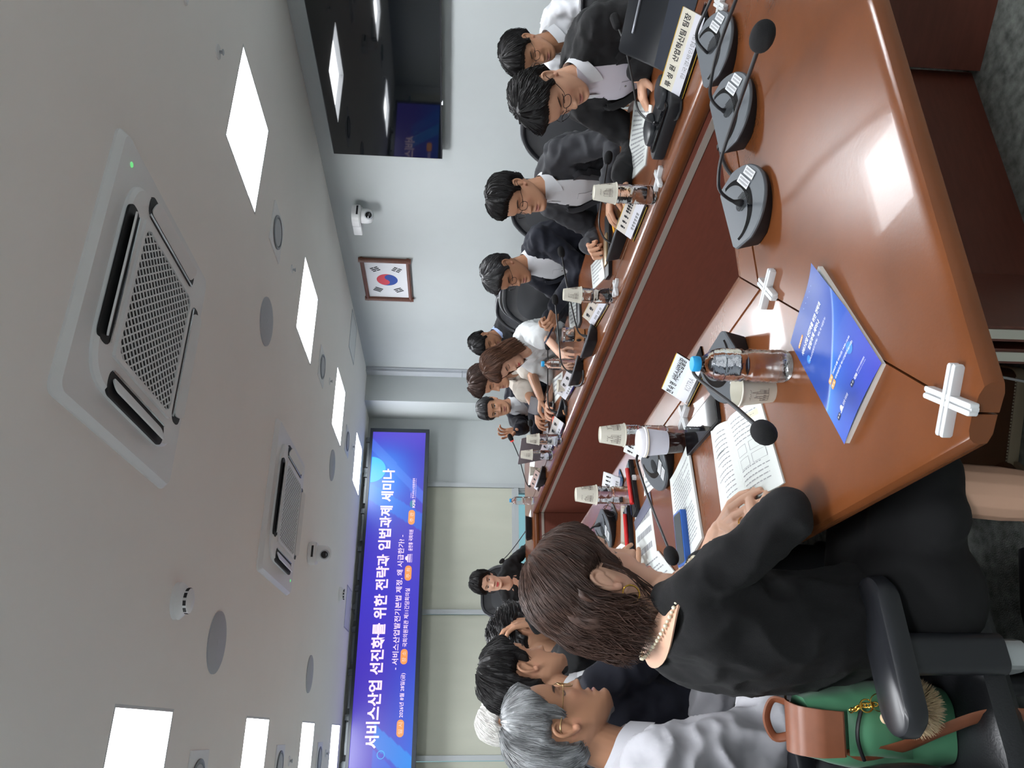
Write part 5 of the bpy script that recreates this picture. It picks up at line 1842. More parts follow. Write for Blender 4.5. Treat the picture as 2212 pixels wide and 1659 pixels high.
class Person:
    def __init__(self, label, head, bearing, pitch=0.0, roll=0.0, face=None, lean=None, group=None, bulk=1.0, skin='a', vox=0.0042,
                 torso=0.50, pel_z=0.50, lips=(170, 112, 100), eyes=False, headscale=1.0, neckback=0.03, pel=None, neck=None):
        self.H = V(head)
        self.vox = vox
        br = math.radians(bearing)
        self.F = V((math.sin(br), math.cos(br), 0))
        self.R = V((math.cos(br), -math.sin(br), 0))
        fb = math.radians(face if face is not None else bearing)
        hf = V((math.sin(fb), math.cos(fb), 0))
        hr = V((math.cos(fb), -math.sin(fb), 0))
        hu = V((0, 0, 1))
        pr = math.radians(pitch)
        f2 = hf * math.cos(pr) - hu * math.sin(pr)
        u2 = hu * math.cos(pr) + hf * math.sin(pr)
        rr = math.radians(roll)
        r3 = hr * math.cos(rr) - u2 * math.sin(rr)
        u3 = u2 * math.cos(rr) + hr * math.sin(rr)
        self.HM = Matrix((r3, f2, u3)).transposed().to_4x4() @ Matrix.Scale(headscale, 4)
        self.HM.translation = self.H
        self.HR = self.HM.to_3x3()
        self.N = self.H + self.HR @ V((0, -neckback, -0.095)) + V((0, 0, -0.062)) - self.F * 0.025
        if neck is not None:
            self.N = V(neck)
        if pel is None:
            dz = self.N.z - pel_z
            dd = math.sqrt(max(0.0, torso ** 2 - dz * dz))
            P = self.N - self.F * dd
            P.z = pel_z
        else:
            P = V(pel)
        self.P = P
        self.bulk = bulk
        self.base = V((P.x, P.y, 0))
        self.t = thing('person', label, 'person', self.base, 0, group)
        self.skin = SKIN[skin]
        self.lips = lips
        self.eyes = eyes
        mid = (self.P + self.N) / 2 - self.F * 0.055 + V((0, 0, 0.03))
        self.C = [self.P, mid * 2 - (self.P + self.N) / 2, self.N]
        self.arms = {}
        self.bm = MB()          # body shapes
        self.face_on = True

    # ---- torso surface
    def spine(self, t):
        a, b, c = self.C
        p = a * (1 - t) ** 2 + b * 2 * t * (1 - t) + c * t * t
        d = ((b - a) * 2 * (1 - t) + (c - b) * 2 * t).normalized()
        return p, d

    def tp(self, az, t, off=0.0):
        p, d = self.spine(t)
        w = float(np.interp(t, TW[:, 0], TW[:, 1])) * self.bulk
        f = float(np.interp(t, TW[:, 0], TW[:, 2])) * self.bulk
        b = float(np.interp(t, TW[:, 0], TW[:, 3])) * self.bulk
        fw = d.cross(self.R) * -1 if d.cross(self.R).dot(self.F) < 0 else d.cross(self.R)
        s, c = math.sin(az), math.cos(az)
        n = 2.4
        dep = f if c > 0 else b
        return p + self.R * ((w + off) * math.copysign(abs(s) ** (2 / n), s)) + fw * ((dep + off) * math.copysign(abs(c) ** (2 / n), c))

    def shoulder(self, s):
        p, d = self.spine(0.885)
        return p + self.R * (0.172 * self.bulk * s)

    def arm(self, side, wrist, pole=(0, 0, -1), fwd=None, palm=(0, 0, -1), curl=(0.35, 0.4, 0.45, 0.5), thumb=0.4, spread=0.1, sleeve=1.0, hand=True, l1=0.285, l2=0.255, elbow=None):
        s = 1 if side == 'R' else -1
        S = self.shoulder(s)
        W = V(wrist)
        if elbow is None:
            E, W = ik(S, W, l1, l2, pole)
        else:
            E = V(elbow)
        self.arms[side] = (S, E, W, sleeve)
        if hand:
            f = V(fwd) if fwd is not None else (W - E)
            # thumb side: for a right hand with the palm down the thumb is on the left
            hand_shapes(self.bm, W + f.normalized() * 0.012, f, palm, -s if True else s, curl, thumb, spread)

    # ---- body: head, neck, core and bare forearms as one skin
    def body(self, bare=None, extra=None, ears=True):
        b = self.bm
        hd = MB()
        NU, NV = 168, 120
        zs = [-0.128 + (0.1174 + 0.128) * (0.5 - 0.5 * math.cos(PI * (0.04 + 0.96 * j / NV))) for j in range(NV + 1)]
        vs = [head_pt(2 * PI * i / NU, z) for z in zs for i in range(NU)]
        fs = []
        for j in range(NV):
            for i in range(NU):
                a, c = j * NU + i, j * NU + (i + 1) % NU
                fs.append((a, a + NU, c + NU, c))
        fs.append(tuple(range(NU)))
        fs.append(tuple(reversed(range(NV * NU, (NV + 1) * NU))))
        hd.add(vs, fs)
        if ears:
            for s in (-1, 1):
                pts = [V((s * 0.0695, 0.002, -0.036)), V((s * 0.073, -0.006, -0.030)), V((s * 0.079, -0.016, -0.014)), V((s * 0.082, -0.021, 0.004)), V((s * 0.082, -0.016, 0.019)), V((s * 0.078, -0.004, 0.024)), V((s * 0.073, 0.006, 0.016)), V((s * 0.070, 0.008, 0.002))]
                sp_ = spline(pts, 5)
                hd.tube(sp_, [0.0048] * len(sp_), 8)
                hd.ball((s * 0.0725, -0.006, -0.002), (0.0055, 0.013, 0.023), None, 12, 8)
                hd.ball((s * 0.0735, 0.000, -0.031), (0.0058, 0.008, 0.009), None, 12, 8)
        me = hd.mesh('tmp')
        fix_normals(me)
        co = [self.HM @ v.co for v in me.vertices]
        b.add(co, [tuple(p.vertices) for p in me.polygons])
        bpy.data.meshes.remove(me)
        top = self.HM @ V((0, -0.018, -0.05))
        low = self.N + V((0, 0, -0.03))
        b.capsule(top, low, 0.050, 0.056, 22)
        b.capsule(low + self.R * 0.03, self.tp(0, 0.86) * 0.35 + self.tp(PI, 0.86) * 0.65, 0.036, 0.046, 14)
        b.capsule(low - self.R * 0.03, self.tp(0, 0.86) * 0.35 + self.tp(PI, 0.86) * 0.65, 0.036, 0.046, 14)
        # core hidden in the clothes
        prev = low
        for t in (0.8, 0.6, 0.4, 0.2, 0.0):
            p, _ = self.spine(t)
            b.capsule(prev, p, 0.045, 0.045, 12)
            prev = p
        for side, (S, E, W, sl) in self.arms.items():
            b.capsule(self.spine(0.86)[0], S, 0.04, 0.035, 10)
            th_ = 0.024 if sl > 0.5 else 0.033
            b.capsule(S, E, th_, th_ * 0.95, 12)
            d = (W - E)
            b.capsule(E, E + d * 0.3, th_, th_ * 1.08, 14)
            b.capsule(E + d * 0.3, W, th_ * 1.08, 0.0245, 14)
            b.capsule(W - d.normalized() * 0.01, W + d.normalized() * 0.02, 0.0245, 0.021, 12)
        if extra:
            extra(b)
        me = remeshed('person_body', b, self.vox * 0.80, 1, 0.40)
        n = len(me.vertices)
        co = np.empty(n * 3)
        me.vertices.foreach_get('co', co)
        co = co.reshape(-1, 3)
        inv = self.HM.inverted()
        at_ = me.color_attributes.new('skin', 'FLOAT_COLOR', 'POINT')
        base = self.skin
        lb = list(lin(base)) + [1.0]
        buf = lb * n
        ih = np.array(inv)
        loc = co @ ih[:3, :3].T + ih[:3, 3]
        near = np.where((np.abs(loc[:, 0]) < 0.1) & (loc[:, 2] > -0.13) & (loc[:, 2] < 0.08) & (loc[:, 1] > -0.06))[0]
        for i in near:
            c = skin_color(V(loc[i]), base, self.eyes, self.lips)
            buf[i * 4:i * 4 + 4] = list(lin(c)) + [1.0]
        at_.data.foreach_set('color', buf)
        me.vertices.foreach_set('co', (co - np.array(self.base)).reshape(-1))
        me.update()
        return link('body', me, mat('skin', (190, 145, 120), 0.46, attr='skin', spec=0.4), self.t, 0)

    # ---- cloth over torso and arms
    def top(self, name, m, off=0.014, t0=-0.12, t1=0.985, vox=0.0095, rs=(0.063, 0.052, 0.043), amp=0.006, sc=16, sleeve=None, trap=0.045, amp2=0.0015, seed=0.0, puff=0.0):
        b = MB()
        ts = [t0 + (t1 - t0) * j / 20 for j in range(21)]
        NU = 40
        vs = [self.tp(2 * PI * i / NU, max(0, t), off) + (self.spine(0)[1] * (t * 0.5) if t < 0 else V()) for t in ts for i in range(NU)]
        fs = [(j * NU + i, j * NU + (i + 1) % NU, (j + 1) * NU + (i + 1) % NU, (j + 1) * NU + i) for j in range(20) for i in range(NU)]
        fs += [tuple(reversed(range(NU))), tuple(range(20 * NU, 21 * NU))]
        me = MB().add(vs, fs).mesh('tmp')
        fix_normals(me)
        b.add([v.co.copy() for v in me.vertices], [tuple(p.vertices) for p in me.polygons])
        bpy.data.meshes.remove(me)
        k = self.bulk
        if trap:
            for s in (-1, 1):
                c, d = self.spine(0.955)
                b.capsule(c + self.R * s * trap * k - self.F * 0.01, self.shoulder(s) + V((0, 0, 0.004)), 0.052 * k, (rs[0] - 0.006) * k, 16)
        for side, (S, E, W, sl) in self.arms.items():
            sl = sl if sleeve is None else sleeve
            s = 1 if side == 'R' else -1
            S2 = S - self.R * s * 0.012
            if sl <= 0.5:
                b.capsule(S2, S + (E - S) * (sl * 2), rs[0] * k, (rs[0] + puff) * k, 18)
            else:
                b.capsule(S2, E, rs[0] * k, rs[1] * k, 18)
                q = (sl - 0.5) * 2
                b.capsule(E, E + (W - E) * q, rs[1] * k, (rs[1] + (rs[2] - rs[1]) * q) * k, 18)
        me = remeshed(name, b, vox, 3, 0.5)
        ripple(me, amp, sc, amp2, 70, seed)
        n = len(me.vertices)
        co = np.empty(n * 3)
        me.vertices.foreach_get('co', co)
        me.vertices.foreach_set('co', (co.reshape(-1, 3) - np.array(self.base)).reshape(-1))
        me.update()
        return link(name, me, m, self.t, 0)

    def patch(self, name, m, fn, nu=10, nv=24, thick=0.004, parent=None):
        """fn(u, v) gives a point on the front; the patch gets a small thickness"""
        b = MB()
        o = self.base
        P = [[fn(i / nu, j / nv) - o for i in range(nu + 1)] for j in range(nv + 1)]
        c = self.spine(0.5)[0] - o

        def nrm(i, j):
            a = P[j][min(i + 1, nu)] - P[j][max(i - 1, 0)]
            d = P[min(j + 1, nv)][i] - P[max(j - 1, 0)][i]
            n_ = a.cross(d)
            if n_.length < 1e-9:
                n_ = P[j][i] - c
            n_.normalize()
            return n_ if n_.dot(P[j][i] - c) > 0 else -n_
        w = nu + 1
        b.v = [tuple(P[j][i]) for j in range(nv + 1) for i in range(w)] + [tuple(P[j][i] - nrm(i, j) * thick) for j in range(nv + 1) for i in range(w)]
        k = w * (nv + 1)
        for j in range(nv):
            for i in range(nu):
                a = j * w + i
                b.f.append((a, a + 1, a + 1 + w, a + w))
                b.f.append((k + a + w, k + a + 1 + w, k + a + 1, k + a))
        rg = [i for i in range(w)] + [j * w + nu for j in range(1, nv + 1)] + [nv * w + i for i in range(nu - 1, -1, -1)] + [j * w for j in range(nv - 1, 0, -1)]
        for i in range(len(rg)):
            p, q = rg[i], rg[(i + 1) % len(rg)]
            b.f.append((p, k + p, k + q, q))
        b.m = [0] * len(b.f)
        me = b.mesh(name)
        fix_normals(me)
        return link(name, me, m, parent or self.t, 50)

    def collar(self, m, gap=0.45, h=0.036, r=0.060, flare=0.016, drop=0.03, name='collar'):
        """folded shirt collar round the neck, open at the front by gap radians each side"""
        o = self.base
        axis_top = self.HM @ V((0, -0.018, -0.06))
        c0 = self.N + (axis_top - self.N) * 0.02
        up = (axis_top - self.N).normalized()
        fw = (self.F - up * self.F.dot(up)).normalized()
        R = fw.cross(up)

        def fn(u, v):
            az = gap + (2 * PI - 2 * gap) * u
            fr = max(0.0, math.cos(az))
            z = h * (1 - abs(2 * v - 1)) if True else 0
            rad = r + (0.002 if v < 0.5 else 0.002 + flare * (v - 0.5) * 2)
            z -= drop * fr ** 2
            if v > 0.5:
                z -= 0.012 * fr * (v - 0.5) * 2
            return c0 + R * (rad * math.sin(az)) + fw * (rad * 1.02 * math.cos(az) + 0.012) + up * z
        return self.patch(name, m, fn, 36, 8, 0.002)

    def vee(self, m, t_lo=0.30, wid=0.34, name='shirt_front', off=0.026):
        def fn(u, v):
            t = t_lo + (0.985 - t_lo) * v
            aw = 0.05 + wid * v ** 1.15
            q = self.tp((2 * u - 1) * aw, t, off + 0.004 * (1 - abs(2 * u - 1)))
            k = max(0.0, (v - 0.80) / 0.20)
            k = k * k * (3 - 2 * k)
            a = (2 * u - 1) * 1.15
            ring = self.N + self.R * (0.066 * math.sin(a)) + self.F * (0.078 * math.cos(a)) + V((0, 0, 0.010 + 0.012 * abs(2 * u - 1)))
            return q * (1 - k) + ring * k
        s = self.patch(name, m, fn, 10, 26, 0.006)
        b = MB()
        for k in range(4):
            q = self.tp(0.03, t_lo + 0.08 + 0.16 * k, off + 0.0055) - self.base
            b.ball(q, 0.0045, None, 8, 6)
        b.build('button_row', mat('button_grey', (120, 116, 112), 0.4), s)

        def pl(u, v):
            t = t_lo + (0.86 - t_lo) * v
            return self.tp(-0.02 + 0.10 * u, t, off + 0.0065)
        self.patch('placket', m, pl, 3, 20, 0.002, s)
        return s

    def lapels(self, m, t_lo=0.26, wid=0.36, lw=0.34, off=0.027):
        for s in (-1, 1):
            def fn(u, v):
                t = t_lo + (0.925 - t_lo) * v
                a0 = 0.035 + wid * v ** 1.15
                wd = lw * (0.30 + 0.9 * v) * (0.72 if v > 0.80 else 1.0) * (1 if v < 0.95 else (1.0 - (v - 0.95) * 9))
                edge = 0.012 * math.sin(PI * u)
                return self.tp(s * (a0 - 0.02 + wd * u), t, off + edge + (0.006 if u < 0.6 else 0.0))
            self.patch('lapel', m, fn, 8, 28, 0.006)

    def placket(self, m, off=0.016, name='placket'):
        def pl(u, v):
            return self.tp(-0.11 + 0.22 * u, 0.05 + 0.92 * v, off)
        p = self.patch(name, m, pl, 4, 24, 0.003)
        b = MB()
        for k in range(5):
            b.ball(self.tp(0, 0.15 + 0.18 * k, off + 0.001) - self.base, 0.005, None, 8, 6)
        b.build('button_row', mat('button_pale', (196, 194, 190), 0.4), p)

    def legs(self, m, foot=0.36, sep=0.10, knee_z=0.52, shoes=True, name='trousers', m_shoe=None):
        b = MB()
        shoe = MB()
        for s in (-1, 1):
            hip = self.P + self.R * s * 0.09
            kn = hip + self.F * 0.42 + self.R * s * (sep - 0.09)
            kn.z = knee_z
            an = kn + self.F * (foot - 0.36)
            an.z = 0.09
            b.capsule(hip, kn, 0.085, 0.066, 16)
            b.capsule(kn, an, 0.064, 0.048, 16)
            toe = an + self.F * 0.14
            toe.z = 0.035
            heel = an - self.F * 0.03
            heel.z = 0.04
            shoe.capsule(heel, toe, 0.038, 0.034, 14)
        b.capsule(self.P + self.R * 0.08, self.P - self.R * 0.08, 0.105, 0.105, 16)
        for nm, bb, mm, vx in ((name, b, m, 0.016), ('shoes', shoe, m_shoe or M_SHOE, 0.010)):
            if nm == 'shoes' and not shoes:
                continue
            me = remeshed(nm, bb, vx, 2)
            for v in me.vertices:
                v.co -= self.base
                if nm == 'shoes' and v.co.z < 0.003:
                    v.co.z = 0.003
            link(nm, me, mm, self.t, 0)

    # ---- hair as a shell round the skull with strands
    def hair(self, m, line, thick=0.014, strands=500, seed=1, length=0.045, long_z=None, part=0.0, wave=0.0, r=0.0013, flow=0.0, crown=0.0, inset=0.006, puff=None, zmin=-0.13, name='hair', clump=0.35):
        """line(deg) gives the hairline height for an azimuth, 0 face, 180 nape"""
        rnd = random.Random(seed)
        inv_o = self.base

        def th(az, z):
            d = math.degrees(az) % 360
            d = d if d <= 180 else d - 360
            e = z - line(d)
            k = min(1, max(0, (e + 0.004) / 0.016))
            k = k * k * (3 - 2 * k)
            base = thick + crown * max(0, z) / 0.11
            if puff:
                base += puff(d, z)
            lump = 1 + clump * noise.noise(V((math.cos(az) * 5, math.sin(az) * 5, z * 34 + seed))) + 0.6 * clump * noise.noise(V((math.cos(az) * 16, math.sin(az) * 16, z * 26 - seed)))
            return -inset + (base * lump + inset) * k

        def sp(az, z, extra=0.0):
            if z >= 0.1165:
                z0 = 0.1165
                p = head_pt(az, z0, 0, False)
                return V((p.x, p.y, z0 + th(az, z0) + extra))
            p = head_pt(az, z, 0, False)
            t_ = th(az, z) + extra
            c = V((0, -0.004, 0.02))
            n_ = V((p.x, p.y * 0.9 + 0.004, max(0, z - 0.015) * 1.1))
            n_.normalize()
            return p + n_ * t_
        NU, NV = 96, 56
        zs = [zmin + (0.1165 - zmin) * (math.sin(PI / 2 * j / NV) ** 1.0) for j in range(NV + 1)]
        b = MB()
        vs = [self.HM @ sp(2 * PI * i / NU, z) - inv_o for z in zs for i in range(NU)]
        fs = [(j * NU + i, (j + 1) * NU + i, (j + 1) * NU + (i + 1) % NU, j * NU + (i + 1) % NU) for j in range(NV) for i in range(NU)]
        fs += [tuple(range(NU)), tuple(reversed(range(NV * NU, (NV + 1) * NU)))]
        b.add(vs, fs)
        me = b.mesh('t')
        fix_normals(me)
        b = MB()
        b.add([v.co.copy() for v in me.vertices], [tuple(p.vertices) for p in me.polygons])
        bpy.data.meshes.remove(me)
        # strands
        n = 0
        tries = 0
        while n < strands and tries < strands * 12:
            tries += 1
            az = rnd.uniform(-PI, PI)
            z = 0.1165 * (1 - abs(rnd.gauss(0, 0.55))) if rnd.random() < 0.6 else rnd.uniform(zmin * 0.8, 0.11)
            d = math.degrees(az)
            if z < line(d) + 0.006 or z > 0.1165:
                continue
            n += 1
            pts = []
            a = az
            zz = z
            L = length * rnd.uniform(0.6, 1.25)
            ph = rnd.uniform(0, 6)
            lift = rnd.uniform(-0.001, 0.0035)
            for k in range(6):
                q = sp(a, zz, lift + (0.002 * k / 5 if rnd.random() < 0.2 else 0) + wave * math.sin(ph + k * 1.4))
                pts.append(self.HM @ q - inv_o)
                zz -= L / 5
                rad = max(0.02, head_dims(max(-0.12, min(0.1, zz)))[0])
                a += (flow * (1 if math.sin(a - part) > 0 else -1) * L / 5) / (rad + 0.02) + rnd.uniform(-0.02, 0.02)
                if zz < line(math.degrees(a) % 360 if math.degrees(a) % 360 <= 180 else math.degrees(a) % 360 - 360) - 0.010:
                    break
            if len(pts) < 3:
                continue
            kk = len(pts)
            b.tube(pts, [r * (0.6 + 0.4 * min(1, j)) * (1 if j < kk - 2 else (0.7 if j == kk - 2 else 0.25)) for j in range(kk)], 4)
        return b.build(name, m, self.t, 55)

    def glasses(self, m, w=0.023, h=0.018, y=None, rim=0.0012, z=-0.004, square=2.6):
        o = self.base
        y = 0.0975 if y is None else y
        b = MB()
        ln = MB()
        for s in (-1, 1):
            pts = []
            for k in range(25):
                a = 2 * PI * k / 24
                c, sn = math.cos(a), math.sin(a)
                x = s * 0.032 + w * math.copysign(abs(c) ** (2 / square), c)
                zz = z + h * math.copysign(abs(sn) ** (2 / square), sn)
                pts.append(V((x, y - 0.25 * (abs(x) - 0.01) ** 2 / 0.05, zz)))
            b.tube([self.HM @ q - o for q in pts], rim, 6)
            ln.add([self.HM @ q - o for q in pts[:-1]], [tuple(range(24))])
            hx = V((s * 0.056, y - 0.010, z + 0.006))
            b.tube([self.HM @ q - o for q in spline([hx, V((s * 0.068, y - 0.022, z + 0.007)), V((s * 0.0765, 0.03, z + 0.008)), V((s * 0.0775, -0.008, z + 0.012)), V((s * 0.0755, -0.022, z - 0.006))], 5)], rim, 6)
            b.tube([self.HM @ V((s * 0.0545, y - 0.008, z + 0.006)) - o, self.HM @ V((s * 0.0575, y - 0.011, z + 0.0065)) - o], rim * 1.2, 6)
        b.tube([self.HM @ q - o for q in spline([V((-0.0095, y - 0.001, z + 0.003)), V((0, y + 0.003, z + 0.006)), V((0.0095, y - 0.001, z + 0.003))], 4)], rim, 6)
        gl = b.build('spectacles', m, self.t)
        return gl


def hairline_man(front=0.066, side=0.012, nape=-0.062, burn=-0.006):
    def f(d):
        a = abs(d)
        if a < 38:
            return front - 0.004 * (a / 38) ** 2
        if a < 66:
            return front - 0.004 + (0.034 - front) * (a - 38) / 28
        if a < 80:
            return 0.030 + (burn - 0.030) * min(1, (a - 66) / 5)
        if a < 112:
            return 0.026 if a < 104 else 0.026 + (nape * 0.6 - 0.026) * (a - 104) / 8
        return nape * 0.6 + nape * 0.4 * min(1, (a - 112) / 40)
    return f


M_HB = mat('hair_black', (20, 18, 19), 0.55, spec=0.35, noise_amt=0.5, noise_scale=90, stretch=(1, 1, 0.25))
M_HDB = mat('hair_dark_brown', (60, 42, 35), 0.55, spec=0.35, noise_amt=0.5, noise_scale=80, stretch=(1, 1, 0.25))
M_HBR = mat('hair_brown', (84, 56, 42), 0.55, spec=0.35, noise_amt=0.45, noise_scale=70, stretch=(1, 1, 0.2))
M_HGR = mat('hair_grey', (120, 122, 124), 0.45, noise_amt=0.9, noise_scale=28, stretch=(1, 1, 0.3))
M_HWH = mat('hair_white', (214, 212, 208), 0.5, noise_amt=0.2, noise_scale=60)
M_HSALT = mat('hair_greying_black', (48, 48, 50), 0.45, noise_amt=0.6, noise_scale=70, stretch=(1, 1, 0.3))
M_WIRE = mat('wire_dark', (40, 38, 40), 0.3, metal=0.7)
M_WIREG = mat('wire_gold', (168, 140, 96), 0.3, metal=0.8)


# ---- right arm of the table: the men and women facing left
p = Person('person in black suit and white shirt reading papers, nearest on the right side', (2.052, 2.013, 1.09), 268, 38, 5, face=262, bulk=1.06, vox=0.0034, skin='a', headscale=1.0, pel=(2.42, 2.06, 0.5))
p.arm('R', (1.93, 2.27, 0.775), (0.1, 0.5, -1), fwd=(-0.9, 0.35, -0.12), curl=(0.25, 0.3, 0.35, 0.4))
p.arm('L', (2.10, 1.93, 0.775), (0.6, -0.6, -0.9), fwd=(-0.6, 0.5, -0.15), curl=(0.3, 0.35, 0.4, 0.45))
p.body()
p.top('jacket', M_BLACKS, vox=0.008, seed=3)
p.vee(M_SHIRTL, 0.26, 0.33)
p.lapels(M_BLACKS, 0.24, 0.35, 0.34)
p.collar(M_SHIRT, 0.42, 0.038, 0.064)
p.legs(M_TROUS)
b = MB().box((-0.004, -0.002, -0.009), (0.004, 0.002, 0.009), 0, Matrix.Translation(p.tp(-0.75, 0.70, 0.030) - p.base))
b.build('lapel_pin', M_ALU, p.t)
p.hair(M_HB, hairline_man(0.070, 0.012, -0.055), 0.017, 900, 3, 0.05, crown=0.006, flow=0.4, puff=lambda d, z: 0.007 if abs(d) < 55 and z > 0.05 else 0, wave=0.0015)
p.glasses(M_WIRE)
R1 = p

p = Person('person in charcoal jacket, glasses and open white collar, second on the right side', (2.216, 2.78, 1.137), 266, 14, -4, face=266, bulk=1.02, vox=0.0036, skin='b', pel=(2.48, 2.85, 0.5))
p.arm('R', (2.06, 2.93, 0.785), (0.3, 0.7, -1), fwd=(-0.7, -0.55, 0.0), palm=(-0.1, -0.6, -0.7), curl=(1.15, 1.2, 1.25, 1.3), thumb=0.9)
p.arm('L', (2.03, 2.50, 0.775), (0.7, -0.7, -0.8), fwd=(-0.9, 0.3, 0), curl=(0.4, 0.4, 0.5, 0.5))
p.body()
p.top('jacket', M_CHARC, vox=0.009, seed=9, amp=0.008)
p.vee(M_SHIRT, 0.12, 0.38)
p.lapels(M_CHARC, 0.1, 0.40, 0.32)
p.collar(M_SHIRT, 0.5, 0.036, 0.062)
p.legs(M_TROUS)
p.hair(M_HB, hairline_man(0.064, 0.012, -0.05), 0.015, 800, 5, 0.05, crown=0.008, flow=-0.5, puff=lambda d, z: 0.008 if abs(d) < 50 and z > 0.06 else 0)
p.glasses(M_WIRE)

p = Person('person in navy suit looking down at a phone held in both hands', (2.318, 3.571, 1.129), 264, 22, -3, face=264, bulk=1.0, vox=0.0038, skin='d', pel=(2.52, 3.58, 0.5))
ph = (2.109, 3.533, 0.847)
p.arm('R', (2.16, 3.78, 0.86), (0.5, 0.7, -1), fwd=(-0.65, -0.35, 0.12), palm=(0.2, -0.7, 0.5), curl=(0.7, 0.8, 0.9, 1.0), thumb=0.6)
p.arm('L', (2.14, 3.62, 0.85), (0.8, -0.8, -0.8), fwd=(-0.75, 0.3, 0.15), palm=(0.0, 0.7, 0.5), curl=(0.7, 0.8, 0.9, 1.0), thumb=0.6)
p.body()
p.top('jacket', M_NAVY, vox=0.009, seed=15)
p.vee(M_SHIRT, 0.15, 0.40)
p.lapels(M_NAVY, 0.12, 0.42, 0.28)
p.collar(M_SHIRT, 0.45, 0.036, 0.062)
p.legs(M_TROUS)
p.hair(M_HSALT, hairline_man(0.062, 0.012, -0.055), 0.016, 700, 7, 0.05, crown=0.004, flow=0.6, puff=lambda d, z: 0.008 if abs(d) < 55 and z > 0.04 else 0)
p.glasses(M_WIRE)
t = thing('smartphone', 'dark smartphone held up in the navy-suited man\'s hands', 'phone', (2.045, 3.72, 0.862))
MB().prism(rrect(0.075, 0.155, 0.008), -0.004, 0.005, 0.001, 0, frame((0, 0, 0), (0.1, 0.95, 0.1), (-0.9, 0.1, 0.42))).build('body', mat('phone_navy', (44, 48, 66), 0.3), t)
MB().prism(rrect(0.069, 0.147, 0.007), 0.005, 0.0056, 0, 0, frame((0, 0, 0), (0.1, 0.95, 0.1), (-0.9, 0.1, 0.42))).build('screen', M_BLACKGL, t)

p = Person('person with shoulder-length brown hair in white lace blouse, looking down', (2.145, 4.343, 1.098), 262, 36, 8, face=258, bulk=0.90, vox=0.0042, skin='c', lips=(196, 96, 92), pel=(2.46, 4.62, 0.5), headscale=0.96)
p.arm('L', (1.902, 3.768, 0.775), (0.6, -0.8, -0.6), curl=(0.4, 0.4, 0.5, 0.5))
p.arm('R', (1.98, 4.55, 0.775), (0.4, 0.7, -0.9), curl=(0.4, 0.4, 0.5, 0.5))
p.body()
M_LACE = mat('blouse_white', (204, 207, 208), 0.8, noise_amt=0.05, noise_scale=160)
p.top('blouse', M_LACE, sleeve=0.42, puff=0.018, rs=(0.066, 0.05, 0.04), vox=0.010, seed=21, amp=0.007)
p.legs(M_TROUS)


def long_line(front, lo):
    def f(d):
        a = abs(d)
        if a < 30:
            return front
        if a < 75:
            return front + (0.012 - front) * (a - 30) / 45
        if a < 92:
            return 0.012 + (lo - 0.012) * (a - 75) / 17
        return lo
    return f


def long_hair(p, m, front, lo, bottom, seed, strands=900, r=0.0020, thick=0.020, curl_in=0.02, flare=0.0, az0=72, tilt=0.0, side_front=None, spread=0.5):
    """skull shell plus a hanging curtain of hair from az0 degrees round the back"""
    p.hair(m, long_line(front, lo), thick, 500, seed, 0.07, crown=0.008, name='hair', zmin=-0.10, r=0.0014)
    rnd = random.Random(seed + 100)
    b = MB()
    inv = p.HM.inverted()

    def cp(az, s, lay):
        """s 0 at mid skull, 1 at the hair ends"""
        z = 0.055 + (bottom - 0.055) * s
        w, f, bk = head_dims(max(z, -0.018))
        gro = thick + flare * s - curl_in * max(0, s - 0.72) / 0.28 + lay
        x = (w + gro) * math.sin(az)
        y = (f - bk) / 2 + ((f + bk) / 2 + gro) * math.cos(az) - tilt * s
        return V((x, y, z))
    NU = 64
    a0 = math.radians(az0)

    def surf(u, v):
        az = a0 + (2 * PI - 2 * a0) * u
        rag = 0.03 * noise.noise(V((az * 5, seed, 0)))
        s = v * (1 + rag)
        lay = 0.010 * noise.noise(V((math.cos(az) * 7, math.sin(az) * 7, v * 2.5 + seed))) + 0.006 * noise.noise(V((math.cos(az) * 22, math.sin(az) * 22, v * 3)))
        return p.HM @ cp(az, s, lay) - p.base

    def inner(u, v):
        az = a0 + (2 * PI - 2 * a0) * (1 - u)
        return p.HM @ cp(az, v * 0.97, -0.028) - p.base
    b.grid(surf, NU, 22)
    b.grid(inner, NU, 22)
    for _ in range(strands):
        az = a0 + (2 * PI - 2 * a0) * rnd.random()
        s0 = rnd.uniform(-0.15, 0.6)
        s1 = min(rnd.uniform(s0 + 0.3, s0 + 0.9), rnd.uniform(0.95, 1.06))
        lay = rnd.uniform(0.0, 0.008)
        ph = rnd.uniform(0, 6)
        dr = rnd.uniform(-0.15, 0.15) * spread
        pts = []
        for k in range(8):
            s = s0 + (s1 - s0) * k / 7
            pts.append(p.HM @ cp(az + dr * k / 7 + 0.02 * math.sin(ph + s * 7), s, lay + 0.004 * math.sin(ph + s * 5)) - p.base)
        b.tube(pts, [r * q for q in (0.5, 1, 1, 1, 1, 0.9, 0.7, 0.3)], 4)
    return b.build('hair_lengths', m, p.t, 60)


long_hair(p, M_HBR, 0.066, -0.05, -0.165, 31, 700, 0.0022, 0.020, 0.012, az0=58)

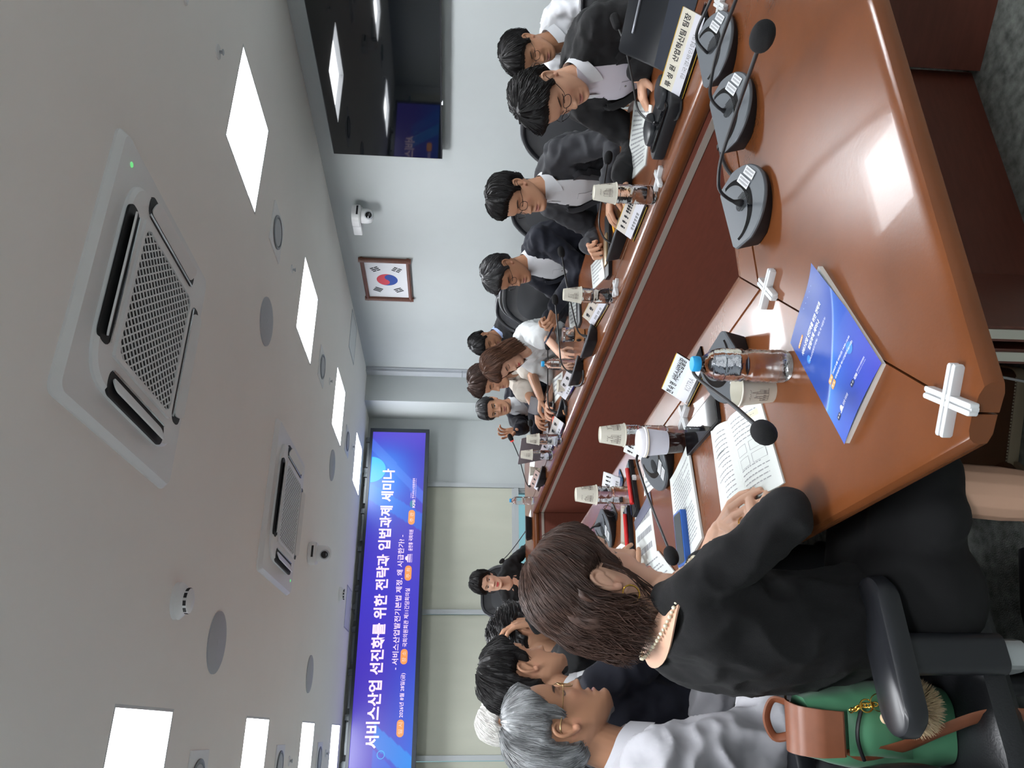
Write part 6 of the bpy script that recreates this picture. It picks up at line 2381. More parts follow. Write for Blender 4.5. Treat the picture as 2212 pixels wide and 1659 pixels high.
p = Person('person in cream open-collar shirt with brown hair, forearms crossed on the table', (2.29, 4.91, 1.152), 262, 18, -3, face=266, bulk=1.0, vox=0.0042, skin='b', pel=(2.60, 5.10, 0.5), headscale=1.04)
p.arm('L', (1.824, 4.437, 0.79), (0.6, -0.8, -0.5), fwd=(-0.9, 0.3, 0.05), curl=(0.6, 0.7, 0.8, 0.9), sleeve=0.42)
p.arm('R', (1.852, 4.644, 0.785), (0.5, 0.7, -0.9), fwd=(-0.9, -0.3, 0.0), curl=(0.5, 0.6, 0.7, 0.8), sleeve=0.42)
p.body()
M_CREAM = mat('shirt_cream', (200, 193, 183), 0.8)
p.top('shirt', M_CREAM, vox=0.010, seed=33, amp=0.007, puff=0.016)
p.placket(M_CREAM)
p.collar(M_CREAM, 0.55, 0.034, 0.064, 0.026)
p.legs(M_TROUS)
p.hair(M_HDB, hairline_man(0.058, 0.012, -0.06), 0.020, 700, 11, 0.055, crown=0.008, wave=0.002, puff=lambda d, z: 0.012 if abs(d) < 60 and z > 0.04 else 0)

p = Person('person in dark suit and glasses facing the camera, right hand raised in gesture', (2.307, 5.481, 1.087), 232, 6, 6, face=214, bulk=1.0, vox=0.0044, skin='b', eyes=True)
p.arm('R', (2.033, 5.23, 0.923), (0.2, 0.9, -0.8), fwd=(-0.35, -0.1, 0.9), palm=(0.2, -0.9, 0.2), curl=(0.35, 0.4, 0.45, 0.5), thumb=0.3, spread=0.25)
p.arm('L', (2.02, 5.25, 0.785), (0.6, -0.6, -0.8), curl=(0.3, 0.35, 0.4, 0.4))
p.body()
p.top('jacket', M_NAVY, vox=0.010, seed=41)
p.vee(M_SHIRT, 0.2, 0.40)
p.lapels(M_NAVY, 0.18, 0.42, 0.28)
p.collar(M_SHIRT, 0.45, 0.034, 0.062)
p.legs(M_TROUS)
p.hair(M_HSALT, hairline_man(0.058, 0.012, -0.05), 0.013, 500, 13, 0.045, crown=0.006)
p.glasses(M_WIREG)

# ---- back row along the right wall
p = Person('person in white shirt and glasses sitting behind the black suit, by the wall', (3.128, 2.786, 1.075), 262, 26, 3, face=262, bulk=1.0, vox=0.0040, skin='d')
p.arm('R', (2.95, 2.95, 0.62), (0.4, 0.8, -0.7), sleeve=0.42)
p.arm('L', (2.95, 2.55, 0.62), (0.5, -0.8, -0.7), sleeve=0.42)
p.body()
p.top('shirt', M_SHIRT, vox=0.010, seed=51, amp=0.008, puff=0.018)
p.placket(M_SHIRT)
p.collar(M_SHIRT, 0.5, 0.036, 0.064, 0.026)
p.legs(M_TROUS)
p.hair(M_HB, hairline_man(0.060, 0.012, -0.05), 0.020, 700, 17, 0.05, crown=0.006, wave=0.002, puff=lambda d, z: 0.010 if abs(d) < 55 and z > 0.04 else 0)
p.glasses(M_WIRE)
p = Person('person in dark suit with pale blue collar bowed forward, behind the white-bloused woman', (3.01, 5.716, 1.154), 250, 40, 0, face=246, bulk=1.0, vox=0.0046, skin='d')
p.arm('R', (2.80, 5.98, 0.62), (0.4, 0.8, -0.7))
p.arm('L', (2.80, 5.55, 0.62), (0.5, -0.8, -0.7))
p.body()
p.top('jacket', M_BLACKS, vox=0.011, seed=61)
p.collar(mat('shirt_blue', (170, 188, 226), 0.7), 0.3, 0.038, 0.064)
p.legs(M_TROUS)
p.hair(M_HB, hairline_man(0.062, 0.012, -0.045), 0.014, 500, 19, 0.04, crown=0.006)

# ---- far end, facing the camera
p = Person('person in black V-neck top with tied-back hair, seated at far end facing the camera', (1.161, 6.558, 1.072), 190, 6, -6, face=196, bulk=0.90, vox=0.0044, skin='c', lips=(198, 70, 72), torso=0.46, headscale=0.98, eyes=True)
p.arm('R', (1.06, 6.60, 0.62), (-0.6, 0.5, -0.5))
p.arm('L', (1.34, 6.58, 0.62), (0.7, 0.5, -0.5))
p.body()
M_BLKTOP = mat('top_black', (14, 14, 16), 0.85, noise_amt=0.1, noise_scale=200)
p.top('top', M_BLKTOP, vox=0.010, seed=71, amp=0.006, rs=(0.060, 0.050, 0.042))


def vneck(u, v):
    t = 0.70 + 0.275 * v
    return p.tp((2 * u - 1) * (0.02 + 0.42 * v), t, 0.018)


p.patch('bare_neckline', mat('skin_plain', SKIN['c'], 0.5), vneck, 8, 14, 0.003)
p.legs(M_TROUS)
p.hair(M_HB, lambda d: 0.060 if abs(d) < 25 else (0.060 - 0.05 * (abs(d) - 25) / 45 if abs(d) < 70 else (-0.012 if abs(d) < 100 else -0.08)), 0.018, 600, 23, 0.06, crown=0.014, puff=lambda d, z: 0.006)
b = MB()
rnd = random.Random(4)
for _ in range(60):
    a = p.HM @ V((rnd.uniform(-0.02, 0.02), -0.095, rnd.uniform(-0.02, 0.02)))
    c = a + V((rnd.uniform(-0.03, 0.03), rnd.uniform(0, 0.03), -rnd.uniform(0.05, 0.10)))
    b.tube([a - p.base, (a + c) / 2 - p.base + p.HR @ V((0, -0.02, 0)), c - p.base], [0.004, 0.004, 0.001], 5)
for _ in range(10):
    a = p.HM @ V((0.072, 0.045, 0.0))
    b.tube([a - p.base, a - p.base + V((-0.012, -0.004, -0.035 - 0.01 * rnd.random())), a - p.base + V((-0.004 + 0.006 * rnd.random(), 0, -0.075))], [0.0012, 0.0012, 0.0004], 4)
b.build('tied_tail', M_HB, p.t)

# ---- left arm of the table
p = Person('person with white hair and glasses, mostly hidden behind the grey-haired man', (0.044, 3.929, 1.114), 84, 30, 0, face=78, bulk=0.98, vox=0.0046, skin='d')
p.arm('R', (0.42, 3.55, 0.785), (-0.3, -0.8, -0.8))
p.arm('L', (0.42, 3.95, 0.785), (-0.3, 0.8, -0.8))
p.body()
p.top('jacket', M_CHARC, vox=0.011, seed=81)
p.collar(mat('shirt_blue', (170, 188, 226), 0.7), 0.4, 0.036, 0.064)
p.legs(M_TROUS)
p.hair(M_HWH, hairline_man(0.094, 0.012, -0.06), 0.014, 600, 29, 0.04, crown=0.004, wave=0.001)
p.glasses(M_WIRE)

p = Person('person with dark curly hair resting brow on one hand, in black', (0.351, 3.125, 1.097), 74, 34, 0, face=66, bulk=1.0, vox=0.0042, skin='b', torso=0.48)
p.arm('R', (0.391, 3.026, 1.052), (-0.2, -0.6, -0.9), fwd=(-0.10, 0.15, 1), palm=(-0.85, 0.5, 0.2), curl=(0.35, 0.4, 0.45, 0.5), spread=0.22, thumb=0.2, elbow=(0.50, 3.02, 0.80))
p.arm('L', (0.56, 3.42, 0.785), (-0.3, 0.7, -0.8))
p.body()
p.top('jacket', M_BLACKS, vox=0.010, seed=91, amp=0.008)
p.legs(M_TROUS)
M_HCURL = mat('hair_curly_black', (30, 29, 31), 0.42, noise_amt=0.6, noise_scale=120)
p.hair(M_HCURL, hairline_man(0.062, 0.012, -0.06), 0.018, 900, 37, 0.04, crown=0.002, wave=0.004, flow=1.4, r=0.0017, clump=0.6)
b = MB()
wr = p.arms['R'][2]
M_w = frame(wr, V((1, 0, 0)), V((0, 1, 0)))
d = (p.arms['R'][2] - p.arms['R'][1]).normalized()
sd = d.cross(V((1, 0, 0))).normalized()
M_w = frame(wr - d * 0.015 - p.base, sd.cross(d), sd)
b.lathe([(0.027, -0.006), (0.030, -0.006), (0.030, 0.006), (0.027, 0.006)], 20, 0, M_w, close=False)
b.build('wrist_band', M_ALU, p.t)

p = Person('person in dark navy suit with thick black hair, seen from behind at left', (0.158, 2.49, 1.155), 76, 12, 0, face=70, bulk=1.06, vox=0.0036, skin='b')
p.arm('R', (0.44, 2.46, 0.785), (-0.45, -0.75, -0.55))
p.arm('L', (0.46, 2.74, 0.785), (-0.3, 0.8, -0.8))
p.body()
p.top('jacket', M_NAVY, vox=0.009, seed=101, amp=0.008)
p.vee(M_SHIRT, 0.2, 0.4)
p.lapels(M_NAVY, 0.18, 0.42, 0.28)
p.collar(M_SHIRT, 0.4, 0.046, 0.064, 0.014)
p.legs(M_TROUS)
p.hair(M_HB, hairline_man(0.062, 0.012, -0.085), 0.020, 1000, 43, 0.05, crown=0.006, wave=0.0015)

p = Person('person with grey hair and wire glasses in white shirt, profile at lower left', (0.012, 2.024, 1.114), 84, 4, 0, face=88, bulk=1.08, vox=0.0032, skin='d', headscale=1.03, pel=(-0.16, 2.08, 0.50), neckback=0.035)
p.arm('R', (0.13, 1.93, 0.60), (-0.5, -0.5, -0.8), elbow=(-0.02, 1.87, 0.66))
p.arm('L', (0.15, 2.26, 0.62), (-0.3, 0.8, -0.8))
p.body()
p.top('shirt', mat('shirt_pale_grey', (186, 186, 192), 0.75), vox=0.008, seed=111, amp=0.011, sc=13, rs=(0.075, 0.068, 0.056))
p.placket(mat('shirt_pale_grey', (186, 186, 192), 0.75))
p.collar(mat('shirt_pale_grey', (186, 186, 192), 0.75), 0.4, 0.044, 0.068, 0.022)
p.legs(M_TROUS)
p.hair(M_HGR, hairline_man(0.078, 0.014, -0.075), 0.015, 1900, 47, 0.05, crown=0.006, wave=0.001, r=0.0010)
p.glasses(M_WIREG, 0.024, 0.019)
P2 = p

# the woman nearest the camera
p = Person('person with wavy dark brown hair in black knit top, reading at the left arm, nearest', (0.255, 1.493, 1.11), 80, 28, 4, face=83, bulk=0.78, vox=0.0028, skin='c', lips=(190, 110, 104), torso=0.47, headscale=0.99, pel=(0.225, 1.53, 0.50), neck=(0.228, 1.488, 0.995))
p.arm('R', (0.350, 1.452, 0.792), (0, -1, -0.5), fwd=(0.55, 0.55, -0.15), palm=(0.1, 0.1, -1), curl=(0.4, 0.5, 0.55, 0.6), thumb=0.35, sleeve=0.97, elbow=(0.350, 1.285, 0.795), spread=0.06)
p.arm('L', (0.396, 1.640, 0.800), (-0.3, 0.8, -0.8), fwd=(0.10, -0.95, -0.10), palm=(0.15, -0.1, -1), curl=(0.22, 0.26, 0.32, 0.40), thumb=0.30, sleeve=0.80, elbow=(0.27, 1.83, 0.82), spread=0.05)
KR, KL = V((0.425, 1.345, 0.50)), V((0.47, 1.52, 0.50))
AR, AL = V((0.385, 1.315, 0.08)), V((0.49, 1.66, 0.09))


def bare_legs(b):
    for hip, k, a, toe in ((p.P - p.F * 0 + p.R * 0.08, KR, AR, (0.13, -0.03)), (p.P - p.R * 0.08, KL, AL, (0.10, 0.07))):
        b.capsule(hip, k, 0.06, 0.050, 14)
        b.capsule(k, k + (a - k) * 0.35, 0.050, 0.052, 14)
        b.capsule(k + (a - k) * 0.35, a, 0.052, 0.034, 14)
        b.capsule(a, a + V((toe[0], toe[1], -0.045)), 0.034, 0.028, 12)


p.body(extra=bare_legs)
M_KNIT = mat('knit_black', (12, 12, 14), 0.9, sheen=0.02, bump=0.5, bump_scale=700)
p.top('knit_top', M_KNIT, vox=0.007, seed=121, amp=0.007, sc=13, rs=(0.062, 0.056, 0.044), t1=0.900, off=0.016, trap=0.105)
b = MB()
for hip, k in ((p.P + p.R * 0.085, KR), (p.P - p.R * 0.085, KL)):
    b.capsule(hip, k + (k - hip).normalized() * 0.02, 0.098, 0.078, 18)
b.capsule((p.P + KL) / 2, (p.P + KR) / 2, 0.09, 0.09, 14)
b.capsule(KL - p.F * 0.06, KR - p.F * 0.06, 0.072, 0.072, 14)
b.capsule(p.P + p.R * 0.1, p.P - p.R * 0.1, 0.125, 0.125, 16)
me = remeshed('skirt', b, 0.010, 3)
for v in me.vertices:
    v.co -= p.base
link('skirt', me, mat('skirt_black', (12, 12, 14), 0.9), p.t, 0)
m_loafer = mat('loafer_brown', (104, 66, 44), 0.55)
for a, toe, nm in ((AL, V((0.115, 0.075, 0)), 'loafer'), (AR, V((0.13, -0.03, 0)), 'loafer')):
    b = MB()
    f = a + toe
    b.capsule(V((a.x, a.y, 0.035)) - toe * 0.25, V((f.x, f.y, 0.032)), 0.036, 0.036, 16)
    me = remeshed(nm, b, 0.006, 2)
    for v in me.vertices:
        v.co.z = max(v.co.z, 0.008)
        v.co -= p.base
    lo = link(nm, me, m_loafer, p.t, 0)
    b = MB()
    dirv = toe.normalized()
    sd = V((-dirv.y, dirv.x, 0))
    c = (a + f) / 2 - toe * 0.1
    ol = [(q[0] * (toe.length * 1.5 + 0.07), q[1] * 0.082) for q in [(math.cos(t_) / 2, math.sin(t_) / 2) for t_ in [2 * PI * k / 30 for k in range(30)]]]
    Mq = frame(V((c.x, c.y, 0)) - p.base, dirv, sd)
    b.prism(ol, 0.0, 0.012, 0, 0, Mq)
    b.build('sole', mat('sole_pale', (176, 160, 136), 0.7), lo)
    b = MB()
    top_ = a + toe * 0.55
    b.tube([top_ + sd * s * 0.036 + V((0, 0, 0.055 - a.z - 0.03 * s * s + 0.02)) - p.base for s in (-1, -0.5, 0, 0.5, 1)], 0.006, 8)
    b.build('strap', m_loafer, lo)
# bare shoulders inside the round neckline
inv = p.base


def neck_skin(u, v):
    az = 2 * PI * u
    lo = 0.895 + 0.050 * abs(math.sin(az)) ** 1.5
    t = lo + (0.983 - lo) * v
    return p.tp(az, t, 0.024 - 0.010 * v)


p.patch('bare_shoulders', mat('skin_fair', SKIN['c'], 0.5, sss=0.1), neck_skin, 48, 8, 0.004)
# pearl necklace
b = MB()
cl = MB()
for k in range(66):
    az = 2 * PI * k / 66
    q = p.tp(az, 0.950 - 0.026 * max(0, math.cos(az)), 0.029) - p.base
    b.ball(q, 0.0038 if k % 2 else 0.0030, None, 10, 7)
nk = b.build('pearl_necklace', mat('pearl', (226, 218, 192), 0.25, spec=0.7), p.t)
# earring and ring
er = p.HM @ V((0.079, -0.004, -0.047))
b = MB()
pts = [er - p.base + p.HR @ V((0.002, 0.016 * math.cos(a), 0.016 * math.sin(a) - 0.010)) for a in [2 * PI * k / 20 for k in range(21)]]
b.tube(pts, 0.0016, 7)
b.build('hoop_earring', M_GOLD, p.t)
S_, E_, W_, _ = p.arms['L']
f = V((0.10, -0.95, -0.10)).normalized()
x_ = f.cross(V((0.15, -0.1, -1)).normalized())
b = MB()
kn = W_ + f * (0.012 + 0.0828 + 0.020) - x_ * (0.010) + V((0.0, 0.0, -0.004))
b.lathe([(0.0098, -0.003), (0.0108, -0.003), (0.0108, 0.003), (0.0098, 0.003)], 18, 0, frame(kn - p.base, f.cross(V((0, 0, 1))), V((0, 0, 1))), close=False)
b.build('finger_ring', M_GOLD, p.t)


def p1_line(d):
    a = abs(d)
    if a < 30:
        return 0.064
    if a < 60:
        return 0.064 + (0.022 - 0.064) * (a - 30) / 30
    if a < 74:
        return 0.022 + (-0.026 - 0.022) * min(1, (a - 60) / 6)
    if a < 100:
        return 0.020
    return -0.075


p.hair(M_HDB, p1_line, 0.015, 2600, 53, 0.085, crown=0.004, clump=0.2, zmin=-0.10, r=0.0008, flow=0.25, puff=lambda d, z: 0.006 if abs(d) > 90 else 0.0)
rnd = random.Random(77)
b = MB()
bot = -0.112


def cp1(az, s, lay):
    z = 0.045 + (bot - 0.045) * s
    w, f_, bk = head_dims(max(z, -0.02))
    gro = 0.014 + 0.015 * math.sin(min(1, s) * PI) + lay - -0.012 * max(0, s - 0.70) / 0.30
    x = (w + gro) * math.sin(az)
    y = (f_ - bk) / 2 + ((f_ + bk) / 2 + gro) * math.cos(az) - 0.01 * s
    return V((x, y, z + 0.012 * math.sin(az * 3 + s * 3) * s))


def world_hang(q, s):
    """hair hangs down in the world as it leaves the skull"""
    a = p.HM @ q
    if s > 0.35:
        k = (s - 0.35) / 0.65
        a += (p.F * 0.030 + V((0, 0, -0.012))) * k
    return a - p.base


AZ0, AZ1 = math.radians(112), math.radians(360 - 80)


def outer(u, v):
    az = AZ0 + (AZ1 - AZ0) * u
    lay = 0.016 * noise.noise(V((math.cos(az) * 5, math.sin(az) * 5, v * 3.5))) + 0.007 * noise.noise(V((math.cos(az) * 20, math.sin(az) * 20, v * 4)))
    return world_hang(cp1(az, v * (1 + 0.06 * noise.noise(V((az * 6, 3, 0)))), lay), v)


def innr(u, v):
    az = AZ0 + (AZ1 - AZ0) * (1 - u)
    return world_hang(cp1(az, v * 0.96, -0.04), v)


b.grid(outer, 70, 28)
b.grid(innr, 70, 28)
for _ in range(4200):
    az = AZ0 - 0.06 + (AZ1 - AZ0 + 0.1) * rnd.random()
    s0 = rnd.uniform(-0.25, 0.65)
    s1 = min(rnd.uniform(s0 + 0.3, s0 + 0.8), rnd.uniform(0.92, 1.10))
    lay = rnd.uniform(-0.002, 0.006)
    ph = rnd.uniform(0, 6)
    dr = rnd.uniform(-0.2, 0.2)
    pts = []
    for k in range(9):
        s = s0 + (s1 - s0) * k / 8
        sc_ = max(s, 0)
        pts.append(world_hang(cp1(az + dr * k / 8 + 0.08 * math.sin(ph + s * 8) * sc_, s, lay + 0.012 * math.sin(ph * 2 + s * 9) * sc_), s))
    rr = rnd.uniform(0.0005, 0.0011)
    b.tube(pts, [rr * q for q in (0.4, 1, 1, 1, 1, 1, 0.9, 0.6, 0.2)], 4)
# a lock falling in front of the ear
for _ in range(34):
    st = V((0.074, 0.022 + rnd.uniform(-0.006, 0.006), 0.012))
    en = V((0.068 + rnd.uniform(-0.008, 0.008), 0.016 + rnd.uniform(-0.018, 0.018), -0.085 - rnd.uniform(0, 0.045)))
    md = V((0.082, 0.030 + rnd.uniform(-0.006, 0.006), -0.035))
    b.tube([p.HM @ q - p.base for q in spline([st, md, en], 4)], [0.0007] * 8 + [0.0002], 4)
b.build('hair_lengths', M_HDB, p.t, 60)
P1 = p


# ------------------------------------------------------------------ black office chairs
M_LEATH = mat('chair_leather', (30, 31, 34), 0.38, bump=0.25, bump_scale=240)
M_CHAIRP = mat('chair_plastic', (36, 37, 41), 0.32)
M_MESHB = mat('chair_back_panel', (40, 42, 46), 0.55)


def build_chair(label, loc, rz):
    t = thing('office_chair', label, 'chair', loc, rz, 'black office chairs around the table')
    b = MB().prism(rrect(0.50, 0.48, 0.10, 8), 0.375, 0.44, 0.03, 0, None, 0.02)
    b.build('seat', M_LEATH, t)

    def bk(u, v, off):
        x = (u - 0.5) * 0.47 * (0.86 + 0.14 * math.sin(min(1, v * 1.4) * PI / 2)) * (1 - 0.10 * max(0, v - 0.8) / 0.2)
        z = 0.46 + 0.62 * v
        y = -0.225 - 0.11 * v ** 1.5 + 0.10 * (2 * abs(u - 0.5)) ** 2 * 0.6 + 0.02 * math.sin(v * PI * 1.2)
        return V((x, y + off, z))

    def rounded(u, v):
        # squarish disc so that the corners of the back are round
        a, c = 2 * u - 1, 2 * v - 1
        n = 4.5
        k = (abs(a) ** n + abs(c) ** n) ** (1 / n)
        m_ = max(abs(a), abs(c))
        s = m_ / k if k > 1e-6 else 1
        return 0.5 + a * s / 2, 0.5 + c * s / 2
    b = MB()
    b.grid(lambda u, v: bk(*rounded(u, v), 0.028 * (1 - (2 * abs(u - .5)) ** 6) * (1 - (2 * abs(v - .5)) ** 6)), 24, 24)
    b.grid(lambda u, v: bk(*rounded(1 - u, v), -0.028 * (1 - (2 * abs(u - .5)) ** 6) * (1 - (2 * abs(v - .5)) ** 6)), 24, 24)
    br = b.build('backrest', M_LEATH, t, 60)
    rim = MB()
    pts = []
    for k in range(48):
        a = 2 * PI * k / 48
        c, s = math.cos(a), math.sin(a)
        n = 4.5
        pts.append(bk(0.5 + 0.5 * math.copysign(abs(c) ** (2 / n), c), 0.5 + 0.5 * math.copysign(abs(s) ** (2 / n), s), 0))
    pts.append(pts[0])
    rim.tube(pts, 0.016, 14)
    rim.build('rim', M_CHAIRP, br)
    pan = MB().grid(lambda u, v: bk(*rounded(0.13 + 0.74 * u, 0.13 + 0.74 * v), 0.0325), 16, 16)
    pan.build('padded_panel', M_MESHB, br)
    for s in (-1, 1):
        a = MB()
        pr = [(0, 0)]
        Mp = Matrix.Translation((s * 0.285, 0.02, 0))
        a.prism([(q[0], q[1]) for q in rrect(0.085, 0.27, 0.04, 8)], 0.600, 0.640, 0.012, 0, Mp, 0.010)
        ar = a.build('armrest', M_CHAIRP, t)
        a = MB().prism(rrect(0.05, 0.07, 0.02), 0.42, 0.605, 0, 0, Mp)
        a.build('post', M_CHAIRP, ar)
        a = MB().tube([(s * 0.285, 0.02, 0.43), (s * 0.285, 0.02, 0.385), (s * 0.25, 0.02, 0.362), (s * 0.12, 0.02, 0.36)], 0.026, 10, 0, None, 0.8)
        a.build('bracket', M_ALU, ar)
    MB().tube([(0, -0.10, 0.37), (0, -0.24, 0.39), (0, -0.30, 0.48), (0, -0.305, 0.66)], 0.022, 10, 0, None, 1.0).build('back_bar', M_CHAIRP, t)
    MB().lathe([(0.022, 0.10), (0.022, 0.25), (0.028, 0.25), (0.028, 0.36), (0.10, 0.365), (0.10, 0.378)], 20).build('gas_lift', M_CHAIRP, t)
    for k in range(5):
        a = 2 * PI * k / 5 + 0.3
        d = V((math.cos(a), math.sin(a), 0))
        lg = MB().tube([d * 0.03 + V((0, 0, 0.115)), d * 0.16 + V((0, 0, 0.105)), d * 0.29 + V((0, 0, 0.075))], [0.034, 0.030, 0.022], 10, 0, None, 0.7).build('leg', M_CHAIRP, t)
        w = MB()
        sd = V((-d.y, d.x, 0))
        for q in (-1, 1):
            w.lathe([(0.001, -0.009), (0.024, -0.009), (0.027, -0.006), (0.027, 0.006), (0.024, 0.009), (0.001, 0.009)], 18, 0, frame(d * 0.29 + sd * 0.014 * q + V((0, 0, 0.028)), d, V((0, 0, 1))))
        w.build('caster', M_BLACKPL, lg)
    return t


chair0 = build_chair('black office chair of the nearest woman, its armrest at lower middle', (0.085, 1.635, 0), -PI / 2 + 0.06)
for lab, loc, rz in (
        ('black office chair behind the nearest man in black suit', (2.44, 2.10, 0), PI / 2),
        ('black office chair behind the man in charcoal jacket', (2.47, 2.90, 0), PI / 2),
        ('black office chair behind the navy-suited man with phone', (2.54, 3.60, 0), PI / 2 + 0.1),
        ('empty black office chair between the navy-suited man and the white-bloused woman', (2.33, 4.20, 0), PI / 2 + 0.25),
        ('black office chair behind the woman in white blouse', (2.52, 4.66, 0), PI / 2),
        ('black office chair behind the cream-shirted man', (2.70, 5.12, 0), PI / 2),
        ('black office chair behind the gesturing man in glasses', (2.72, 5.92, 0), PI / 2 + 0.4),
        ('black office chair by the wall under the white-shirted man', (3.52, 2.86, 0), PI / 2),
        ('black office chair under the bowed man in dark suit', (3.42, 5.90, 0), PI / 2),
        ('black office chair behind the far woman facing the camera', (1.20, 7.02, 0), PI),
        ('black office chair under the grey-haired man in white shirt', (-0.19, 2.08, 0), -PI / 2 + 0.1),
        ('black office chair under the dark-suited man at left', (-0.05, 2.62, 0), -PI / 2),
        ('black office chair under the curly-haired person in black', (0.02, 3.28, 0), -PI / 2),
        ('black office chair under the white-haired man', (-0.12, 4.00, 0), -PI / 2)):
    c = again(chair0, loc, rz, lab)
    if 'nearest man' in lab:
        c.scale = (1, 1, 0.84)
    if 'by the wall' in lab:
        c.scale = (0.95, 0.95, 0.74)

# ------------------------------------------------------------------ green backpack on the near chair
M_GRN = mat('bag_green', (82, 142, 106), 0.45, sheen=0.2, noise_amt=0.10, noise_scale=9)
M_TAN = mat('leather_tan', (132, 80, 56), 0.42, noise_amt=0.10, noise_scale=30)
BX = V((0.012, 1.545, 0.442))
t = thing('backpack', 'green nylon backpack with brown leather flap, on the near chair behind the woman', 'backpack', BX, math.radians(-14))
b = MB()


def bagpt(u, v):
    a = 2 * PI * u
    z = 0.275 * v
    k = (1 - 0.30 * max(0, v - 0.55) ** 1.3 / 0.35) * (0.93 + 0.07 * min(1, v * 6))
    n = 3.2
    c, s = math.cos(a), math.sin(a)
    x = 0.074 * k * math.copysign(abs(c) ** (2 / n), c)
    y = 0.058 * k * math.copysign(abs(s) ** (2 / n), s)
    f = 0.0065 * noise.noise(V((x * 16, y * 16, z * 12))) + 0.006 * (0.5 - abs(noise.noise(V((x * 24 + 3, y * 24, z * 15)))))
    return V((x * (1 + f * 9), y * (1 + f * 9), z))


b.grid(bagpt, 64, 40, 0, True)
b.add([bagpt(k / 64, 0) for k in range(64)], [tuple(reversed(range(64)))])
b.add([bagpt(k / 64, 1) for k in range(64)], [tuple(range(64))])
b.build('bag_body', M_GRN, t, 60)
b = MB()
b.grid(lambda u, v: V(((u - 0.5) * 0.095 * (1 - 0.15 * v), -0.058 - 0.020 * math.sin(PI * v) ** 0.6 * math.sin(PI * u) ** 0.5, 0.09 + 0.12 * v)), 16, 14)
pk = b.build('front_pocket', M_GRN, t, 60)
MB().tube([V(((u - 0.5) * 0.085, -0.080 - 0.004 * math.sin(PI * u), 0.195 + 0.012 * math.sin(PI * u))) for u in [k / 12 for k in range(13)]], 0.0035, 6).build('zipper', M_BLACKPL, pk)


def flap(u, v):
    # over the top and down the front
    ang = -0.35 + 2.3 * v
    y = 0.040 - 0.105 * min(1, v * 1.35)
    z = 0.284 + 0.020 * math.sin(min(1, v * 1.35) * PI) - max(0, v - 0.62) * 0.15
    return V(((u - 0.5) * (0.098 - 0.02 * v), y - 0.012 * max(0, v - 0.62) * 2, z))


b = MB()
b.grid(flap, 14, 20)
b.grid(lambda u, v: flap(1 - u, v) - V((0, -0.003, 0.004)), 14, 20)
b.build('leather_flap', M_TAN, t, 60)
MB().tube(spline([(-0.030, 0.040, 0.278), (-0.034, 0.052, 0.305), (0.0, 0.056, 0.318), (0.034, 0.052, 0.305), (0.030, 0.040, 0.278)], 6), 0.0085, 8, 0, None, 0.45).build('carry_handle', M_TAN, t)
b = MB()
inv = (Matrix.Translation(BX) @ Matrix.Rotation(math.radians(-14), 4, 'Z')).inverted()
for pts in (((-0.01, 1.538, 0.712), (-0.033, 1.524, 0.679), (-0.041, 1.501, 0.63), (-0.026, 1.477, 0.56), (0.002, 1.448, 0.492), (0.024, 1.411, 0.431), (0.024, 1.404, 0.349)),
            ((-0.006, 1.49, 0.427), (-0.017, 1.472, 0.41), (-0.048, 1.462, 0.382), (-0.072, 1.469, 0.331)),
            ((-0.002, 1.499, 0.42), (-0.018, 1.482, 0.395), (-0.027, 1.473, 0.359), (-0.041, 1.474, 0.3))):
    q = [inv @ V(k) for k in pts]
    b = MB()
    b.tube(spline(q, 8), 0.017, 10, 0, None, 0.14)
    b.build('shoulder_strap', M_TAN, t, 60)
b = MB()
q = [inv @ V(k) for k in ((0.034, 1.453, 0.658), (0.037, 1.44, 0.654), (0.042, 1.434, 0.646), (0.042, 1.428, 0.636), (0.044, 1.42, 0.624))]
sp_ = spline(q, 5)
for k in range(0, len(sp_) - 1, 2):
    c = (sp_[k] + sp_[min(k + 1, len(sp_) - 1)]) / 2
    d = (sp_[min(k + 1, len(sp_) - 1)] - sp_[k]).normalized()
    s = d.cross(V((0, 1, 0.3)) if (k // 2) % 2 else V((0, 0.2, 1))).normalized()
    b.tube([c + d * 0.0055 * math.cos(a) + s * 0.004 * math.sin(a) for a in [2 * PI * i / 12 for i in range(13)]], 0.0012, 6)
cc = inv @ V((0.041, 1.423, 0.643))
b.lathe([(0.010, -0.0015), (0.012, -0.0015), (0.012, 0.0015), (0.010, 0.0015)], 20, 0, frame(cc, (1, 0, 0), (0, 0.2, 1)), close=False)
b.lathe([(0.0145, -0.001), (0.0158, -0.001), (0.0158, 0.001), (0.0145, 0.001)], 22, 0, frame(inv @ V((0.046, 1.411, 0.624)), (1, 0, 0), (0, 0.3, 1)), close=False)
b.build('gold_chain', M_GOLD, t)
fc = V((0.038, 1.426, 0.556))
pm = thing('fur_charm', 'fluffy beige fur pompom hanging from the green backpack', 'charm', fc - V((0, 0, 0.05)))
b = MB()
b.ball((0, 0, 0.05), 0.034)
rnd = random.Random(8)
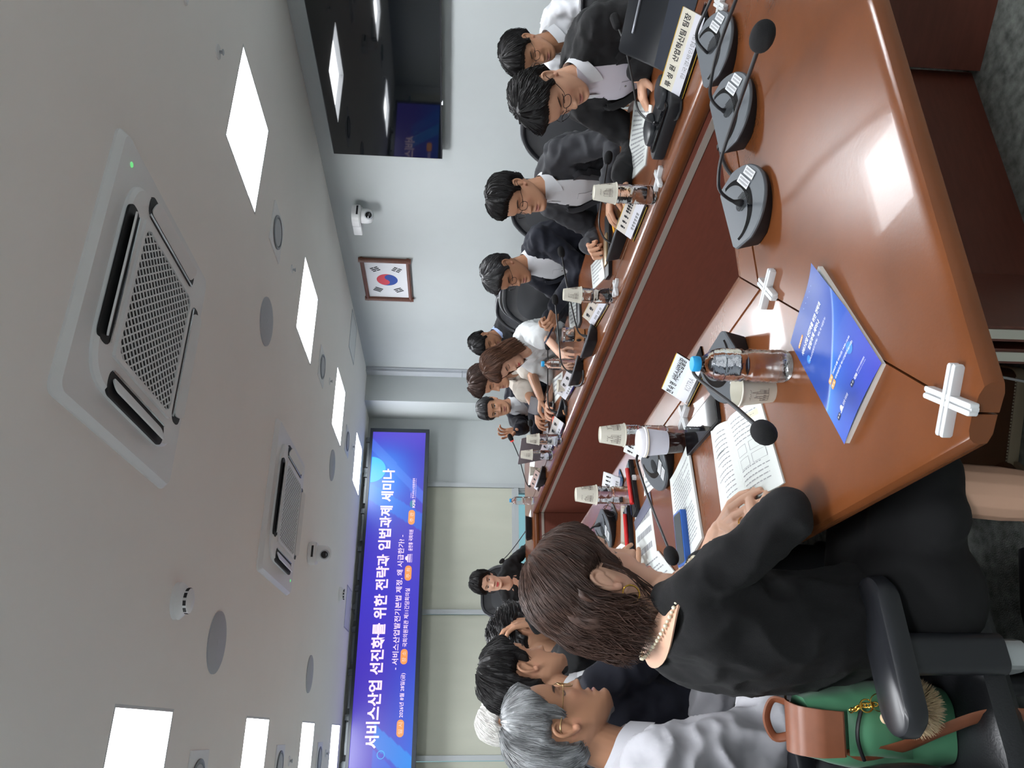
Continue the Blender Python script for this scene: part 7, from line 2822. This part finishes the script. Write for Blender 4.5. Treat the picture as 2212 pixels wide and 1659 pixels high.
for _ in range(2600):
    d = V((rnd.gauss(0, 1), rnd.gauss(0, 1), rnd.gauss(0, 1))).normalized()
    d2 = (d + V((0, 0, -0.35)) + V((rnd.gauss(0, .2), rnd.gauss(0, .2), rnd.gauss(0, .2)))).normalized()
    a = V((0, 0, 0.05)) + d * 0.032
    L = rnd.uniform(0.012, 0.022)
    b.tube([a, a + d * L * 0.5, a + d * L * 0.6 + d2 * L * 0.5], [0.0011, 0.0009, 0.0002], 3)
b.build('fur', mat('fur_beige', (206, 180, 142), 0.85, sheen=0.3), pm, 0)
MB().capsule((-0.012, -0.005, 0.082), (-0.018, -0.008, 0.108), 0.014, 0.010, 12).build('fur_ear', mat('fur_beige', (206, 180, 142), 0.85, sheen=0.3), pm)

# brown leather bag standing under the near corner of the table
t = thing('leather_bag', 'brown leather bag with pale stitched base standing on the carpet under the table corner', 'bag', (0.70, 1.70, 0), math.radians(-32))
b = MB()
b.prism(rrect(0.30, 0.12, 0.03), 0.012, 0.26, 0.02, 0, None, 0.008)
b.build('bag_body', mat('bag_brown', (96, 64, 44), 0.5, noise_amt=0.12, noise_scale=18), t)
MB().prism(rrect(0.305, 0.125, 0.03), 0.0, 0.028, 0.002).build('base_band', mat('bag_pale', (190, 174, 146), 0.6), t)
b = MB()
for k in range(34):
    x = -0.13 + k * 0.26 / 33
    b.box((x - 0.0024, -0.0622, 0.030), (x + 0.0024, -0.0602, 0.0325))
b.build('stitching', mat('stitch_cream', (222, 210, 186), 0.7), t, smooth=False)
for y in (-0.03, 0.03):
    MB().tube(spline([(-0.07, y, 0.24), (-0.06, y, 0.33), (0.06, y, 0.33), (0.07, y, 0.24)], 8), 0.008, 8).build('handle', mat('bag_brown', (96, 64, 44), 0.5), t)
c = thing('white_cable', 'thin white cable hanging under the near table corner', 'cable', (0.70, 1.30, 0))
MB().tube(spline([(0.0, 0.0, 0.69), (0.02, 0.03, 0.60), (-0.03, 0.05, 0.50), (-0.01, 0.08, 0.30), (-0.05, 0.10, 0.004)], 8), 0.003, 6).build('cable', M_CLIP, c)
